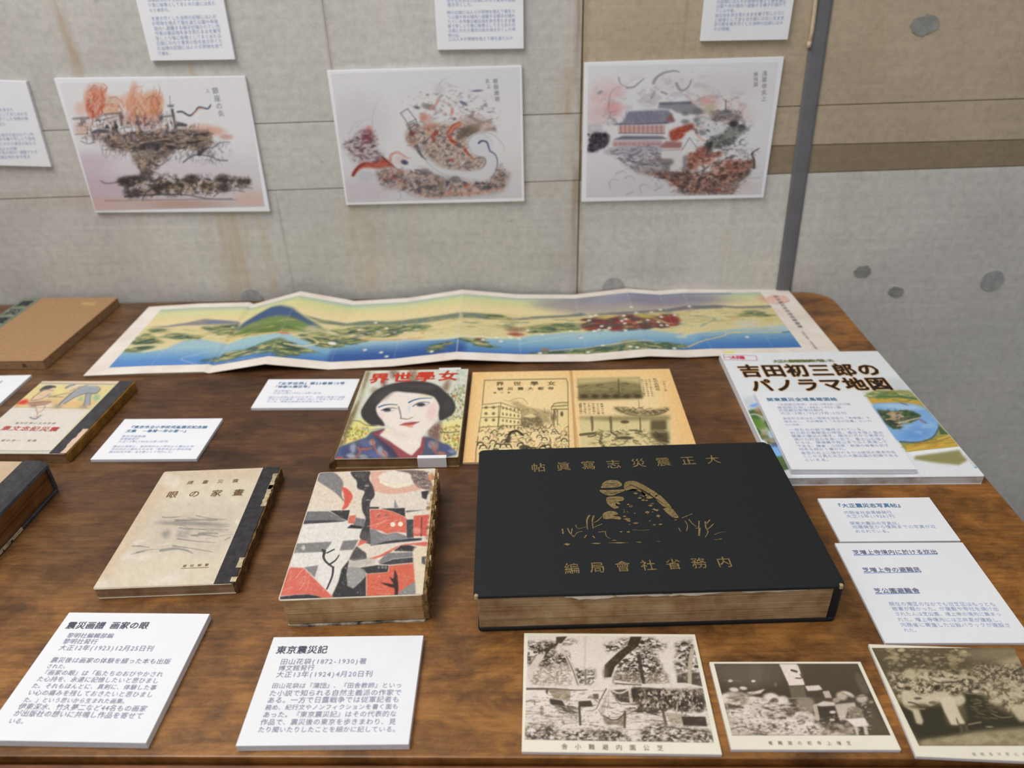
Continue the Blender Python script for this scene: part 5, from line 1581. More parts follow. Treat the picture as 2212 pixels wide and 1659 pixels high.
# ---- paperback cover: lake landscape
def art_taiyo():
    A = Art((1540, 740, 2140, 1060), 2212, (226, 230, 233), 1.0, 71, 1.05, .45)
    Gn, Yl, Bl, Db = (84, 120, 60), (206, 166, 70), (128, 174, 222), (58, 84, 70)
    A.poly([(1340, 290), (1500, 285), (1560, 360), (1640, 430), (1240, 400)], (206, 212, 216), .9, 10)
    A.poly([(190, 450), (350, 420), (400, 520), (230, 540)], (200, 208, 214), .9, 8)
    A.blob(330, 500, 36, 14, (120, 166, 226), .9, -.2, .3)
    # right-hand landscape
    A.poly([(1215, 410), (1300, 380), (1560, 380), (1680, 490), (1830, 640), (1950, 800), (1980, 830), (1540, 870), (1420, 700)], (150, 152, 84), 1, 2)
    A.poly([(1230, 440), (1400, 430), (1620, 460), (1690, 500), (1500, 480), (1270, 490)], Yl, .95, 4)
    A.strokes([(1220, 400), (1560, 385), (1640, 450), (1260, 440)], 50, 120, 9, [Gn, (176, 170, 110), (206, 200, 160), (120, 140, 90)], .7, .12, .2)
    A.line([(1300, 430), (1480, 430), (1620, 450)], 14, (70, 110, 56), .8)
    A.leafy([(1215, 410), (1300, 380), (1560, 380), (1680, 490), (1240, 440)], (86, 116, 66), .35, (26, 8), .7, 3)
    A.poly([(1270, 500), (1340, 482), (1560, 485), (1690, 530), (1790, 630), (1800, 690), (1740, 760), (1620, 795), (1490, 790), (1420, 720), (1340, 600)], Bl, 1, 2, True)
    A.blob(1500, 510, 180, 22, (176, 206, 232), .8, .05, .2)
    A.blob(1620, 730, 120, 50, (100, 150, 214), .8, -.2, .1)
    A.poly([(1300, 530), (1420, 545), (1550, 535), (1660, 580), (1640, 610), (1560, 650), (1490, 660), (1500, 690), (1440, 690), (1380, 650)], (96, 100, 64), 1, 2, False, .1)
    A.poly([(1310, 540), (1400, 560), (1440, 640), (1500, 660), (1440, 690), (1370, 640)], Db, .95, 3)
    A.poly([(1420, 560), (1500, 560), (1480, 620), (1430, 610)], (196, 160, 120), .9, 3, True, .2)
    A.poly([(1500, 545), (1600, 550), (1655, 580), (1580, 600), (1500, 590)], (62, 96, 54), .9, 3)
    isl = [(1310, 535), (1550, 540), (1650, 580), (1560, 650), (1490, 690), (1380, 650)]
    A.leafy(isl, (44, 62, 50), .35, (16, 8), .8, 3)
    A.leafy(isl, (190, 160, 120), .18, (16, 7), .8, 3)
    A.line([(1480, 640), (1560, 620), (1640, 600)], 10, (206, 200, 180), .7)
    A.leafy([(1400, 500), (1690, 540), (1780, 680), (1560, 780)], (166, 200, 232), .2, (40, 12), .5, 5)
    A.leafy([(1540, 820), (1880, 735), (1950, 800), (1560, 862)], (150, 116, 40), .3, (24, 9), .7, 3)
    A.blob(1520, 488, 40, 6, (120, 110, 120), .8, .3)
    A.blob(1670, 625, 40, 10, (130, 110, 130), .7, .5)
    A.poly([(1790, 650), (1850, 710), (1890, 730), (1810, 730)], (70, 96, 60), .95, 2)
    A.line([(1490, 790), (1640, 795), (1750, 755), (1800, 680)], 16, (84, 96, 84), .8)
    A.poly([(1530, 820), (1700, 790), (1880, 730), (1950, 800), (1960, 825), (1550, 868)], Yl, 1, 3)
    A.strokes([(1540, 810), (1880, 740), (1940, 810), (1560, 860)], 40, 110, 9, [(150, 140, 60), (222, 190, 100), (110, 120, 70), (190, 130, 50)], .7, -.2, .2)
    A.poly([(1560, 872), (1970, 826), (1985, 850), (1590, 900)], (238, 240, 242), 1, 1)
    A.poly([(1610, 905), (1960, 855), (1990, 900), (2030, 935), (1960, 975), (1800, 960), (1600, 930)], (146, 142, 92), 1, 5)
    A.line([(2010, 900), (2090, 990)], 20, (206, 206, 206), .8, 14)
    A.blob(2095, 995, 14, 5, (80, 150, 200), .9)
    A.poly([(1000, 1060), (1400, 1050), (1500, 1062), (1100, 1072)], (186, 186, 166), .6, 5)
    # left-hand strip
    A.poly([(235, 545), (400, 540), (500, 700), (620, 1000), (560, 1020), (420, 780), (300, 700)], (82, 116, 62), 1, 3)
    A.scatter([(240, 550), (400, 545), (560, 820), (430, 790), (300, 690)], 90, (12, 34), [(60, 100, 50), (110, 140, 60), (130, 130, 90), (48, 80, 66), (176, 176, 150), (150, 120, 80)], .8, 1.3, .5)
    A.line([(250, 590), (330, 570), (400, 600)], 14, (190, 186, 170), .8)
    A.blob(350, 640, 70, 40, (96, 140, 50), .8, .4, .2)
    A.poly([(430, 700), (470, 700), (500, 780), (450, 760)], (170, 196, 214), .9, 3)
    A.poly([(400, 760), (520, 760), (530, 790), (420, 790)], (150, 140, 120), .9, 3)
    A.poly([(430, 810), (530, 810), (590, 900), (480, 910)], (128, 176, 226), 1, 3)
    A.poly([(470, 800), (530, 800), (540, 830), (460, 830)], (80, 96, 130), .9, 4)
    A.poly([(500, 920), (590, 905), (620, 1005), (560, 1012)], (84, 110, 62), 1, 3, False, .15)
    A.mottle(.008, 1)
    ART['TAIYO'] = A


art_taiyo()


# ---- children picture cover
def art_child():
    A = Art((0, 810, 300, 1020), 2212, (214, 207, 196), 1.1, 81, 1.04)
    A.poly([(640, 75), (1910, 100), (1880, 140), (600, 125)], (222, 190, 160), 1, 2)
    A.line([(600, 130), (1200, 140), (1860, 150)], 18, (140, 144, 132), .9)
    A.poly([(590, 150), (1840, 165), (1460, 530), (200, 510), (360, 330)], (216, 198, 140), 1, 2)
    A.poly([(850, 420), (1600, 420), (1460, 528), (830, 522)], (214, 174, 120), .9, 6)
    A.poly([(430, 480), (900, 330), (1200, 350), (960, 470), (800, 520)], (212, 178, 134), .8, 6)
    A.blob(950, 240, 80, 70, (220, 206, 140), .8, 0, .2)
    A.line([(650, 245), (720, 195), (800, 180), (880, 190)], 46, (80, 82, 88), .95, 30)
    A.poly([(490, 400), (640, 280), (760, 230), (840, 240), (800, 310), (700, 360), (560, 410)], (216, 184, 160), .95, 4, True)
    A.blob(820, 230, 44, 36, (222, 188, 164), .9, 0, .4)
    A.poly([(250, 490), (300, 430), (420, 390), (455, 420), (420, 455), (320, 475)], (200, 44, 44), 1, 3, True)
    A.blob(320, 480, 60, 12, (222, 176, 110), .8)
    A.poly([(450, 450), (600, 430), (820, 420), (700, 470), (500, 495)], (140, 84, 92), .9, 4, True, .2)
    A.poly([(740, 340), (790, 300), (830, 340), (780, 355)], (140, 150, 160), .9, 3)
    A.poly([(560, 490), (720, 470), (820, 450), (820, 500), (700, 540), (620, 600), (600, 640), (570, 560)], (222, 200, 180), .95, 3)
    A.line([(590, 540), (600, 620), (580, 680)], 12, (170, 130, 120), .7)
    A.line([(480, 675), (560, 700), (640, 650), (660, 640)], 26, (120, 116, 128), .85, 14)
    A.line([(540, 660), (640, 655)], 12, (190, 150, 140), .8)
    # boy in grey
    A.poly([(1060, 210), (1200, 160), (1360, 165), (1250, 230), (1110, 260)], (220, 192, 170), .9, 4)
    A.line([(1050, 205), (1120, 170), (1200, 155)], 34, (110, 126, 146), .85, 14)
    A.poly([(940, 470), (1080, 340), (1260, 210), (1390, 165), (1540, 180), (1600, 220), (1540, 290), (1450, 310), (1430, 480), (1330, 490), (1370, 320), (1380, 290), (1200, 350), (1020, 460)], (152, 156, 164), 1, 2)
    A.line([(1200, 240), (1080, 340), (960, 450)], 20, (116, 118, 128), .6)
    A.line([(1370, 300), (1340, 480)], 20, (120, 122, 132), .7)
    A.line([(1600, 220), (1530, 290), (1400, 285)], 16, (112, 112, 122), .8)
    A.poly([(830, 510), (950, 465), (990, 500), (900, 525)], (120, 122, 118), .9, 3)
    A.poly([(1240, 515), (1340, 480), (1400, 500), (1380, 528)], (120, 122, 118), .9, 3)
    A.poly([(1230, 400), (1280, 350), (1330, 350), (1310, 415)], (140, 168, 130), .95, 3)
    A.poly([(1480, 400), (1500, 330), (1570, 310), (1600, 360), (1540, 415)], (144, 176, 140), .95, 3, True)
    O_ = (96, 84, 82)
    for pts, w in (([(490, 400), (560, 330), (650, 270), (740, 235), (820, 250)], 12), ([(500, 410), (620, 390), (720, 350), (790, 300)], 10), ([(780, 350), (900, 330), (1010, 300), (1130, 290)], 12), ([(850, 350), (1000, 350)], 10), ([(1110, 265), (1180, 225), (1290, 180)], 10),
                   ([(940, 470), (1080, 340), (1260, 210), (1390, 165)], 12), ([(1020, 460), (1200, 350), (1380, 290), (1370, 320), (1330, 490)], 12), ([(1430, 480), (1450, 310), (1540, 290), (1600, 220), (1540, 180)], 12), ([(450, 450), (600, 430), (820, 420)], 10), ([(500, 495), (700, 470), (820, 430)], 12), ([(560, 495), (575, 560), (600, 640)], 10), ([(720, 475), (700, 540), (625, 600)], 10)):
        A.line(pts, w, O_, .75, w * .6)
    A.blob(770, 205, 90, 22, (66, 64, 70), .9, -.2, .4)
    A.blob(840, 250, 10, 6, O_, .9)
    A.line([(200, 512), (500, 515), (830, 522), (1460, 530)], 10, (150, 140, 120), .7)
    A.line([(0, 1205), (400, 1210), (830, 1205)], 10, (130, 136, 120), .8)
    A.line([(0, 1225), (400, 1232), (820, 1225)], 6, (150, 160, 150), .8)
    A.line([(1900, 110), (1400, 580), (820, 1220)], 30, (206, 198, 140), .6)
    A.mottle(.01, 1.5)
    ART['CHILD'] = A


art_child()

# ---- the panorama map: laid out on the map's own sheet (u along, v down)
FOLD_T = np.array([-0.5347, -0.448, -0.366, -0.359, -0.277, -0.190, -0.100, -0.009, 0.082, 0.177, 0.263, 0.317, 0.356, 0.445, 0.5347])
FOLD_B = np.array([0.004, 0.007, 0.0065, 0.003, 0.0235, 0.0030, 0.0055, 0.0175, 0.0060, 0.0022, 0.0105, 0.0045, 0.0062, 0.0040, 0.0022])
FOLD_F = np.array([0.0035, 0.0045, 0.0040, 0.0015, 0.0135, 0.0015, 0.0035, 0.0115, 0.0045, 0.0015, 0.0070, 0.0032, 0.0040, 0.0020, 0.0015])
MAP_C, MAP_TH, MAP_W, MAP_D = (-0.0621, -0.1275), 0.0373, 1.0694, 0.2285
MX0, MX1, MY0, MY1 = -0.508, 0.486, -0.0935, 0.098


def map_z(x, y):
    t = np.clip((np.asarray(y) + MAP_D / 2) / MAP_D, 0, 1)
    return np.interp(x, FOLD_T, FOLD_F) * (1 - t) + np.interp(x, FOLD_T, FOLD_B) * t


MCW, MCH = 1400, 270


def map_pt(p):
    c, s = math.cos(MAP_TH), math.sin(MAP_TH)
    z = 0.004
    for _ in range(4):
        P = on_z(p, z)[:2] - np.array(MAP_C)
        x, y = c * P[0] + s * P[1], -s * P[0] + c * P[1]
        z = float(map_z(x, y))
    return (x - MX0) / (MX1 - MX0) * MCW, (MY1 - y) / (MY1 - MY0) * MCH


def art_map():
    A = Art((0, 0, MCW, MCH), MCW, (214, 206, 160), 1.0, 91, 1.05)
    a, b, c, e = crop(160, 620, 640, 2212), crop(600, 620, 1120, 2212), crop(1100, 600, 1560, 2212), crop(1500, 600, 1900, 2212)
    m = lambda z, pts: [map_pt(z(*p)) for p in pts]
    # sky
    A.vgrad(0, 26, (160, 184, 168), (206, 208, 150))
    A.vgrad(26, 60, (206, 208, 150), (226, 206, 146))
    A.vgrad(60, 110, (226, 206, 146), (228, 208, 160))
    for x, w, col in ((300, 120, (206, 204, 120)), (150, 200, (222, 212, 150)), (760, 200, (206, 206, 140))):
        A.blob(x, 30, w, 20, col, .5, 0, .1)
    # land base
    A.poly([(0, 92), (200, 80), (420, 92), (700, 88), (1000, 84), (1400, 70), (1400, 200), (0, 200)], (216, 198, 140), .95, 4)
    # smoke over the burning city
    A.poly([(930, 0), (1080, 2), (1220, 4), (1300, 30), (1240, 70), (1100, 100), (1000, 95), (900, 60), (860, 30)], (140, 134, 146), .75, 16, True)
    A.blob(1060, 18, 50, 22, (176, 176, 186), .7, -.3, .1)
    A.blob(1150, 30, 160, 30, (120, 118, 148), .6, .05, .1)
    A.vgrad(0, 10, (84, 110, 170), (130, 130, 150), .6, 1090, 1330)
    # water: built from its own shore outline
    W1, W2, W3 = (150, 186, 196), (104, 158, 204), (56, 112, 186)
    A.poly(m(a, [(430, 650), (500, 640), (700, 650), (900, 620), (1080, 540), (1270, 520), (1500, 570), (1700, 510), (1900, 475), (2212, 470)]) + m(b, [(100, 440), (300, 500), (600, 540), (860, 490), (1100, 480), (1350, 490), (1560, 480)]) + m(c, [(20, 640), (250, 600), (600, 570), (900, 555), (1220, 530), (1380, 500), (1480, 545), (1800, 580), (1850, 620)]) + [(1150, 214), (1250, 190), (1400, 172), (1400, 270), (0, 270), (0, 205)], W1, 1, 3)
    x = np.arange(MCW)
    msk = A.im.copy()
    def deepen(y0, y1, col, am, x0=0, x1=MCW):
        t = np.clip((np.arange(MCH)[:, None] - y0) / (y1 - y0), 0, 1) * np.ones((1, MCW))
        t[:, :x0] = 0
        t[:, x1:] = 0
        t = _blur(t, 5)[..., None] * am
        blue = ((msk[..., 2] > msk[..., 0] + .08))[..., None]
        A.im = np.where(blue, A.im * (1 - t) + np.array(col) / 255 * t, A.im)
    deepen(196, 250, (92, 146, 192), 1.0)
    deepen(236, 268, (58, 108, 178), .9)
    deepen(195, 250, (40, 78, 150), .9, 440, 720)
    deepen(190, 262, (56, 116, 190), .8, 1200, 1400)
    deepen(200, 262, (84, 140, 214), .7, 0, 180)
    # distant ranges
    for z, pts, col in ((a, [(740, 395), (900, 390), (1130, 355), (1300, 318), (1400, 325), (1650, 355), (1650, 385), (1300, 380), (1100, 385), (900, 405)], (120, 118, 130)), (a, [(1290, 345), (1400, 335), (1560, 345), (1640, 370), (1350, 368)], (106, 120, 150)),
                        (b, [(240, 255), (400, 300), (640, 335), (820, 310), (1000, 320), (1200, 300), (1450, 270), (1680, 235), (1680, 275), (1500, 310), (1300, 335), (1000, 350), (640, 360), (400, 330)], (92, 112, 104)),
                        (b, [(1690, 235), (1840, 240), (2000, 260), (2150, 300), (1950, 295), (1700, 285)], (92, 110, 104)), (c, [(0, 430), (250, 405), (600, 390), (740, 365), (820, 390), (600, 410), (250, 430), (0, 445)], (92, 104, 112)),
                        (c, [(820, 385), (1050, 365), (1300, 350), (1600, 330), (1850, 290), (2212, 290), (2212, 320), (1900, 330), (1700, 350), (1200, 390)], (104, 98, 112)), (e, [(0, 345), (250, 325), (520, 345), (960, 330), (960, 355), (520, 370), (250, 350), (0, 380)], (104, 108, 118))):
        A.poly(m(z, pts), col, .85, 2, False, .1)
    # green hills
    Gs = [(74, 104, 70), (96, 122, 70), (66, 92, 84), (130, 140, 80), (206, 186, 116), (52, 80, 78)]
    def hills(z, pts, n, sz=(3, 9)):
        A.poly(m(z, pts), (96, 118, 74), .75, 3, False, .2)
        A.scatter(m(z, pts), n // 2, sz, Gs, .6, 2.6, 0, .25)
        A.leafy(m(z, pts), (50, 78, 68), .48, (7, 3), .85, 2.5)
        A.leafy(m(z, pts), (214, 190, 120), .2, (8, 2), .8, 2.5)
        A.leafy(m(z, pts), (150, 156, 84), .18, (6, 2.5), .7, 2.5)
    hills(a, [(1260, 400), (1640, 385), (1560, 480), (1440, 480), (1300, 420)], 30)
    hills(a, [(640, 520), (700, 460), (800, 500), (900, 560), (700, 570), (590, 575)], 40)
    hills(a, [(900, 490), (990, 465), (1200, 490), (1270, 520), (1000, 515)], 30)
    hills(a, [(780, 430), (900, 425), (880, 455), (790, 450)], 14)
    hills(a, [(510, 640), (650, 600), (780, 590), (640, 640)], 24)
    hills(b, [(470, 400), (700, 370), (1000, 345), (1400, 350), (1300, 400), (1000, 420), (600, 430)], 70)
    hills(b, [(220, 450), (340, 415), (500, 440), (700, 470), (830, 500), (600, 540), (450, 560), (380, 560)], 90)
    hills(b, [(700, 430), (900, 400), (1100, 420), (1000, 460), (800, 460)], 40)
    hills(a, [(1240, 725), (1400, 735), (1500, 660), (1800, 600), (1950, 540), (2100, 530), (2212, 560), (2212, 650), (2050, 680), (1900, 640), (1600, 700), (1380, 745)], 110)
    hills(b, [(0, 470), (100, 530), (340, 590), (200, 620), (0, 640)], 60)
    hills(b, [(1370, 600), (1420, 545), (1560, 500), (1600, 520), (1480, 560), (1560, 555), (1430, 600)], 40, (3, 7))
    hills(b, [(1660, 470), (1850, 480), (2000, 560), (1860, 550), (1700, 490)], 40, (3, 7))
    hills(c, [(160, 825), (420, 770), (900, 725), (1300, 680), (1700, 685), (1850, 700), (1700, 740), (1300, 760), (900, 790), (400, 800)], 170)
    hills(c, [(140, 520), (500, 480), (800, 470), (800, 530), (500, 560), (200, 580)], 60)
    hills(e, [(550, 445), (710, 405), (800, 440), (910, 455), (650, 465)], 26)
    hills(b, [(1900, 260), (2050, 265), (2150, 300), (1950, 290)], 16)
    # yellow fields and terraces
    A.strokes(m(b, [(1350, 440), (1650, 340), (2100, 420), (2100, 470), (1600, 440)]), 40, 26, 1.6, [(190, 180, 110), (226, 206, 140), (160, 170, 130)], .7, -.2, .3)
    A.strokes(m(c, [(1500, 545), (1800, 400), (2200, 420), (2200, 560), (1700, 580)]), 60, 34, 1.6, [(190, 184, 110), (226, 210, 140), (150, 170, 160)], .7, -.25, .25)
    A.strokes(m(e, [(0, 430), (900, 400), (1150, 620), (100, 700)]), 60, 30, 2, [(222, 200, 100), (206, 200, 160), (214, 180, 90), (226, 208, 140)], .7, -.1, .2)
    for i in range(4):
        A.line(m(c, [(1780, 480 - i * 26), (1960, 430 - i * 14), (2140, 420 + i * 6), (1980, 520 - i * 10)]), 1.5, (120, 150, 156), .7)
    A.poly(m(e, [(480, 520), (700, 500), (780, 600), (560, 620)]), (196, 200, 196), .5, 6)
    A.poly(m(e, [(850, 570), (1080, 540), (1160, 630), (900, 640)]), (196, 200, 196), .5, 6)
    A.line(m(c, [(1860, 720), (2000, 660), (2212, 610)]) + m(e, [(420, 660), (700, 650), (1060, 655)]), 4, (222, 190, 110), .8)
    A.line(m(e, [(1060, 655), (1195, 645)]), 6, (70, 110, 130), .8)
    # the great mountain
    A.poly(m(a, [(1570, 500), (1680, 370), (1830, 280), (1960, 210), (2050, 190), (2212, 245)]) + m(b, [(160, 220), (260, 285), (400, 370), (460, 410), (200, 410), (0, 420)]), (110, 136, 70), 1, 3, False, .05)
    A.poly(m(a, [(1600, 440), (1700, 350), (1830, 270), (1960, 200), (2050, 182), (2200, 225)]) + m(b, [(150, 210), (260, 285), (400, 370), (320, 360), (220, 310), (100, 270), (0, 262)]) + m(a, [(2060, 275), (1900, 310), (1740, 370)]), (58, 84, 134), .95, 5)
    A.poly(m(a, [(1640, 460), (1800, 390), (2000, 365), (2110, 370), (2212, 410), (2212, 440), (1900, 460)]), (92, 118, 52), .9, 4)
    A.poly(m(b, [(220, 380), (330, 350), (460, 410), (300, 420)]), (206, 190, 160), .8, 6)
    A.line(m(a, [(1520, 535), (1620, 490), (1800, 470), (2000, 455), (2212, 465)]), 6, (222, 180, 110), .85)
    A.blob(*map_pt(a(2080, 455)), 14, 5, (206, 120, 80), .8)
    A.blob(*map_pt(b(50, 425)), 8, 4, (200, 120, 80), .7)
    A.line(m(b, [(60, 520), (220, 545), (330, 530), (370, 510), (300, 470), (180, 460)]), 5, (222, 200, 140), .8)
    A.blob(*map_pt(b(500, 520)), 9, 7, (232, 224, 206), .95)
    A.line(m(b, [(780, 480), (980, 490), (1150, 480), (1330, 470)]), 7, (214, 160, 96), .75)
    A.scatter(m(b, [(700, 390), (1400, 380), (1350, 480), (760, 470)]), 26, (2.4, 5), [(222, 150, 90), (230, 200, 130), (226, 206, 180)], .8, 1.6)
    land = [(40, 110), (420, 100), (700, 100), (1000, 100), (1390, 80), (1390, 150), (1200, 170), (900, 160), (560, 165), (300, 165), (60, 165)]
    A.leafy(land, (196, 172, 100), .2, (14, 3), .6, 6)
    A.leafy(land, (110, 130, 96), .10, (10, 2), .7, 6)
    # burning city
    RDc = [(140, 40, 36), (170, 60, 44), (110, 44, 46), (90, 60, 60), (196, 96, 60), (206, 180, 90), (80, 84, 76)]
    A.scatter(m(c, [(760, 440), (1200, 400), (1720, 380), (1760, 480), (1500, 530), (1150, 550), (820, 545)]), 190, (3, 9), RDc, .8, 1.7, 0, .3)
    A.leafy(m(c, [(740, 430), (1200, 390), (1740, 370), (1780, 490), (1500, 540), (1150, 560), (800, 550)]), (74, 62, 66), .4, (7, 3), .8, 4)
    for z, x_, y_, rx, ry in ((c, 1680, 420, 16, 12), (c, 1690, 450, 18, 10), (c, 960, 460, 14, 6), (c, 1120, 525, 18, 6), (c, 1210, 460, 18, 7), (c, 860, 530, 14, 5), (c, 70, 590, 16, 8), (b, 1860, 480, 10, 5)):
        A.blob(*map_pt(z(x_, y_)), rx, ry, (150, 44, 38), .75, 0, .2)
    A.blob(*map_pt(c(1420, 400)), 22, 10, (206, 190, 80), .8, 0, .2)
    A.blob(*map_pt(c(1000, 410)), 22, 8, (206, 170, 90), .8, 0, .2)
    A.blob(*map_pt(c(60, 540)), 20, 12, (130, 90, 60), .7, 0, .1)
    A.blob(*map_pt(c(370, 750)), 10, 6, (160, 110, 66), .8, 0, .2)
    A.blob(*map_pt(c(1240, 660)), 18, 7, (160, 140, 90), .7, 0, .2)
    for z, pts in ((b, [(800, 580), (950, 603), (1000, 640), (570, 695), (615, 708), (2010, 465), (2050, 500), (2140, 460), (1415, 595), (750, 395), (900, 330), (1000, 380), (1885, 485)]), (c, [(745, 625), (1270, 305), (1570, 335), (1190, 395), (900, 390), (850, 405), (1480, 360), (1320, 365), (1720, 390), (1580, 410), (1440, 440), (1550, 460), (1210, 430), (1200, 475), (1170, 450), (1580, 495), (1640, 495), (930, 540), (1040, 525), (885, 555), (1210, 550), (960, 505), (320, 785), (970, 705), (1260, 715), (1330, 725), (1525, 755), (1575, 768), (1715, 735), (820, 775), (1160, 790), (10, 620), (100, 635), (190, 550), (340, 590), (640, 555), (830, 445), (1870, 300)]), (e, [(630, 710)])):
        for q in pts:
            A.blob(*map_pt(z(*q)), 4.2, 4.0, (230, 222, 206), .9, 0, .5)
    A.line(m(c, [(320, 800), (700, 795), (1100, 780), (1300, 765)]), 3, (222, 196, 130), .8)
    A.line(m(c, [(420, 760), (900, 715), (1380, 650), (1500, 660)]), 3, (222, 196, 130), .8)
    # routes across the sea
    A.line(m(a, [(1900, 640), (1450, 650), (1150, 690), (1070, 720), (1150, 750), (1320, 795)]), 1.6, (206, 214, 206), .7)
    A.line(m(a, [(1320, 770), (1700, 715), (1950, 700), (2212, 720)]) + m(b, [(300, 685), (800, 675), (1200, 655), (1560, 600)]), 1.6, (200, 200, 196), .7)
    A.line(m(c, [(100, 690), (400, 640), (800, 570)]), 1.6, (200, 212, 210), .7)
    # red seal at the right end
    A.blob(*map_pt(e(930, 255)), 30, 24, (222, 156, 130), .8, 0, .3)
    # crease lines
    for t in FOLD_T[1:-1]:
        q = (t - MX0) / (MX1 - MX0) * MCW
        A.line([(q, 0), (q, MCH)], 2.2, (216, 206, 184), .2 if abs(t + 0.009) > 1e-3 else .6)
    A.mottle(.015, 1)
    g = A.im.mean(2, keepdims=True)
    A.im = g + (A.im - g) * 0.86
    A.uv = True
    ART['MAP'] = A


art_map()
# ------------------------------------------------------------------ the setting
CON_PALE = concrete('concrete_pale', (209, 205, 199), (194, 190, 184), (190, 170, 140), ((-0.618, 0.014, 0.30, 0.9, .8, (168, 138, 98)), (-0.45, 0.055, -0.02, 0.17, .75, (182, 158, 118)), (-0.395, 0.012, 0.0, 0.16, .8, (186, 156, 104)), (-0.235, 0.05, 0.0, 0.18, .55, (188, 164, 126)), (0.1120, 0.012, -0.2, 0.9, .9, (140, 112, 80)), (-0.2455, 0.006, 0.3, 0.9, .6, (140, 124, 104)), (-0.362, 0.005, -0.1, 0.19, .5, (150, 142, 130)), (-0.45, 0.006, 0.355, 0.375, 1.2, (190, 140, 70)), (0.095, 0.02, 0.28, 0.36, .7, (176, 140, 96)), (-0.6, 0.3, 0.165, 0.195, .5, (176, 146, 104)), (-0.05, 0.25, 0.165, 0.195, .5, (176, 146, 104))))
CON_TAN = concrete('concrete_tan', (199, 181, 155), (181, 164, 139), (166, 142, 110), ((0.119, 0.010, -0.2, 0.9, .9, (136, 108, 76)), (0.26, 0.004, 0.3, 0.5, .5, (140, 118, 90))))
CON_BROWN = concrete('concrete_brown', (158, 140, 115), (144, 127, 104), (136, 114, 88))
CON_GREY = concrete('concrete_grey', (218, 214, 207), (202, 199, 192), (176, 162, 140), ((0.121, 0.010, -0.2, 0.3, .9, (136, 112, 84)), (0.36, 0.01, -0.1, 0.2, .5, (170, 154, 126)), (0.25, 0.06, -0.05, 0.1, .4, (160, 156, 148))))
M_JOINT = flat('joint_grime', (150, 132, 108), 0.9, 0.1, 0.3, 30)  # grimy brown backing that fills the open panel joints

j1 = lambda x: 0.2905 + 0.0095 * x
j2 = lambda x: 0.1905 + 0.0125 * x
jd = lambda x: 0.2365 + 0.004 * x
FLOOR = -0.72
TOPW = 1.35
XL, XR = -2.0, 2.0

wall = slab('wall_back', rect(XL, XR, 0.0022, 0.10), FLOOR, TOPW, M_JOINT)
tag(wall, kind='structure')


def panel(x0, x1, lo, hi, mat, proud, gl=0.0008, gr=0.0008, g=0.0007):
    bm = bmesh.new()
    y0 = -proud
    f = [bm.verts.new((x, y0, z)) for x, z in ((x0 + gl, lo(x0) + g), (x1 - gr, lo(x1) + g), (x1 - gr, hi(x1) - g), (x0 + gl, hi(x0) - g))]
    b = [bm.verts.new((v.co.x, 0.0030, v.co.z)) for v in f]
    bm.faces.new(f)
    bm.faces.new(list(reversed(b)))
    for i in range(4):
        j = (i + 1) % 4
        bm.faces.new((f[i], b[i], b[j], f[j]))
    bmesh.ops.bevel(bm, geom=list(bm.edges), offset=0.0003, segments=1, affect='EDGES')
    from_bm('panel', bm, mat, wall)


k = lambda v: (lambda x: v)
XS = 0.1165
THIN = 0.0002
panel(XL, -0.2455, j1, k(TOPW), CON_PALE, 0.0, gr=THIN)
panel(-0.2455, XS, j1, k(TOPW), CON_PALE, 0.0003, gl=THIN, gr=0.0012)
panel(XS, XR, j1, k(TOPW), CON_TAN, 0.0002, gl=0.0012)
panel(XL, -0.2455, j2, j1, CON_PALE, 0.0003, gr=0.0001)
panel(-0.2455, XS, j2, j1, CON_PALE, 0.0, gl=0.0001, gr=0.0012)
panel(XS, XR, jd, j1, CON_TAN, 0.0003, gl=0.0012)
panel(XS, XR, j2, jd, CON_BROWN, 0.0002, gl=0.0012)
panel(XL, -0.362, k(FLOOR), j2, CON_PALE, 0.0, gr=0.0001)
panel(-0.362, XS, k(FLOOR), j2, CON_PALE, 0.0002, gl=0.0001, gr=0.0012)
panel(XS, XR, k(FLOOR), j2, CON_GREY, 0.0002, gl=0.0012)


def plug(p, r, mat, ry=None, seed=0, name='plug_patch'):
    P = on_wall(p, 0)
    rng = random.Random(seed)
    bm = bmesh.new()
    vs = []
    for i in range(20):
        t = 2 * math.pi * i / 20
        q = 1 + (rng.uniform(-0.12, 0.12) if seed else 0)
        vs.append((P[0] + r * q * math.cos(t), P[2] + (ry or r) * q * math.sin(t)))
    a = [bm.verts.new((x, -0.0014, z)) for x, z in vs]
    b = [bm.verts.new((x, 0.002, z)) for x, z in vs]
    bm.faces.new(a)
    for i in range(20):
        bm.faces.new((a[i], b[i], b[(i + 1) % 20], a[(i + 1) % 20]))
    from_bm(name, bm, mat, wall)


M_PLUG = flat('plug_mortar', (176, 175, 172), 0.85, 0.1, 0.12, 90)
M_SPOT = flat('patch_mortar_dark', (158, 156, 150), 0.85, 0.1, 0.14, 80)
plug((2143, 606), 0.0185, M_PLUG)
plug((1325, 622), 0.0185, M_PLUG)
plug((545, 645), 0.0185, M_PLUG)
plug((1863, 586), 0.0135, M_SPOT, 0.011, 3)
plug((1935, 630), 0.0135, M_SPOT, 0.009, 4)
plug((1996, 55), 0.019, M_SPOT, 0.013, 5)

floor_o = slab('floor', rect(XL, XR, -3.0, 0.10), FLOOR - 0.05, FLOOR, flat('floor_grey', (92, 88, 84), 0.7, 0.2, 0.1, 12))
tag(floor_o, kind='structure')

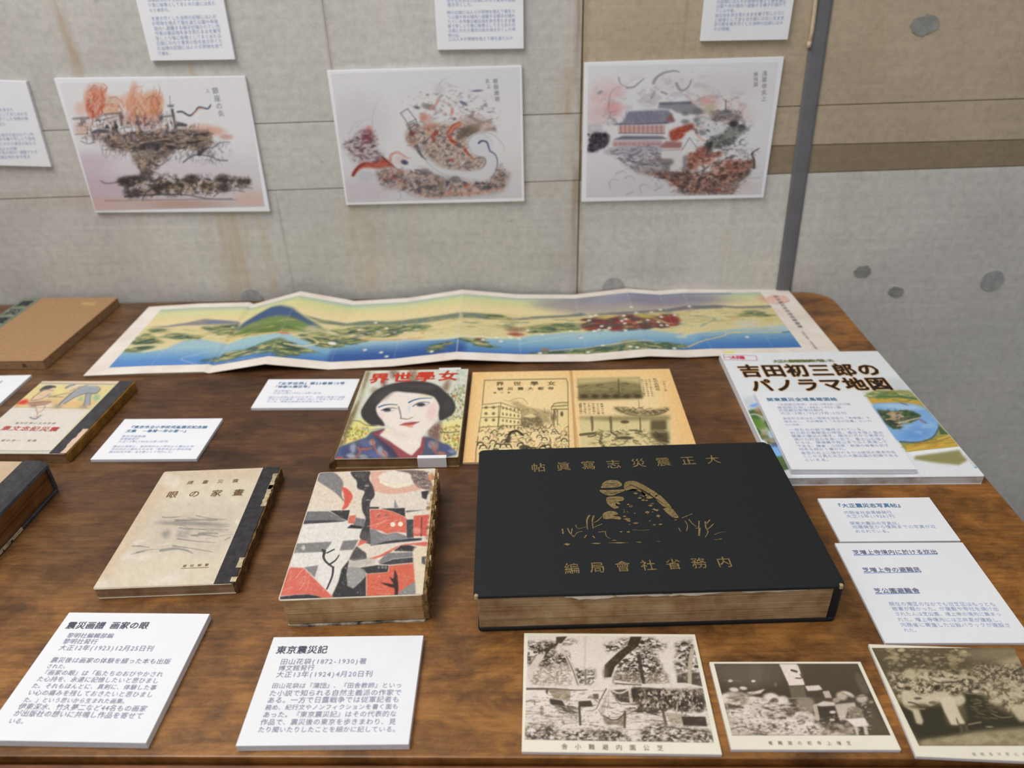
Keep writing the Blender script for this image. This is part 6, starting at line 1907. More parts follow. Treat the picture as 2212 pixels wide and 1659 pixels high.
# cable duct standing on the wall beside the display, and the cord beside it
duct = Thing('cable_duct', 'dark grey vertical cable duct on concrete wall, running down behind table', 'duct', (0.4535, 0.0, 0.2), 0.034, wall=True)
M_DUCT = flat('duct_grey', (112, 111, 114), 0.55, 0.3, 0.08, 25)
bm = bmesh.new()
prof = [(-0.0122, 0), (-0.0122, 0.0022), (-0.0085, 0.0038), (0, 0.0043), (0.0085, 0.0038), (0.0122, 0.0022), (0.0122, 0)]
r0 = [bm.verts.new((x, -0.62, z)) for x, z in prof]
r1 = [bm.verts.new((x, 0.9, z)) for x, z in prof]
for i in range(len(prof) - 1):
    bm.faces.new((r0[i], r0[i + 1], r1[i + 1], r1[i]))
bm.faces.new(r1)
bm.faces.new(list(reversed(r0)))
from_bm('duct_cover', bm, M_DUCT, duct, smooth=False)
for yy in (-0.25, 0.55):
    slab('duct_clip', rect(-0.0135, 0.0135, yy, yy + 0.012), 0.0, 0.0050, M_DUCT, duct, 0.001)

cord = Thing('hanging_cord', 'thin cream cord end hanging beside the dark grey duct', 'cord', (0.4345, 0.0, 0.376), 0, wall=True)


def tube(name, pts, r, mat, parent, n=8):
    bm = bmesh.new()
    rings = []
    P = [np.array(p, float) for p in pts]
    for i, p in enumerate(P):
        d = P[min(i + 1, len(P) - 1)] - P[max(i - 1, 0)]
        d /= np.linalg.norm(d) + 1e-9
        a = np.cross(d, (0, 0, 1.0))
        if np.linalg.norm(a) < 1e-3:
            a = np.cross(d, (0, 1.0, 0))
        a /= np.linalg.norm(a)
        b = np.cross(d, a)
        rings.append([bm.verts.new((p + r * (math.cos(t) * a + math.sin(t) * b)).tolist()) for t in [2 * math.pi * q / n for q in range(n)]])
    for A, B in zip(rings, rings[1:]):
        for q in range(n):
            bm.faces.new((A[q], A[(q + 1) % n], B[(q + 1) % n], B[q]))
    bm.faces.new(rings[0])
    bm.faces.new(rings[-1])
    return from_bm(name, bm, mat, parent, smooth=True)


M_CORD = flat('cord_cream', (214, 192, 160), 0.8, 0.1, 0.12, 300)
tube('cord_strand', [(0, 0, 0.004), (0.001, 0.02, 0.004), (-0.0005, 0.05, 0.0045), (-0.0035, 0.09, 0.005), (-0.005, 0.4, 0.005)], 0.0027, M_CORD, cord)
tube('cord_tip', [(0.0, -0.002, 0.004), (0.0, 0.006, 0.004)], 0.0032, M_CORD, cord)

# ------------------------------------------------------------------ the table
M_WOOD = wood('table_wood', (62, 40, 25), (94, 62, 37), (124, 86, 50), (128, 86, 44), wear=(186, 132, 70), edge=((0, 0.18, 0.50, .9, (176, 116, 50)), (1, -0.12, -0.38, .85, (178, 122, 60)), (0, -0.30, -0.75, .5, (146, 112, 76))))
M_WOOD2 = wood('table_ledge_wood', (84, 46, 24), (128, 76, 42), (160, 102, 60), (150, 90, 46), 0.42)
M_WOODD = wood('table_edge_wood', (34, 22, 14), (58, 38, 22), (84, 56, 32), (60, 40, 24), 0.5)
table = Thing('display_table', 'long brown varnished wooden table against the concrete wall, carrying the exhibits', 'table', (0, -0.41, FLOOR))
ZT = -FLOOR
TX0, TX1, TY0, TY1 = -1.35, 0.531, -0.825 + 0.41, -0.0065 + 0.41


def corner_outline(x0, x1, y0, y1, r):
    pts = [(x0, y0), (x1 - 0.006, y0), (x1, y0 + 0.006)]
    for i in range(9):
        t = math.radians(90 * i / 8)
        pts.append((x1 - r + r * math.cos(t), y1 - r + r * math.sin(t)))
    pts.append((x0, y1))
    return pts


slab('tabletop', corner_outline(TX0, TX1, TY0, TY1, 0.04), ZT - 0.027, ZT, M_WOOD, table, 0.0012, 2)
slab('front_moulding', rect(TX0, TX1 + 0.012, TY0 - 0.045, TY0 - 0.0015), ZT - 0.034, ZT - 0.0055, M_WOOD2, table, 0.002)
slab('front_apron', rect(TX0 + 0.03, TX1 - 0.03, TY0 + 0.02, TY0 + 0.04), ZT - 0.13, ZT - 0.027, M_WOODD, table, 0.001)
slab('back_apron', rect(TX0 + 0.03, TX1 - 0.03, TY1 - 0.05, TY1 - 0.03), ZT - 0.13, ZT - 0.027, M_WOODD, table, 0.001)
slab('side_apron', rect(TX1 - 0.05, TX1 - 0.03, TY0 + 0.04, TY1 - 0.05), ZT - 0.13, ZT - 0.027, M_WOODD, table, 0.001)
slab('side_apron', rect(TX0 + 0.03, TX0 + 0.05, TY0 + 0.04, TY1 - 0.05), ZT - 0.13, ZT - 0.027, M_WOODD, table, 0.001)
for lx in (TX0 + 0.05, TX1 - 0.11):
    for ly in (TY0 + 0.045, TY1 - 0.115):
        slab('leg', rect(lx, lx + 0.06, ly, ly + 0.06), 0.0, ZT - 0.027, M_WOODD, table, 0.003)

# ------------------------------------------------------------------ boards
def board(name, label, cat, q, t, mat=None, wall=False, group=None, extra=None, edge=None, size=None, up=0.0):
    """A thin printed board; q = photograph pixels of its face corners."""
    if wall:
        c, th, w, d = fit_rect(q, wall_y=-t - 0.0006)
        if size:
            w, d = size
        T = Thing(name, label, cat, (c[0], -0.0006, c[1]), th, True, group)
    else:
        c, th, w, d = fit_rect(q, t + (extra or 0.0))
        if size:
            w, d = size
        T = Thing(name, label, cat, (c[0], c[1], extra or 0.0), th, False, group)
    T.w, T.d, T.top = w, d, t
    slab('board_core', rect(-w / 2, w / 2, -d / 2, d / 2 + up), 0.0, t - 0.0006, edge or M_BOARD_EDGE, T, 0.0002)
    T.face = slab('face_paper', rect(-w / 2, w / 2, -d / 2, d / 2 + up), t - 0.0006, t, mat or M_BOARD, T, 0.00015)
    return T


def text_block(T, z, lines, mat, name='body_text', bold=0.0, size=None, sq=1.0):
    L = Lettering(T)
    for s, a, b in lines:
        A, B = T.px(z(*a))[:2], T.px(z(*b))[:2]
        n = sum(0.55 if ord(c) < 128 else 1.0 for c in s)
        st = np.hypot(*(B - A)) / n
        L.line(s, A, B, size or st * 0.97, (size or st * 0.97) * sq, bold, local=True)
    return L.done(name, mat)


FILLER = '地震発生から火災は三日間にわたり東京の街を焼き尽くした当時の記録には人々が荷物を抱えて橋を渡り公園や寺の境内へ避難する様子が描かれている作者は被災地を歩き見たままを筆で写しとり後に絵巻としてまとめた絵には炎に包まれる建物や逃げまどう群衆の姿がある'


def filler(i, n):
    s = FILLER * 3
    return s[i:i + n]


def filler_lines(rows, cw, start=0):
    """rows of ((x0, y0), (x1, y1)); cw = width of one character in crop pixels"""
    out, i = [], start
    for a, b in rows:
        n = max(2, round((b[0] - a[0]) / cw))
        out.append((filler(i % 90, n - 1) + ('。' if n < 8 else filler((i + n) % 90, 1)), a, b))
        i += n
    return out


# wall boards with the paintings
def painting(label, q, key, region, zw, inner):
    T = board('painting_panel', label, 'picture', q, 0.005, wall=True, group='ink paintings of the burning city on the wall')
    if key in ART:
        z = crop(region[0], region[1], region[2], zw)
        ink_sheet('ink_painting', T, ART[key], px_corners(T, [z(*p) for p in inner]), (0.00085, 0.00085), printed('painting_print', 0.5, 0.25))
    return T


Q = lambda region, zw, pts: [crop(region[0], region[1], region[2], zw)(*p) for p in pts]
RP1, RP2, RP3 = (100, 140, 600, 480), (690, 120, 1160, 460), (1230, 110, 1720, 450)
P1 = painting('colour ink painting of a burning town on a floating island, leftmost wall picture',
              Q(RP1, 2212, [(97, 152), (1914, 86), (2114, 1384), (456, 1428)]), 'P1', RP1, 2212,
              [(125, 178), (1893, 112), (2086, 1352), (470, 1396)])
P2 = painting('ink painting of whirling red flames and debris with a white curl, middle wall picture',
              Q(RP2, 2212, [(90, 160), (2056, 96), (2084, 1474), (262, 1524)]), 'P2', RP2, 2212,
              [(118, 186), (2030, 122), (2056, 1444), (286, 1494)])
P3 = painting('ink painting of a grey-roofed temple among flames and dark trees, nearest the duct',
              Q(RP3, 2212, [(143, 106), (2080, 66), (1902, 1434), (119, 1466)]), 'P3', RP3, 2212,
              [(184, 148), (2036, 108), (1868, 1398), (164, 1428)])
M_SIGN = flat('signature_ink', (146, 144, 166), 0.7, 0.1, 0.1)
for T, rg, cols in ((P1, RP1, [('銀座の炎', (1606, 210), (1680, 500), None), ('上', (1532, 222), (1548, 268), None)]),
                    (P2, RP2, [('被服廠跡', (1785, 228), (1812, 470), None), ('炎上', (1702, 232), (1724, 338), None)]),
                    (P3, RP3, [('浅草寺炎上', (1902, 188), (1895, 495), None), ('焼残図', (1816, 202), (1816, 352), None)])):
    z = crop(rg[0], rg[1], rg[2], 2212)
    L = Lettering(T, 0.0004)
    for s, a, b, _ in cols:
        L.column(s, z(*a), z(*b))
    L.done('signature', M_SIGN)

# wall text boards
GW = 'white text boards fixed to the concrete wall'
W1 = board('text_panel', 'white printed text board cut by the photo top, above the floating island painting', 'sign',
           [(293.7, 0), (484.5, 0), (505.3, 125), (326.5, 134.5)], 0.006, wall=True, group=GW, up=0.10)
W2 = board('text_panel', 'white printed text board cut by the photo top, above the middle painting', 'sign',
           [(937.4, 0), (1130.7, 0), (1130.9, 104), (946.2, 108.5)], 0.006, wall=True, group=GW, up=0.10)
W3 = board('text_panel', 'white printed text board cut by the photo top, above the temple painting beside the cord', 'sign',
           [(1522, 0), (1713, 0), (1703, 85.5), (1513, 88.5)], 0.006, wall=True, group=GW, up=0.10)
W0 = board('text_panel', 'white printed text board at left edge of wall, cut off, left of the paintings', 'sign',
           [(-128, 176), (56, 171), (106.6, 354.6), (-78, 361)], 0.006, wall=True, group=GW)
text_block(W1, crop(280, 0, 520, 2212), filler_lines([((330 - 9 * i, -300 + i * 100 - 100), (1660 - 9 * (2 - i), -340 + i * 100 - 100)) for i in range(3)] + [((345, -100), (1675, -140)), ((360, 0), (1690, -40)), ((360, 100), (1710, 62)), ((390, 205), (840, 190)),
    ((430, 372), (1730, 325)), ((440, 470), (1760, 426)), ((480, 572), (1800, 520)), ((500, 668), (1820, 612)), ((515, 768), (1830, 715)),
    ((530, 865), (1850, 815)), ((545, 965), (1860, 910)), ((560, 1066), (860, 1058))], 80, 3), M_INKPALE)
text_block(W2, crop(930, 0, 1140, 2212), filler_lines([((350, -390 + i * 100), (1925, -410 + i * 100)) for i in range(4)] + [((365, 12), (1930, -6)), ((380, 110), (1010, 100)), ((372, 288), (1932, 250)),
    ((385, 392), (1930, 355)), ((385, 494), (1930, 462)), ((385, 598), (1932, 556)), ((400, 700), (1935, 665)), ((400, 805), (720, 796)),
    ((405, 892), (1880, 865))], 86, 21), M_INKPALE)
text_block(W3, crop(1500, 0, 1820, 2212), filler_lines([((350 - 3 * i, -250 + i * 68), (1392 - 3 * i, -275 + i * 68)) for i in range(4)] + [((330, 25), (1372, 5)), ((322, 95), (1370, 65)), ((312, 162), (640, 156)),
    ((305, 233), (1352, 192)), ((300, 298), (1342, 265)), ((290, 364), (1325, 338)), ((282, 435), (580, 430))], 58, 47), M_INKPALE)
text_block(W0, crop(0, 160, 120, 948), filler_lines([((-880, 625), (230, 605)), ((-870, 702), (470, 676)), ((-850, 778), (480, 755)),
    ((-830, 870), (100, 853)), ((-780, 1062), (575, 1025)), ((-760, 1124), (600, 1098)), ((-740, 1204), (615, 1178)), ((-720, 1292), (290, 1270)),
    ((-700, 1358), (640, 1325)), ((-680, 1432), (520, 1405))], 62, 60), M_INKPALE)

# ------------------------------------------------------------------ caption cards on the table
zA = crop(0, 1300, 960, 2212)
GC = 'white caption cards on the table'
cT = board('caption_card', 'white caption card in front of the red and black patterned book', 'card',
           [zA(*p) for p in ((1358, 175), (2107, 168), (2033, 713), (1180, 713))], 0.0065, group=GC)
text_block(cT, zA, [('東京震災記', (1375, 241), (1632, 239))], M_INK, 'title_text', 0.016)
text_block(cT, zA, [('田山花袋(1872-1930)著', (1395, 299), (1826, 296)), ('博文館発行', (1385, 331), (1566, 329)),
    ('大正13年(1924)4月20日刊', (1375, 363), (1856, 359)),
    ('田山花袋は『蒲団』、『田舎教師』といっ', (1353, 419), (2002, 416)), ('た小説で知られる自然主義派の作家で', (1340, 456), (2000, 452)),
    ('ある。一方で日露戦争では従軍記者も', (1330, 491), (1990, 486)), ('務め、紀行文やノンフィクションを書く面も', (1320, 527), (1984, 522)),
    ('あった。『東京震災記』はその代表的な', (1308, 563), (1976, 558)), ('作品で、震災後の東京を歩きまわり、見', (1296, 600), (1972, 597)),
    ('たり聞いたりしたことを細かに記している。', (1284, 637), (1990, 635))], M_INKBODY)
cG = board('caption_card', 'white caption card at lower left in front of the tan book with black spine', 'card',
           [zA(340, 52), zA(1043, 60), zA(724, 708), zA(-95, 683)], 0.0070, group=GC)
text_block(cG, zA, [('震災画譜 画家の眼', (333, 118), (741, 119))], M_INK, 'title_text', 0.016)
text_block(cG, zA, [('黎明社編輯部編', (335, 168), (566, 170)), ('黎明社発行', (315, 197), (486, 199)),
    ('大正12年(1923)12月25日刊', (295, 229), (766, 233)), ('震災後は画家の体験を綴った本も出版', (255, 290), (850, 298)),
    ('された。', (233, 321), (345, 323)), ('『画家の眼』は「私たちのおびやかされ', (206, 352), (813, 362)), ('た心持を、永遠に記憶したいと思ひまし', (186, 384), (792, 394)),
    ('た。それもほんとに、真剣に、体験した事', (160, 418), (780, 428)), ('い心の痛みを残しておきたいと思ひまし', (140, 452), (764, 463)),
    ('た。」という思いから生まれた画集。', (118, 488), (642, 496)), ('伊東深水、竹久夢二など44名もの画家', (93, 521), (732, 533)),
    ('が出版社の想いに共鳴し作品を寄せて', (70, 555), (714, 569)), ('いる。', (44, 593), (140, 597))], M_INKBODY)
zK = crop(190, 895, 490, 2212)
cK = board('caption_card', 'small white caption card with blue title, right of the children-picture book', 'card',
           [(269.6, 905), (479.6, 904), (424.8, 991.8), (196, 991.8)], 0.004, group=GC)
text_block(cK, zK, [('『東京市立小学校児童震災記念論', (650, 205), (1905, 206)), ('文集　－尋常一年の巻－』', (606, 268), (1614, 268))], M_INKBLUE, 'title_text', 0.02)
text_block(cK, zK, [('東京市役所編', (538, 352), (922, 352)), ('培風館発行', (508, 393), (812, 393)), ('大正13年(1924)9月1日刊', (478, 435), (1275, 435)),
    ('震災の翌年に、東京市内の小学校から集めた作', (400, 514), (1690, 513)), ('文の中から優れたものを『東京市立小学校児童', (370, 557), (1655, 557)),
    ('震災記念文集』全七巻として刊行した。', (335, 600), (1390, 600))], M_INKPALE)
zO = crop(540, 810, 790, 2212)
cO = board('caption_card', 'small white caption card with blue title, left of the woman portrait magazine', 'card',
           [(580, 819), (776.5, 819), (752, 880.5), (542.3, 881)], 0.004, group=GC)
text_block(cO, zO, [('『女学世界』第23巻第10号', (490, 166), (1818, 161)), ('「帝都大震災号」', (436, 229), (1200, 225))], M_INKBLUE, 'title_text', 0.02)
text_block(cO, zO, [('博文館発行', (460, 308), (800, 306)), ('大正12年(1923)10月1日刊', (428, 349), (1362, 348)),
    ('震災の翌月に出された号で、帝都の被害や避難', (362, 429), (1822, 423)), ('する人々の姿を、女性に向けて写真と絵で伝え', (335, 469), (1795, 465)),
    ('ている。表紙は当時の女性像である。', (308, 513), (1460, 511))], M_INKPALE)
zD = crop(1700, 1070, 2212, 2212)
cD = board('caption_card', 'small white caption card right of the black album, behind the larger card', 'card',
           [(1768.5, 1077.3), (2007, 1073.5), (2074.8, 1167), (1814, 1170.5)], 0.003, group=GC)
text_block(cD, zD, [('『大正震災志写真帖』', (445, 98), (1090, 95))], M_INKBLUE, 'title_text', 0.02)
text_block(cD, zD, [('内務省社会局編発行', (530, 162), (978, 160)), ('大正15年(1926)刊', (550, 197), (1002, 195)),
    ('関東大震災の写真帖。', (585, 262), (1075, 262)), ('地震発生から復興までの写真が収', (608, 297), (1388, 293)), ('められている。', (635, 337), (980, 336))], M_INKPALE)
cS = board('caption_card', 'larger white caption card with three underlined headings, behind the crowd postcard at right', 'card',
           [(1803, 1174.6), (2084.7, 1170), (2225, 1385), (1915.7, 1392.3)], 0.003, group=GC)
text_block(cS, zD, [('芝増上寺境内に於ける炊出', (612, 534), (1402, 528)), ('芝増上寺の避難民', (703, 698), (1248, 694)), ('芝公園避難舎', (810, 893), (1236, 890))], M_HEAD, 'heading_text', 0.015)
L = Lettering(cS)
for a, b in (((622, 560), (1405, 551)), ((715, 726), (1255, 718)), ((825, 921), (1243, 914))):
    L.bar(zD(*a), zD(*b), 0.0005)
L.done('heading_underline', M_LINK)
text_block(cS, zD, [('現在の港区のなかでも旧芝区はもっとも', (948, 1015), (1945, 1018)), ('被害が軽かった。が屋敷や寺社を焼け出', (978, 1060), (1972, 1062)),
    ('された人は芝公園、増上寺の境内に集まっ', (1003, 1108), (1998, 1111)), ('れた。増上寺境内には三井家が建設し、', (1030, 1160), (2024, 1165)),
    ('内務省に寄進した公設バラックが建設さ', (1058, 1210), (2084, 1213)), ('れた。', (1088, 1260), (1236, 1262))], M_INKPALE)
cL = board('caption_card', 'white caption card at left edge, cut off, between the brown book and the children-picture book', 'card',
           [(-132, 812), (61.5, 812.4), (-4, 878), (-205, 877)], 0.004, group=GC)
zL = crop(0, 620, 300, 2074)
text_block(cL, zL, [('「関東大震災画帖」', (-1020, 1440), (106, 1412))], M_INKBLUE, 'title_text', 0.02)

# ------------------------------------------------------------------ postcards
GPC = 'photograph postcards along the table front'


def postcard(label, q, key, region, zw, inner, cap, ca, cb, size=None):
    T = board('photo_postcard', label, 'postcard', q, 0.0032, M_CREAM, group=GPC, size=size)
    z = crop(region[0], region[1], region[2], zw)
    if key in ART:
        ink_sheet('photograph', T, ART[key], px_corners(T, [z(*p) for p in inner]), (0.00042, 0.00042), printed('postcard_print', 0.4, 0.35))
    a, b = T.px(z(*ca))[:2], T.px(z(*cb))[:2]
    st = np.hypot(*(b - a)) / len(cap)
    Lettering(T).line(cap, a, b, st * 0.48, st * 0.48, local=True).done('caption_text', flat('caption_grey', (128, 112, 108), 0.7, 0.1, 0.1))
    return T


RA, RB, RC = (1110, 1355, 1570, 1650), (1520, 1410, 1960, 1640), (1860, 1380, 2212, 1659)
pA = postcard('sepia postcard of tents under leaning trees in a park, largest of the front row', Q(RA, 2212, [(108, 66), (1890, 66), (2150, 1318), (80, 1296)]), 'A', RA, 2212,
              [(146, 92), (1852, 94), (2080, 1202), (112, 1168)], '舎小難避内園公芝', (455, 1240), (1590, 1258))
pB = postcard('sepia postcard of refugees with bundles before a dark temple gate, smallest of the front row', Q(RB, 2212, [(65, 100), (1705, 95), (2140, 1050), (300, 1055)]), 'B', RB, 2212,
              [(112, 120), (1672, 120), (2030, 898), (308, 900)], '者難避の前寺上増芝', (672, 982), (1628, 985))
pC = postcard('sepia postcard of a crowd of men in white clothes, at the right front corner', Q(RC, 2093, [(70, 100), (1990, 100), (2640, 1560), (775, 1548)]), 'C', RC, 2093,
              [(135, 118), (1960, 118), (2560, 1375), (745, 1375)], '出炊るけ於に内境寺上増芝', (1395, 1482), (2700, 1488))

# ------------------------------------------------------------------ panorama map, folded in zigzag
M_MAP = flat('map_paper', (236, 229, 220), 0.7, 0.15, 0.04, 20, (224, 210, 196))
mw, md = MAP_W, MAP_D
pm = Thing('panorama_map', 'long unfolded panorama map with mountains and blue sea, zigzag creases, along the wall', 'map', (MAP_C[0], MAP_C[1], 0.0), MAP_TH)
bm = bmesh.new()
cols = []
mys = np.linspace(-md / 2, md / 2, 13)
mxs = np.unique(np.r_[np.linspace(FOLD_T[0], FOLD_T[-1], 121), FOLD_T])
for x in mxs:
    cc = []
    for y in mys:
        z = float(map_z(x, y))
        cc.append((bm.verts.new((x, y, z)), bm.verts.new((x, y, z - 0.0006))))
    cols.append(cc)
last = len(mys) - 1
for A, B in zip(cols, cols[1:]):
    for i in range(last):
        bm.faces.new((A[i][0], B[i][0], B[i + 1][0], A[i + 1][0]))
        bm.faces.new((A[i][1], A[i + 1][1], B[i + 1][1], B[i][1]))
    bm.faces.new((A[0][0], A[0][1], B[0][1], B[0][0]))
    bm.faces.new((A[last][0], B[last][0], B[last][1], A[last][1]))
for A, sgn in ((cols[0], 1), (cols[-1], -1)):
    for i in range(last):
        f = (A[i][0], A[i + 1][0], A[i + 1][1], A[i][1])
        bm.faces.new(f if sgn > 0 else tuple(reversed(f)))
pm.face = from_bm('map_sheet', bm, M_MAP, pm)
slab('folded_cover', rect(-0.534, -0.362, -md / 2 + 0.0015, md / 2 - 0.002), 0.0, 0.0026, flat('map_cover_paper', (214, 190, 158), 0.8, 0.1, 0.1, 30), pm, 0.0003)
if 'MAP' in ART:
    ink_sheet('printed_panorama', pm, ART['MAP'], [(MX0, MY1), (MX1, MY1), (MX1, MY0), (MX0, MY0)], (0.00082, 0.0016), printed('map_print', 0.5, 0.25), surf=map_z, lift=0.0003)
zM = crop(1500, 600, 1900, 2212)
pm.top = 0.0030
L = Lettering(pm, 0.0002)
L.poly([zM(985 + 150 * math.cos(t) * (1 + .08 * math.sin(5 * t)), 258 + 54 * math.sin(t)) for t in np.linspace(0, 2 * math.pi, 20)[:-1]])
L.done('red_seal', flat('seal_pink', (228, 176, 156), 0.7, 0.1, 0.2, 160, (232, 206, 192)))
pm.top = 0.0030
L = Lettering(pm, 0.0003)
L.column('關東震災全地域鳥瞰圖繪', zM(962, 212), zM(1275, 600), 0.0080, 0.012)
L.done('map_title', flat('map_title_ink', (126, 122, 136), 0.7, 0.1, 0.1))
L = Lettering(pm, 0.0003)
L.column('吉田初三郎筆　大阪毎日新聞', zM(1285, 640), zM(1460, 850), 0.0045)
L.done('map_credit', flat('map_credit_ink', (150, 146, 160), 0.7, 0.1, 0.1))
# ------------------------------------------------------------------ books
def book_at(name, label, q, h, cat='book', z=0.0):
    c, th, w, d = fit_rect(q, z + h)
    T = Thing(name, label, cat, (c[0], c[1], z), th)
    T.w, T.d, T.top = w, d, h
    return T


def fourth(TL, TR, BL, z):
    P = on_z(TR, z) + on_z(BL, z) - on_z(TL, z)
    return tuple(project(P[None])[0])


PG_TAN = pages('pages_aged', (184, 156, 120), (130, 104, 74))
PG_BROWN = pages('pages_brown', (168, 136, 98), (118, 90, 60))
PG_WHITE = pages('pages_white', (222, 222, 224), (196, 196, 200))
PRT = lambda: printed('cover_print', 0.55, 0.25)

# --- large black album
bk = book_at('photo_album', 'large thick black cloth album with gold lettering and a gold winged figure', [(1039, 977), (1657, 948.5), (1818, 1266), (1016.6, 1288)], 0.0445, 'album')
w, d, h = bk.w, bk.d, bk.top
M_BLACK = flat('black_book_cloth', (30, 33, 36), 0.62, 0.3, 0.25, 900, bmp=0.2)
slab('back_cover', rrect(-w / 2 + 0.002, w / 2 + 0.002, -d / 2 + 0.001, d / 2, 0.004), 0.0, 0.0042, M_BLACK, bk, 0.0012, 2)
slab('page_block', rect(-w / 2 + 0.0035, w / 2 - 0.006, -d / 2 + 0.0018, d / 2 - 0.006), 0.0040, h - 0.0036, pages('album_pages', (196, 166, 128), (132, 104, 72), (5, 5, 2400)), bk, 0.0008)
bk.face = slab('front_cover', rrect(-w / 2, w / 2, -d / 2, d / 2, 0.005), h - 0.0040, h, M_BLACK, bk, 0.0016, 3)
slab('spine', rrect(w / 2 - 0.0075, w / 2 + 0.0035, -d / 2 + 0.003, d / 2 - 0.001, 0.003), 0.002, h - 0.002, M_BLACK, bk, 0.001, 2)
M_TORN = flat('torn_paper', (226, 216, 200), 0.85, 0.1, 0.12, 80)
rng = random.Random(5)
for a, b, hh in ((-0.078, -0.035, 0.0042), (-0.038, 0.012, 0.0030), (0.004, 0.055, 0.0036), (0.07, 0.125, 0.0018)):
    n = 7
    top = [(a + (b - a) * i / n, h - 0.0040) for i in range(n + 1)]
    bot = [(a + (b - a) * i / n, h - 0.0040 - hh * rng.uniform(0.25, 1.0) * (0.3 if i in (0, n) else 1)) for i in range(n, -1, -1)]
    bm = bmesh.new()
    f = [bm.verts.new((x, -d / 2 + 0.0004, z)) for x, z in top + bot]
    g = [bm.verts.new((x, -d / 2 + 0.0016, z)) for x, z in top + bot]
    bm.faces.new(f)
    bm.faces.new(list(reversed(g)))
    for i in range(len(f)):
        j = (i + 1) % len(f)
        bm.faces.new((f[i], g[i], g[j], f[j]))
    from_bm('torn_paper_edge', bm, M_TORN, bk)
for x in (-w / 2 + 0.0025, w / 2 - 0.0015):
    slab('worn_corner', rrect(x - 0.0016, x + 0.0016, -d / 2 - 0.0003, -d / 2 + 0.0030, 0.0012), h - 0.0040, h + 0.0002, flat('worn_board', (190, 168, 128), 0.9, 0.1, 0.2, 200), bk, 0.0004)
zBk = crop(980, 920, 1880, 2212)
M_GOLD = flat('gold_stamp', (158, 134, 86), 0.42, 0.5, 0.35, 500, metal=0.25)
L = Lettering(bk)
a, b = bk.px(zBk(383, 226))[:2], bk.px(zBk(1442, 177))[:2]
L.line('帖眞寫志災震正大', a, b, 0.0155, 0.0155, 0.006, local=True).done('gold_title', M_GOLD)
L = Lettering(bk)
a, b = bk.px(zBk(560, 762))[:2], bk.px(zBk(1503, 722))[:2]
L.line('編局會社省務内', a, b, 0.0135, 0.0135, 0.006, local=True).done('gold_author', M_GOLD)
# stamped figure: crouching winged figure among flames
zF = crop(1120, 1000, 1620, 2212)


def stamp(L, pts, smooth=True):
    P = _smooth(pts, True, 4) if smooth else np.array(pts, float)
    return L.poly([zF(*p) for p in P])


def stamp_line(L, pts, w0, w1=None, k=4):
    P = _smooth(pts, False, k)
    for i in range(len(P) - 1):
        t = i / max(1, len(P) - 2)
        ww = w0 + ((w1 if w1 is not None else w0) - w0) * t
        L.bar(zF(*P[i]), zF(*P[i + 1]), ww * 0.000072)
    return L


L = Lettering(bk)
stamp(L, [(795, 225), (805, 195), (850, 170), (915, 165), (965, 180), (990, 215), (940, 235), (860, 240), (790, 240)])
stamp(L, [(775, 262), (860, 262), (1010, 255), (1015, 268), (960, 290), (905, 312), (850, 312), (800, 290)])
stamp(L, [(838, 345), (870, 325), (960, 322), (1005, 335), (1000, 362), (955, 372), (975, 395), (930, 402), (960, 425), (925, 440), (890, 425), (850, 390)])
stamp(L, [(803, 510), (815, 480), (870, 462), (930, 470), (950, 492), (905, 505), (975, 520), (970, 545), (900, 535), (850, 540), (815, 535)])
stamp(L, [(1010, 205), (1040, 178), (1110, 175), (1180, 205), (1250, 245), (1330, 300), (1300, 330), (1240, 345), (1200, 320), (1215, 300), (1140, 270), (1100, 250), (1020, 265)])
stamp(L, [(1300, 330), (1340, 305), (1400, 355), (1460, 425), (1425, 425), (1380, 415), (1330, 370)])
stamp(L, [(1385, 440), (1455, 430), (1510, 490), (1530, 525), (1480, 525), (1430, 490)])
rs = np.random.RandomState(4)
for _ in range(46):
    x, y = rs.uniform(985, 1330), rs.uniform(280, 600)
    if 1120 < x < 1240 and 380 < y < 640:
        continue
    s = rs.uniform(9, 24)
    stamp(L, [(x - s, y), (x, y - s * 0.5), (x + s, y - 3), (x + s * 0.3, y + s * 0.45)], False)
for x, y, a_, b_ in ((1120, 578, 32, 10), (1230, 475, 24, 15), (1335, 510, 22, 16), (1355, 590, 24, 8), (1500, 547, 18, 6), (1035, 540, 38, 12), (980, 660, 16, 7), (1050, 662, 20, 8), (462, 780, 34, 12), (740, 772, 50, 8), (950, 766, 105, 7), (1150, 760, 34, 5), (1930, 730, 18, 6), (1340, 752, 22, 3), (1890, 735, 26, 3), (915, 742, 30, 5)):
    stamp(L, [(x - a_, y), (x, y - b_), (x + a_, y - b_ * 0.2), (x + a_ * 0.2, y + b_)], False)
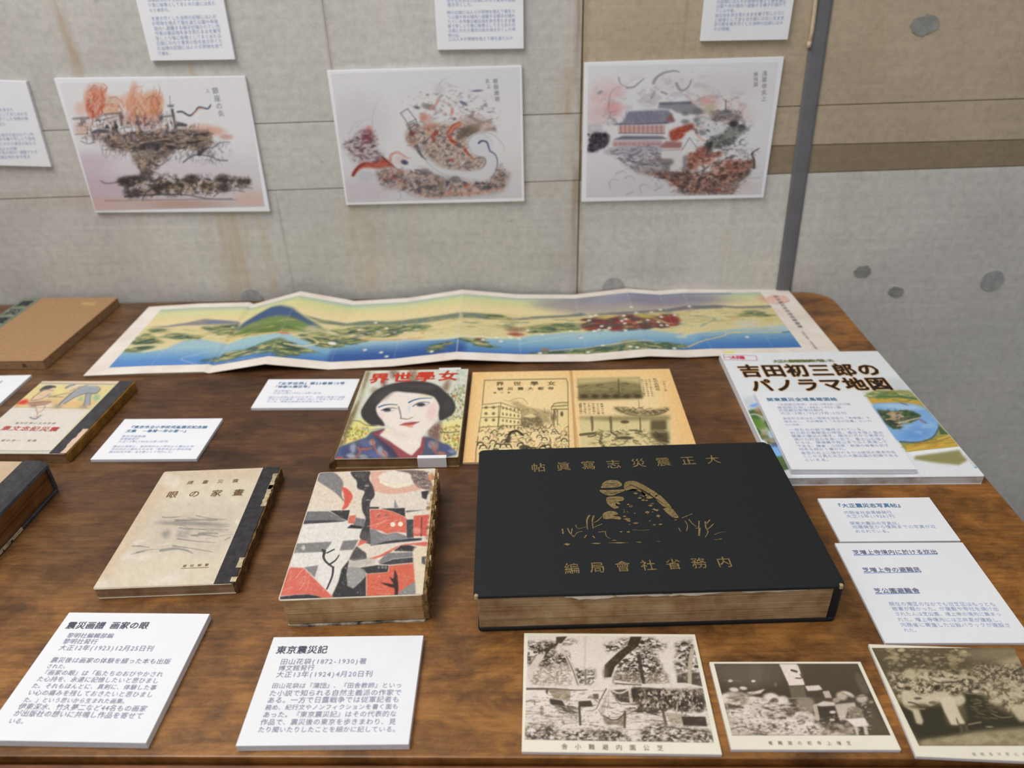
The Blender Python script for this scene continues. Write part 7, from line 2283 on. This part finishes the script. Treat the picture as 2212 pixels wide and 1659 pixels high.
for pts, w0, w1 in (([(680, 500), (655, 545), (655, 600), (660, 640)], 26, 10), ([(720, 505), (705, 560), (715, 630)], 26, 12), ([(795, 515), (750, 560), (700, 575)], 14, 8), ([(800, 585), (740, 610), (715, 620)], 14, 8),
                    ([(420, 630), (425, 680)], 20, 6), ([(470, 625), (490, 670), (530, 710)], 16, 14), ([(512, 628), (505, 680)], 18, 8), ([(610, 655), (560, 670), (530, 710)], 10, 14), ([(545, 595), (570, 630), (650, 612)], 12, 8),
                    ([(830, 655), (840, 700), (880, 728)], 14, 6), ([(1590, 555), (1615, 600), (1605, 655)], 16, 10), ([(1625, 540), (1670, 590), (1700, 610)], 18, 10), ([(1725, 555), (1720, 620), (1690, 625)], 20, 10), ([(1730, 620), (1725, 700)], 26, 14),
                    ([(1785, 560), (1790, 620), (1810, 660), (1785, 712)], 22, 10), ([(1830, 545), (1790, 590)], 16, 8), ([(1865, 585), (1810, 635)], 14, 8), ([(1870, 690), (1920, 668), (1990, 660)], 8, 4), ([(1560, 530), (1660, 488)], 12, 5), ([(1530, 620), (1550, 660)], 12, 6),
                    ([(1090, 640), (1170, 648), (1250, 640)], 6, 6), ([(760, 665), (840, 655)], 10, 5), ([(650, 690), (630, 720)], 16, 8), ([(710, 700), (730, 720)], 16, 8)):
    stamp_line(L, pts, w0, w1)
L.done('gold_winged_figure', M_GOLD)
L = Lettering(bk, 0.00045)
for i in range(7):
    stamp_line(L, [(1060 + i * 22, 205 + i * 9), (1150 + i * 22, 250 + i * 12), (1235 + i * 24, 305 + i * 14)], 4)
for y in (205, 222, 285, 298):
    stamp_line(L, [(815, y), (880, y - 6), (950, y + 2)], 4)
for pts in ([(850, 352), (920, 345), (985, 350)], [(870, 385), (930, 375)], [(1020, 240), (1060, 220), (1100, 215)], [(880, 300), (940, 280), (985, 275)]):
    stamp_line(L, pts, 5)
L.done('figure_engraving', M_BLACK)

# --- tan book with black spine band
gk = book_at('old_book', 'worn tan paper book with black spine band and brown right-to-left title', [(354, 1018), (605, 1009.4), (507.8, 1262), (200.6, 1271.8)], 0.0135)
w, d, h = gk.w, gk.d, gk.top
M_TANC = flat('tan_cover', (208, 192, 168), 0.7, 0.2, 0.12, 45)
M_SPINEB = flat('spine_black_cloth', (62, 60, 62), 0.7, 0.25, 0.3, 160, bmp=0.2)
slab('back_cover', rrect(-w / 2 + 0.0005, w / 2, -d / 2 + 0.0005, d / 2 - 0.0005, 0.003), 0.0, 0.0013, M_TANC, gk, 0.0004)
slab('page_block', rect(-w / 2 + 0.0010, w / 2 - 0.002, -d / 2 + 0.0012, d / 2 - 0.002), 0.0012, h - 0.0011, PG_TAN, gk, 0.0006)
gk.face = slab('front_cover', rrect(-w / 2, w / 2 - 0.001, -d / 2, d / 2, 0.003), h - 0.0012, h, M_TANC, gk, 0.0004)
zG = crop(180, 1000, 630, 2212)
bx0 = gk.px(zG(1912, 50))[0]
slab('spine_band', ragged(bx0, w / 2 - 0.0006, -d / 2 + 0.0004, d / 2, 0.0006, 0.006, 9, 'r', 0.0), h - 0.0002, h + 0.0006, M_SPINEB, gk, 0.0002)
slab('spine', ragged(w / 2 - 0.0022, w / 2 + 0.0012, -d / 2 + 0.001, d / 2 - 0.001, 0.0011, 0.005, 10, 'r', 0.0), 0.0004, h - 0.0003, flat('spine_worn_brown', (124, 92, 58), 0.8, 0.15, 0.5, 120, bmp=0.5), gk, 0.0003)
M_SCUFF = flat('scuffed_board', (204, 186, 150), 0.85, 0.1, 0.3, 160)
rr = random.Random(3)
for y0, y1 in ((0.02, 0.055), (0.048, 0.075), (-0.068, -0.055), (-0.086, -0.080)):
    x1 = w / 2 + 0.0006
    slab('scuff', ragged(x1 - 0.0055, x1, y0, y1, 0.0010, 0.003, int(y0 * 1e4) + 900, 'lr', 0.0), h + 0.0004, h + 0.0009, M_SCUFF, gk)
if 'GAKA' in ART:
    ink_sheet('cover_print', gk, ART['GAKA'], [(-w / 2 + 0.0012, d / 2 - 0.0012), (bx0, d / 2 - 0.0004), (bx0, -d / 2 + 0.0006), (-w / 2 + 0.0012, -d / 2 + 0.0012)], (0.0005, 0.0006), PRT())
M_BROWNINK = flat('brown_title_ink', (132, 98, 52), 0.6, 0.2, 0.35, 400)
for s, a, b, sz, bo in (('譜畫災震', (1057, 214), (1695, 190), 0.0068, 0.0), ('眼の家畫', (828, 343), (1765, 313), 0.0118, 0.012), ('版社明黎', (1038, 1099), (1350, 1084), 0.0036, 0.01)):
    A, B = gk.px(zG(*a))[:2], gk.px(zG(*b))[:2]
    L = Lettering(gk, 0.0004)
    L.line(s, A, B, sz, sz, bo, local=True)
    if s[0] == '版':
        L.bar(zG(1035, 1123), zG(1332, 1111), 0.0005)
    L.done('cover_lettering', M_BROWNINK)

# --- red and black patterned book
tk = book_at('old_book', 'thick worn book with red, black and cream abstract cover and ragged spine', [(688.8, 1017.2), (941, 1013.7), (922, 1284.5), (600.6, 1297.7)], 0.033)
w, d, h = tk.w, tk.d, tk.top
M_CREAMC = flat('cream_cover', (218, 204, 182), 0.75, 0.15, 0.12, 60)
slab('back_cover', ragged(-w / 2 + 0.003, w / 2 - 0.001, -d / 2 - 0.0010, d / 2 - 0.001, 0.0016, 0.008, 21, 'brl'), 0.0, 0.0014, flat('back_cover_print', (196, 184, 166), 0.8, 0.1, 0.6, 70, (58, 52, 54)), tk, 0.0003)
slab('page_block', rect(-w / 2 + 0.0028, w / 2 - 0.0025, -d / 2 + 0.0012, d / 2 - 0.0025), 0.0013, h - 0.0012, pages('tokyo_pages', (210, 176, 130), (150, 116, 76), (5, 5, 2400)), tk, 0.0012)
tk.face = slab('front_cover', rrect(-w / 2, w / 2 - 0.0012, -d / 2, d / 2, 0.0032), h - 0.0013, h, M_CREAMC, tk, 0.0004)
slab('spine', ragged(w / 2 - 0.0035, w / 2 + 0.0012, -d / 2 + 0.002, d / 2 - 0.001, 0.0016, 0.0045, 22, 'r', 0.0), 0.0008, h + 0.0001, flat('spine_ragged', (150, 116, 74), 0.9, 0.1, 0.5, 150, bmp=0.6), tk, 0.0005)
for i in range(14):
    y = -d / 2 + 0.006 + i * (d - 0.012) / 14
    ww = rr.uniform(0.0008, 0.0026)
    slab('spine_flake', ragged(w / 2 - 0.001, w / 2 + ww, y, y + rr.uniform(0.004, 0.010), 0.0006, 0.002, 30 + i, 'rl', 0.0), h - rr.uniform(0.004, 0.010), h - rr.uniform(0.0, 0.002), M_SCUFF if i % 2 else MATS['spine_ragged'], tk)
if 'TOKYO' in ART:
    ink_sheet('cover_print', tk, ART['TOKYO'], [(-w / 2 + 0.0012, d / 2 - 0.0012), (w / 2 - 0.0020, d / 2 - 0.0012), (w / 2 - 0.0020, -d / 2 + 0.0012), (-w / 2 + 0.0012, -d / 2 + 0.0012)], (0.00045, 0.0006), PRT())

# --- magazine with the woman portrait
zW = crop(700, 780, 1060, 2212)
gw = book_at('magazine', 'old magazine with painted portrait of a dark-haired woman and red title', [zW(575, 136), zW(1925, 98), zW(1775, 1262), zW(95, 1318)], 0.0135, 'magazine')
w, d, h = gw.w, gw.d, gw.top
slab('page_block', rect(-w / 2 + 0.0015, w / 2 - 0.0006, -d / 2 + 0.0010, d / 2 - 0.0015), 0.0008, h - 0.0006, PG_BROWN, gw, 0.0006)
slab('back_cover', rect(-w / 2, w / 2, -d / 2, d / 2), 0.0, 0.0008, flat('mag_back_cover', (176, 150, 112), 0.8, 0.1, 0.2, 60), gw, 0.0002)
gw.face = slab('front_cover', rrect(-w / 2, w / 2, -d / 2, d / 2, 0.002), h - 0.0007, h, flat('mag_front_cover', (206, 196, 172), 0.7, 0.2, 0.1, 60), gw, 0.0002)
slab('spine', ragged(-w / 2 - 0.0075, -w / 2 + 0.0012, -d / 2 + 0.001, d / 2 - 0.001, 0.0012, 0.007, 41, 'l', 0.0), 0.0003, lambda x, y: h - 0.0004 - max(0.0, (-w / 2 + 0.001 - x)) * 0.95, flat('mag_spine', (112, 84, 48), 0.75, 0.2, 0.55, 110, (70, 48, 30)), gw)
if 'GIRL' in ART:
    ink_sheet('cover_print', gw, ART['GIRL'], [(-w / 2 + 0.0004, d / 2 - 0.0004), (w / 2 - 0.0004, d / 2 - 0.0004), (w / 2 - 0.0004, -d / 2 + 0.0004), (-w / 2 + 0.0004, -d / 2 + 0.0004)], (0.00052, 0.0009), PRT())
L = Lettering(gw, 0.0005)
A, B = gw.px(zW(585, 236))[:2], gw.px(zW(1800, 196))[:2]
L.line('界世學女', A, B, 0.027, 0.027, 0.035, local=True)
L.done('red_title', flat('title_red', (214, 66, 46), 0.6, 0.2, 0.15, 120))
ta, tb = gw.px(zW(1235, 1300))[0], gw.px(zW(1620, 1290))[0]
slab('paper_tab', rect(ta, tb, -d / 2 - 0.0010, -d / 2 + 0.004), h, h + 0.0006, M_BOARD, gw, 0.0001)
slab('paper_tab', rect(ta, tb, -d / 2 - 0.0016, -d / 2 - 0.0008), 0.0008, h + 0.0006, M_BOARD, gw, 0.0001)
ta, tb = gw.px(zW(1525, 100))[0], gw.px(zW(1815, 95))[0]
slab('paper_tab', rect(ta, tb, d / 2 - 0.01, d / 2 + 0.0055), h - 0.0014, h - 0.0008, M_BOARD, gw, 0.0001)

# --- open two-page facsimile board
zS = crop(990, 780, 1500, 2212)
sTL, sTR, sBL = zS(142, 112), zS(1985, 70), zS(30, 962)
sp = board('page_spread', 'tan two-page magazine spread with a crowd drawing and old photographs', 'print', [sTL, sTR, fourth(sTL, sTR, sBL, 0.002), sBL], 0.002, flat('spread_paper', (230, 190, 130), 0.65, 0.2, 0.06, 14), edge=flat('spread_edge', (222, 206, 186), 0.8, 0.1, 0.05))
w, d = sp.w, sp.d
fx = sp.px(zS(1085, 450))[0]
sp.top = 0.0024
M_SPP = MATS['spread_paper']
pgL = slab('page', rect(-w / 2, fx - 0.0004, -d / 2, d / 2), 0.0020, 0.0024, M_SPP, sp)
pgR = slab('page', rect(fx + 0.0004, w / 2, -d / 2, d / 2), 0.0020, 0.0024, M_SPP, sp)
if 'SPREAD' in ART:
    for x0, x1, pg in ((-w / 2 + 0.0003, fx - 0.0006, pgL), (fx + 0.0006, w / 2 - 0.0003, pgR)):
        sp.face = pg
        ink_sheet('page_print', sp, ART['SPREAD'], [(x0, d / 2 - 0.0003), (x1, d / 2 - 0.0003), (x1, -d / 2 + 0.0003), (x0, -d / 2 + 0.0003)], (0.00055, 0.0011), printed('page_print', 0.6, 0.2))
M_SPI = flat('spread_ink', (104, 92, 62), 0.7, 0.1, 0.1)
for s, a, b, f in (('界世學女', (310, 216), (955, 210), 0.5), ('號災震大都帝', (345, 263), (915, 258), 0.62), ('輯二第', (310, 300), (505, 297), 0.42)):
    A, B = sp.px(zS(*a))[:2], sp.px(zS(*b))[:2]
    st = np.hypot(*(B - A)) / len(s)
    Lettering(sp, 0.0004).line(s, A, B, st * f, st * f, 0.02, local=True).done('heading_line', M_SPI, parent=pgL)
for s, a, b, sz in (('丸の内附近', (1838, 160), (1872, 278), 0.0062), ('大正十二年', (1922, 185), (1945, 288), 0.0036)):
    Lettering(sp, 0.0004).column(s, zS(*a), zS(*b), sz, 0.01).done('caption_column', M_SPI, parent=pgR)
for i, s in enumerate(('燒失したる東京驛前', '日本橋附近の慘狀を', '高所より望む光景也')):
    Lettering(sp, 0.0004).column(s, zS(1720 + i * 34, 170), zS(1745 + i * 38, 335), 0.0034).done('caption_column', M_SPI, parent=pgR)
for i, s in enumerate(('避難民は船に', '乘りて河を下', 'り品川沖へと', '向ひ夜を明か', 'せり人々は皆', '無事なりき')):
    Lettering(sp, 0.0004).column(s, zS(1142 + i * 40, 395), zS(1150 + i * 41, 500), 0.0042).done('caption_column', M_SPI, parent=pgR)

# --- white paperback with panorama cover, card on top
zY = crop(1540, 740, 2140, 2212)
ty = book_at('paperback', 'white paperback with bold black title and a blue lake landscape cover', [zY(28, 76), zY(1322, 76), zY(2168, 1068), zY(560, 1076)], 0.0105)
w, d, h = ty.w, ty.d, ty.top
M_WCOV = flat('white_glossy_cover', (236, 238, 240), 0.35, 0.4, 0.02, 20)
slab('back_cover', rrect(-w / 2, w / 2, -d / 2, d / 2, 0.002), 0.0, 0.0005, M_WCOV, ty)
slab('page_block', rect(-w / 2 + 0.0006, w / 2 - 0.0004, -d / 2 + 0.0006, d / 2 - 0.0004), 0.0005, h - 0.0005, PG_WHITE, ty, 0.0003)
ty.face = slab('front_cover', rrect(-w / 2, w / 2, -d / 2, d / 2, 0.003), h - 0.0006, h, M_WCOV, ty, 0.0002)
slab('spine', rect(-w / 2 - 0.0006, -w / 2 + 0.0004, -d / 2, d / 2), 0.0, h - 0.0003, M_WCOV, ty)
if 'TAIYO' in ART:
    ink_sheet('cover_print', ty, ART['TAIYO'], [(-w / 2 + 0.0008, d / 2 - 0.0008), (w / 2 - 0.0008, d / 2 - 0.0008), (w / 2 - 0.0008, -d / 2 + 0.0008), (-w / 2 + 0.0008, -d / 2 + 0.0008)], (0.00062, 0.0009), printed('glossy_print', 0.35, 0.4))
M_TITLEK = flat('title_black', (34, 26, 22), 0.5, 0.3, 0.1)
M_TITLEO = flat('title_orange_halo', (246, 184, 110), 0.5, 0.3, 0.06)
M_MAROON = flat('title_maroon', (98, 24, 20), 0.5, 0.3, 0.2)
rows = (('吉田初三郎の', (200, 230), (1330, 218), 0.0345), ('パノラマ地図', (292, 347), (1412, 330), 0.0335))
for nm, mt, bo, lf in (('title_halo', M_TITLEO, 0.066, 0.0004), ('cover_title', M_TITLEK, 0.036, 0.0006)):
    L = Lettering(ty, lf)
    for s, a, b, sz in rows:
        L.line(s, ty.px(zY(*a))[:2], ty.px(zY(*b))[:2], sz * 0.86, sz, bo, local=True)
    L.done(nm, mt)
L = Lettering(ty, 0.0004)
L.line('大正の鳥瞰図絵師が描いた', ty.px(zY(480, 152))[:2], ty.px(zY(962, 145))[:2], 0.0078, 0.0090, 0.05, local=True)
L.done('green_subtitle', flat('subtitle_green', (126, 128, 46), 0.5, 0.3, 0.3, 500, (70, 90, 40)))
L = Lettering(ty, 0.0004)
L.line('別冊', ty.px(zY(92, 118))[:2], ty.px(zY(140, 118))[:2], local=True).line('太陽', ty.px(zY(135, 120))[:2], ty.px(zY(250, 122))[:2], 0.012, 0.010, 0.04, local=True)
for a, b in (((82, 97), (342, 108)), ((92, 140), (354, 146)), ((82, 97), (92, 140)), ((342, 108), (354, 146))):
    L.bar(zY(*a), zY(*b), 0.0008)
L.done('red_logo', flat('logo_red', (214, 60, 92), 0.5, 0.3, 0.08))
xa, xb = ty.px(zY(85, 70))[0], ty.px(zY(180, 70))[0]
slab('sticky_tab', rect(xa, xb, d / 2 - 0.01, d / 2 + 0.0075), h - 0.0022, h - 0.0018, flat('sticky_yellow', (226, 232, 70), 0.6, 0.2, 0.03), ty)
zV = crop(1600, 830, 2000, 2212)
cV = board('caption_card', 'tall white caption card lying on the white paperback', 'card', [(1633, 848), (1860, 845), (1979, 1012.5), (1707.5, 1015)], 0.0062, group=GC, extra=0.0113)
text_block(cV, zV, [('関東震災全域鳥瞰図絵', (308, 186), (1152, 180))], M_INKBLUE, 'title_text', 0.02)
text_block(cV, zV, [('『大阪朝日新聞』大正13年9月15日付録', (415, 244), (1312, 240)), ('吉田初三郎(1884-1955)画', (432, 280), (1202, 276)),
    ('大阪朝日新聞社発行', (450, 315), (985, 312)), ('大正13年(1924)9月15日刊', (470, 350), (1262, 346)), ('吉田初三郎は広い範囲を独自の「鳥瞰図」で', (500, 411), (1545, 403)),
    ('描き出し、その構図で「大正の広重」といわ', (515, 447), (1565, 440)), ('れた画家。', (530, 486), (745, 485)), ('一枚ものの紙で構成されている。', (578, 546), (1505, 541)),
    ('初三郎の鳥瞰図の特徴、遠近を強く歪め', (590, 583), (1702, 578)), ('関東の震災の様子。横浜の方から東京の', (605, 622), (1712, 614)), ('焼けた町並みを赤い炎で、富士山も描く', (635, 661), (1732, 655)),
    ('からは、横須賀や館山まで広く見渡して', (648, 700), (1756, 691)), ('である。鎌倉・小田原・熱海の被害も記す', (670, 741), (1772, 733)), ('地名も細かく書かれ。', (695, 779), (1292, 775)),
    ('画面の右上に描かれるのは被災の東京市街', (720, 823), (1852, 813)), ('ここから見た大正の大震災図の記録である', (735, 862), (1884, 853)), ('といえる。', (758, 905), (1085, 905))], M_INKPALE)

# --- book with children picture
zC = crop(0, 810, 300, 2212)
ch = book_at('old_book', 'book with a picture of two children, red title and black spine band, at left', [zC(660, 78), zC(2085, 118), zC(1070, 1282)], 0.0135)
w, d, h = ch.w, ch.d, ch.top
M_CHC = flat('ivory_cover', (218, 210, 196), 0.7, 0.2, 0.06, 50)
slab('back_cover', rrect(-w / 2, w / 2, -d / 2, d / 2, 0.002), 0.0, 0.0012, flat('ch_back_cover', (120, 96, 66), 0.8, 0.1, 0.2), ch, 0.0003)
slab('page_block', rect(-w / 2 + 0.001, w / 2 - 0.002, -d / 2 + 0.0008, d / 2 - 0.002), 0.0012, h - 0.0012, PG_BROWN, ch, 0.0005)
ch.face = slab('front_cover', rrect(-w / 2, w / 2 - 0.001, -d / 2, d / 2, 0.002), h - 0.0012, h, M_CHC, ch, 0.0004)
cb = ch.px(zC(1905, 100))[0]
slab('spine_band', rect(cb, w / 2 - 0.0006, -d / 2 + 0.0002, d / 2), h - 0.0002, h + 0.0005, flat('ch_band', (74, 72, 74), 0.7, 0.2, 0.2, 120), ch, 0.0002)
slab('spine', rect(w / 2 - 0.0022, w / 2 + 0.001, -d / 2 + 0.0006, d / 2 - 0.0006), 0.0004, h - 0.0002, flat('ch_spine', (146, 108, 34), 0.55, 0.3, 0.4, 60, (104, 66, 24)), ch, 0.0006)
slab('torn_label', ragged(w / 2 - 0.0075, w / 2 - 0.0002, -d / 2 + 0.0004, -d / 2 + 0.05, 0.0016, 0.005, 71, 'l', 0.0), h + 0.0003, h + 0.0008, flat('torn_label_pink', (226, 196, 172), 0.8, 0.1, 0.08), ch)
if 'CHILD' in ART:
    ink_sheet('cover_print', ch, ART['CHILD'], [(-w / 2 + 0.0006, d / 2 - 0.0006), (cb, d / 2 - 0.0006), (cb, -d / 2 + 0.0006), (-w / 2 + 0.0006, -d / 2 + 0.0006)], (0.0007, 0.001), PRT())
L = Lettering(ch, 0.0004)
A, B = ch.px(zC(30, 850))[:2], ch.px(zC(940, 870))[:2]
L.line('集文念記災震', A, B, 0.0115, 0.0105, 0.02, local=True).done('red_title', flat('child_title_red', (200, 84, 84), 0.6, 0.2, 0.15, 200))
M_CHI = flat('child_ink', (150, 136, 130), 0.7, 0.1, 0.1)
Lettering(ch, 0.0004).line('童兒校學小立市京東', ch.px(zC(240, 768))[:2], ch.px(zC(895, 776))[:2], 0.0052, 0.0046, local=True).done('small_lettering', M_CHI)
Lettering(ch, 0.0004).line('卷の年一　常尋', ch.px(zC(10, 1046))[:2], ch.px(zC(590, 1050))[:2], 0.0056, 0.005, local=True).done('small_lettering', M_CHI)

# --- thick book with black leather spine at the left edge
bs = Thing('old_book', 'very thick tan book with black leather spine, cut by the left edge', 'book', (-0.5665, -0.612, 0.0), -0.03)
bs.w, bs.d, bs.top = 0.147, 0.205, 0.040
w, d, h = bs.w, bs.d, bs.top
M_LEATH = flat('black_leather', (66, 64, 66), 0.5, 0.4, 0.3, 120, bmp=0.25)
slab('back_cover', rrect(-w / 2, w / 2 + 0.002, -d / 2, d / 2, 0.003), 0.0, 0.004, M_LEATH, bs, 0.0008)
slab('page_block', rect(-w / 2 + 0.003, w / 2 - 0.001, -d / 2 + 0.003, d / 2 - 0.0045), 0.004, h - 0.004, pages('thick_pages', (132, 92, 52), (88, 56, 28), (8, 8, 300)), bs)
bs.face = slab('front_cover', rrect(-w / 2, w / 2 - 0.024, -d / 2, d / 2, 0.002), h - 0.004, h, flat('thick_tan', (202, 176, 146), 0.7, 0.2, 0.06, 50), bs, 0.0008)
bm = bmesh.new()
prof = [(w / 2 - 0.025, h - 0.004), (w / 2 - 0.025, h + 0.0008), (w / 2 - 0.012, h + 0.0012), (w / 2 - 0.004, h - 0.0004), (w / 2 + 0.0012, h - 0.0035), (w / 2 + 0.002, h - 0.0065), (w / 2 - 0.001, h - 0.0065)]
r0 = [bm.verts.new((x, -d / 2, z)) for x, z in prof]
r1 = [bm.verts.new((x, d / 2, z)) for x, z in prof]
for i in range(len(prof)):
    j = (i + 1) % len(prof)
    bm.faces.new((r0[i], r0[j], r1[j], r1[i]))
bm.faces.new(r0)
bm.faces.new(list(reversed(r1)))
from_bm('leather_spine', bm, M_LEATH, bs)
slab('spine_end', rrect(w / 2 - 0.02, w / 2 + 0.002, d / 2 - 0.0045, d / 2, 0.0015), 0.004, h - 0.004, M_LEATH, bs, 0.0004)
slab('worn_strip', ragged(w / 2 + 0.001, w / 2 + 0.0024, d / 2 - 0.115, d / 2 - 0.066, 0.0006, 0.006, 77, 'lr', 0.0), 0.0012, 0.0046, M_SCUFF, bs)

# --- brown cloth book at the back left
zN = crop(0, 620, 300, 2074)
bb = book_at('old_book', 'brown cloth-covered book with grey-green title slip, back left by the wall', [zN(330, 134), zN(1650, 184), zN(672, 1142)], 0.0150)
w, d, h = bb.w, bb.d, bb.top
M_BRC = flat('brown_cloth', (176, 138, 100), 0.75, 0.2, 0.10, 200, bmp=0.2)
slab('case_body', rrect(-w / 2 + 0.001, w / 2 - 0.0005, -d / 2 + 0.0005, d / 2 - 0.0005, 0.0015), 0.0, h - 0.0016, flat('brown_cloth_side', (158, 124, 88), 0.8, 0.2, 0.14, 120), bb, 0.0006)
bb.face = slab('front_cover', rrect(-w / 2, w / 2, -d / 2, d / 2, 0.002), h - 0.0016, h, M_BRC, bb, 0.0005)
sx = bb.px(zN(610, 178))[0]
slab('title_slip', rect(-w / 2 + 0.0012, sx, -d / 2 + 0.05, d / 2 - 0.0012), h, h + 0.0003, flat('slip_greygreen', (128, 136, 118), 0.75, 0.15, 0.12, 80), bb)
L = Lettering(bb, 0.0006)
L.column('震災畫報', ((-w / 2 + sx) / 2, d / 2 - 0.008), ((-w / 2 + sx) / 2, d / 2 - 0.135), 0.024, 0.02, local=True)
L.done('brush_title', flat('brush_ink', (74, 76, 76), 0.7, 0.1, 0.2, 150))
slab('worn_patch', ragged(w / 2 - 0.05, w / 2 - 0.022, d / 2 - 0.034, d / 2 - 0.02, 0.004, 0.006, 91, 'brtl', 0.0), h, h + 0.00025, flat('worn_gold', (196, 164, 112), 0.75, 0.2, 0.12), bb)
old = bb.top
bb.top = 0.0
L = Lettering(bb, 0.0003)
L.line('冊ノ一圖', (w / 2 - 0.115, 0.0068), (w / 2 - 0.018, 0.0068), 0.0065, 0.0065, 0.02, local=True)
o = L.done('edge_lettering', flat('edge_ink', (104, 84, 66), 0.8, 0.1, 0.2))
o.rotation_euler = (math.pi / 2, 0, 0)
o.location = (0, -d / 2 + 0.0004, 0)
bb.top = old
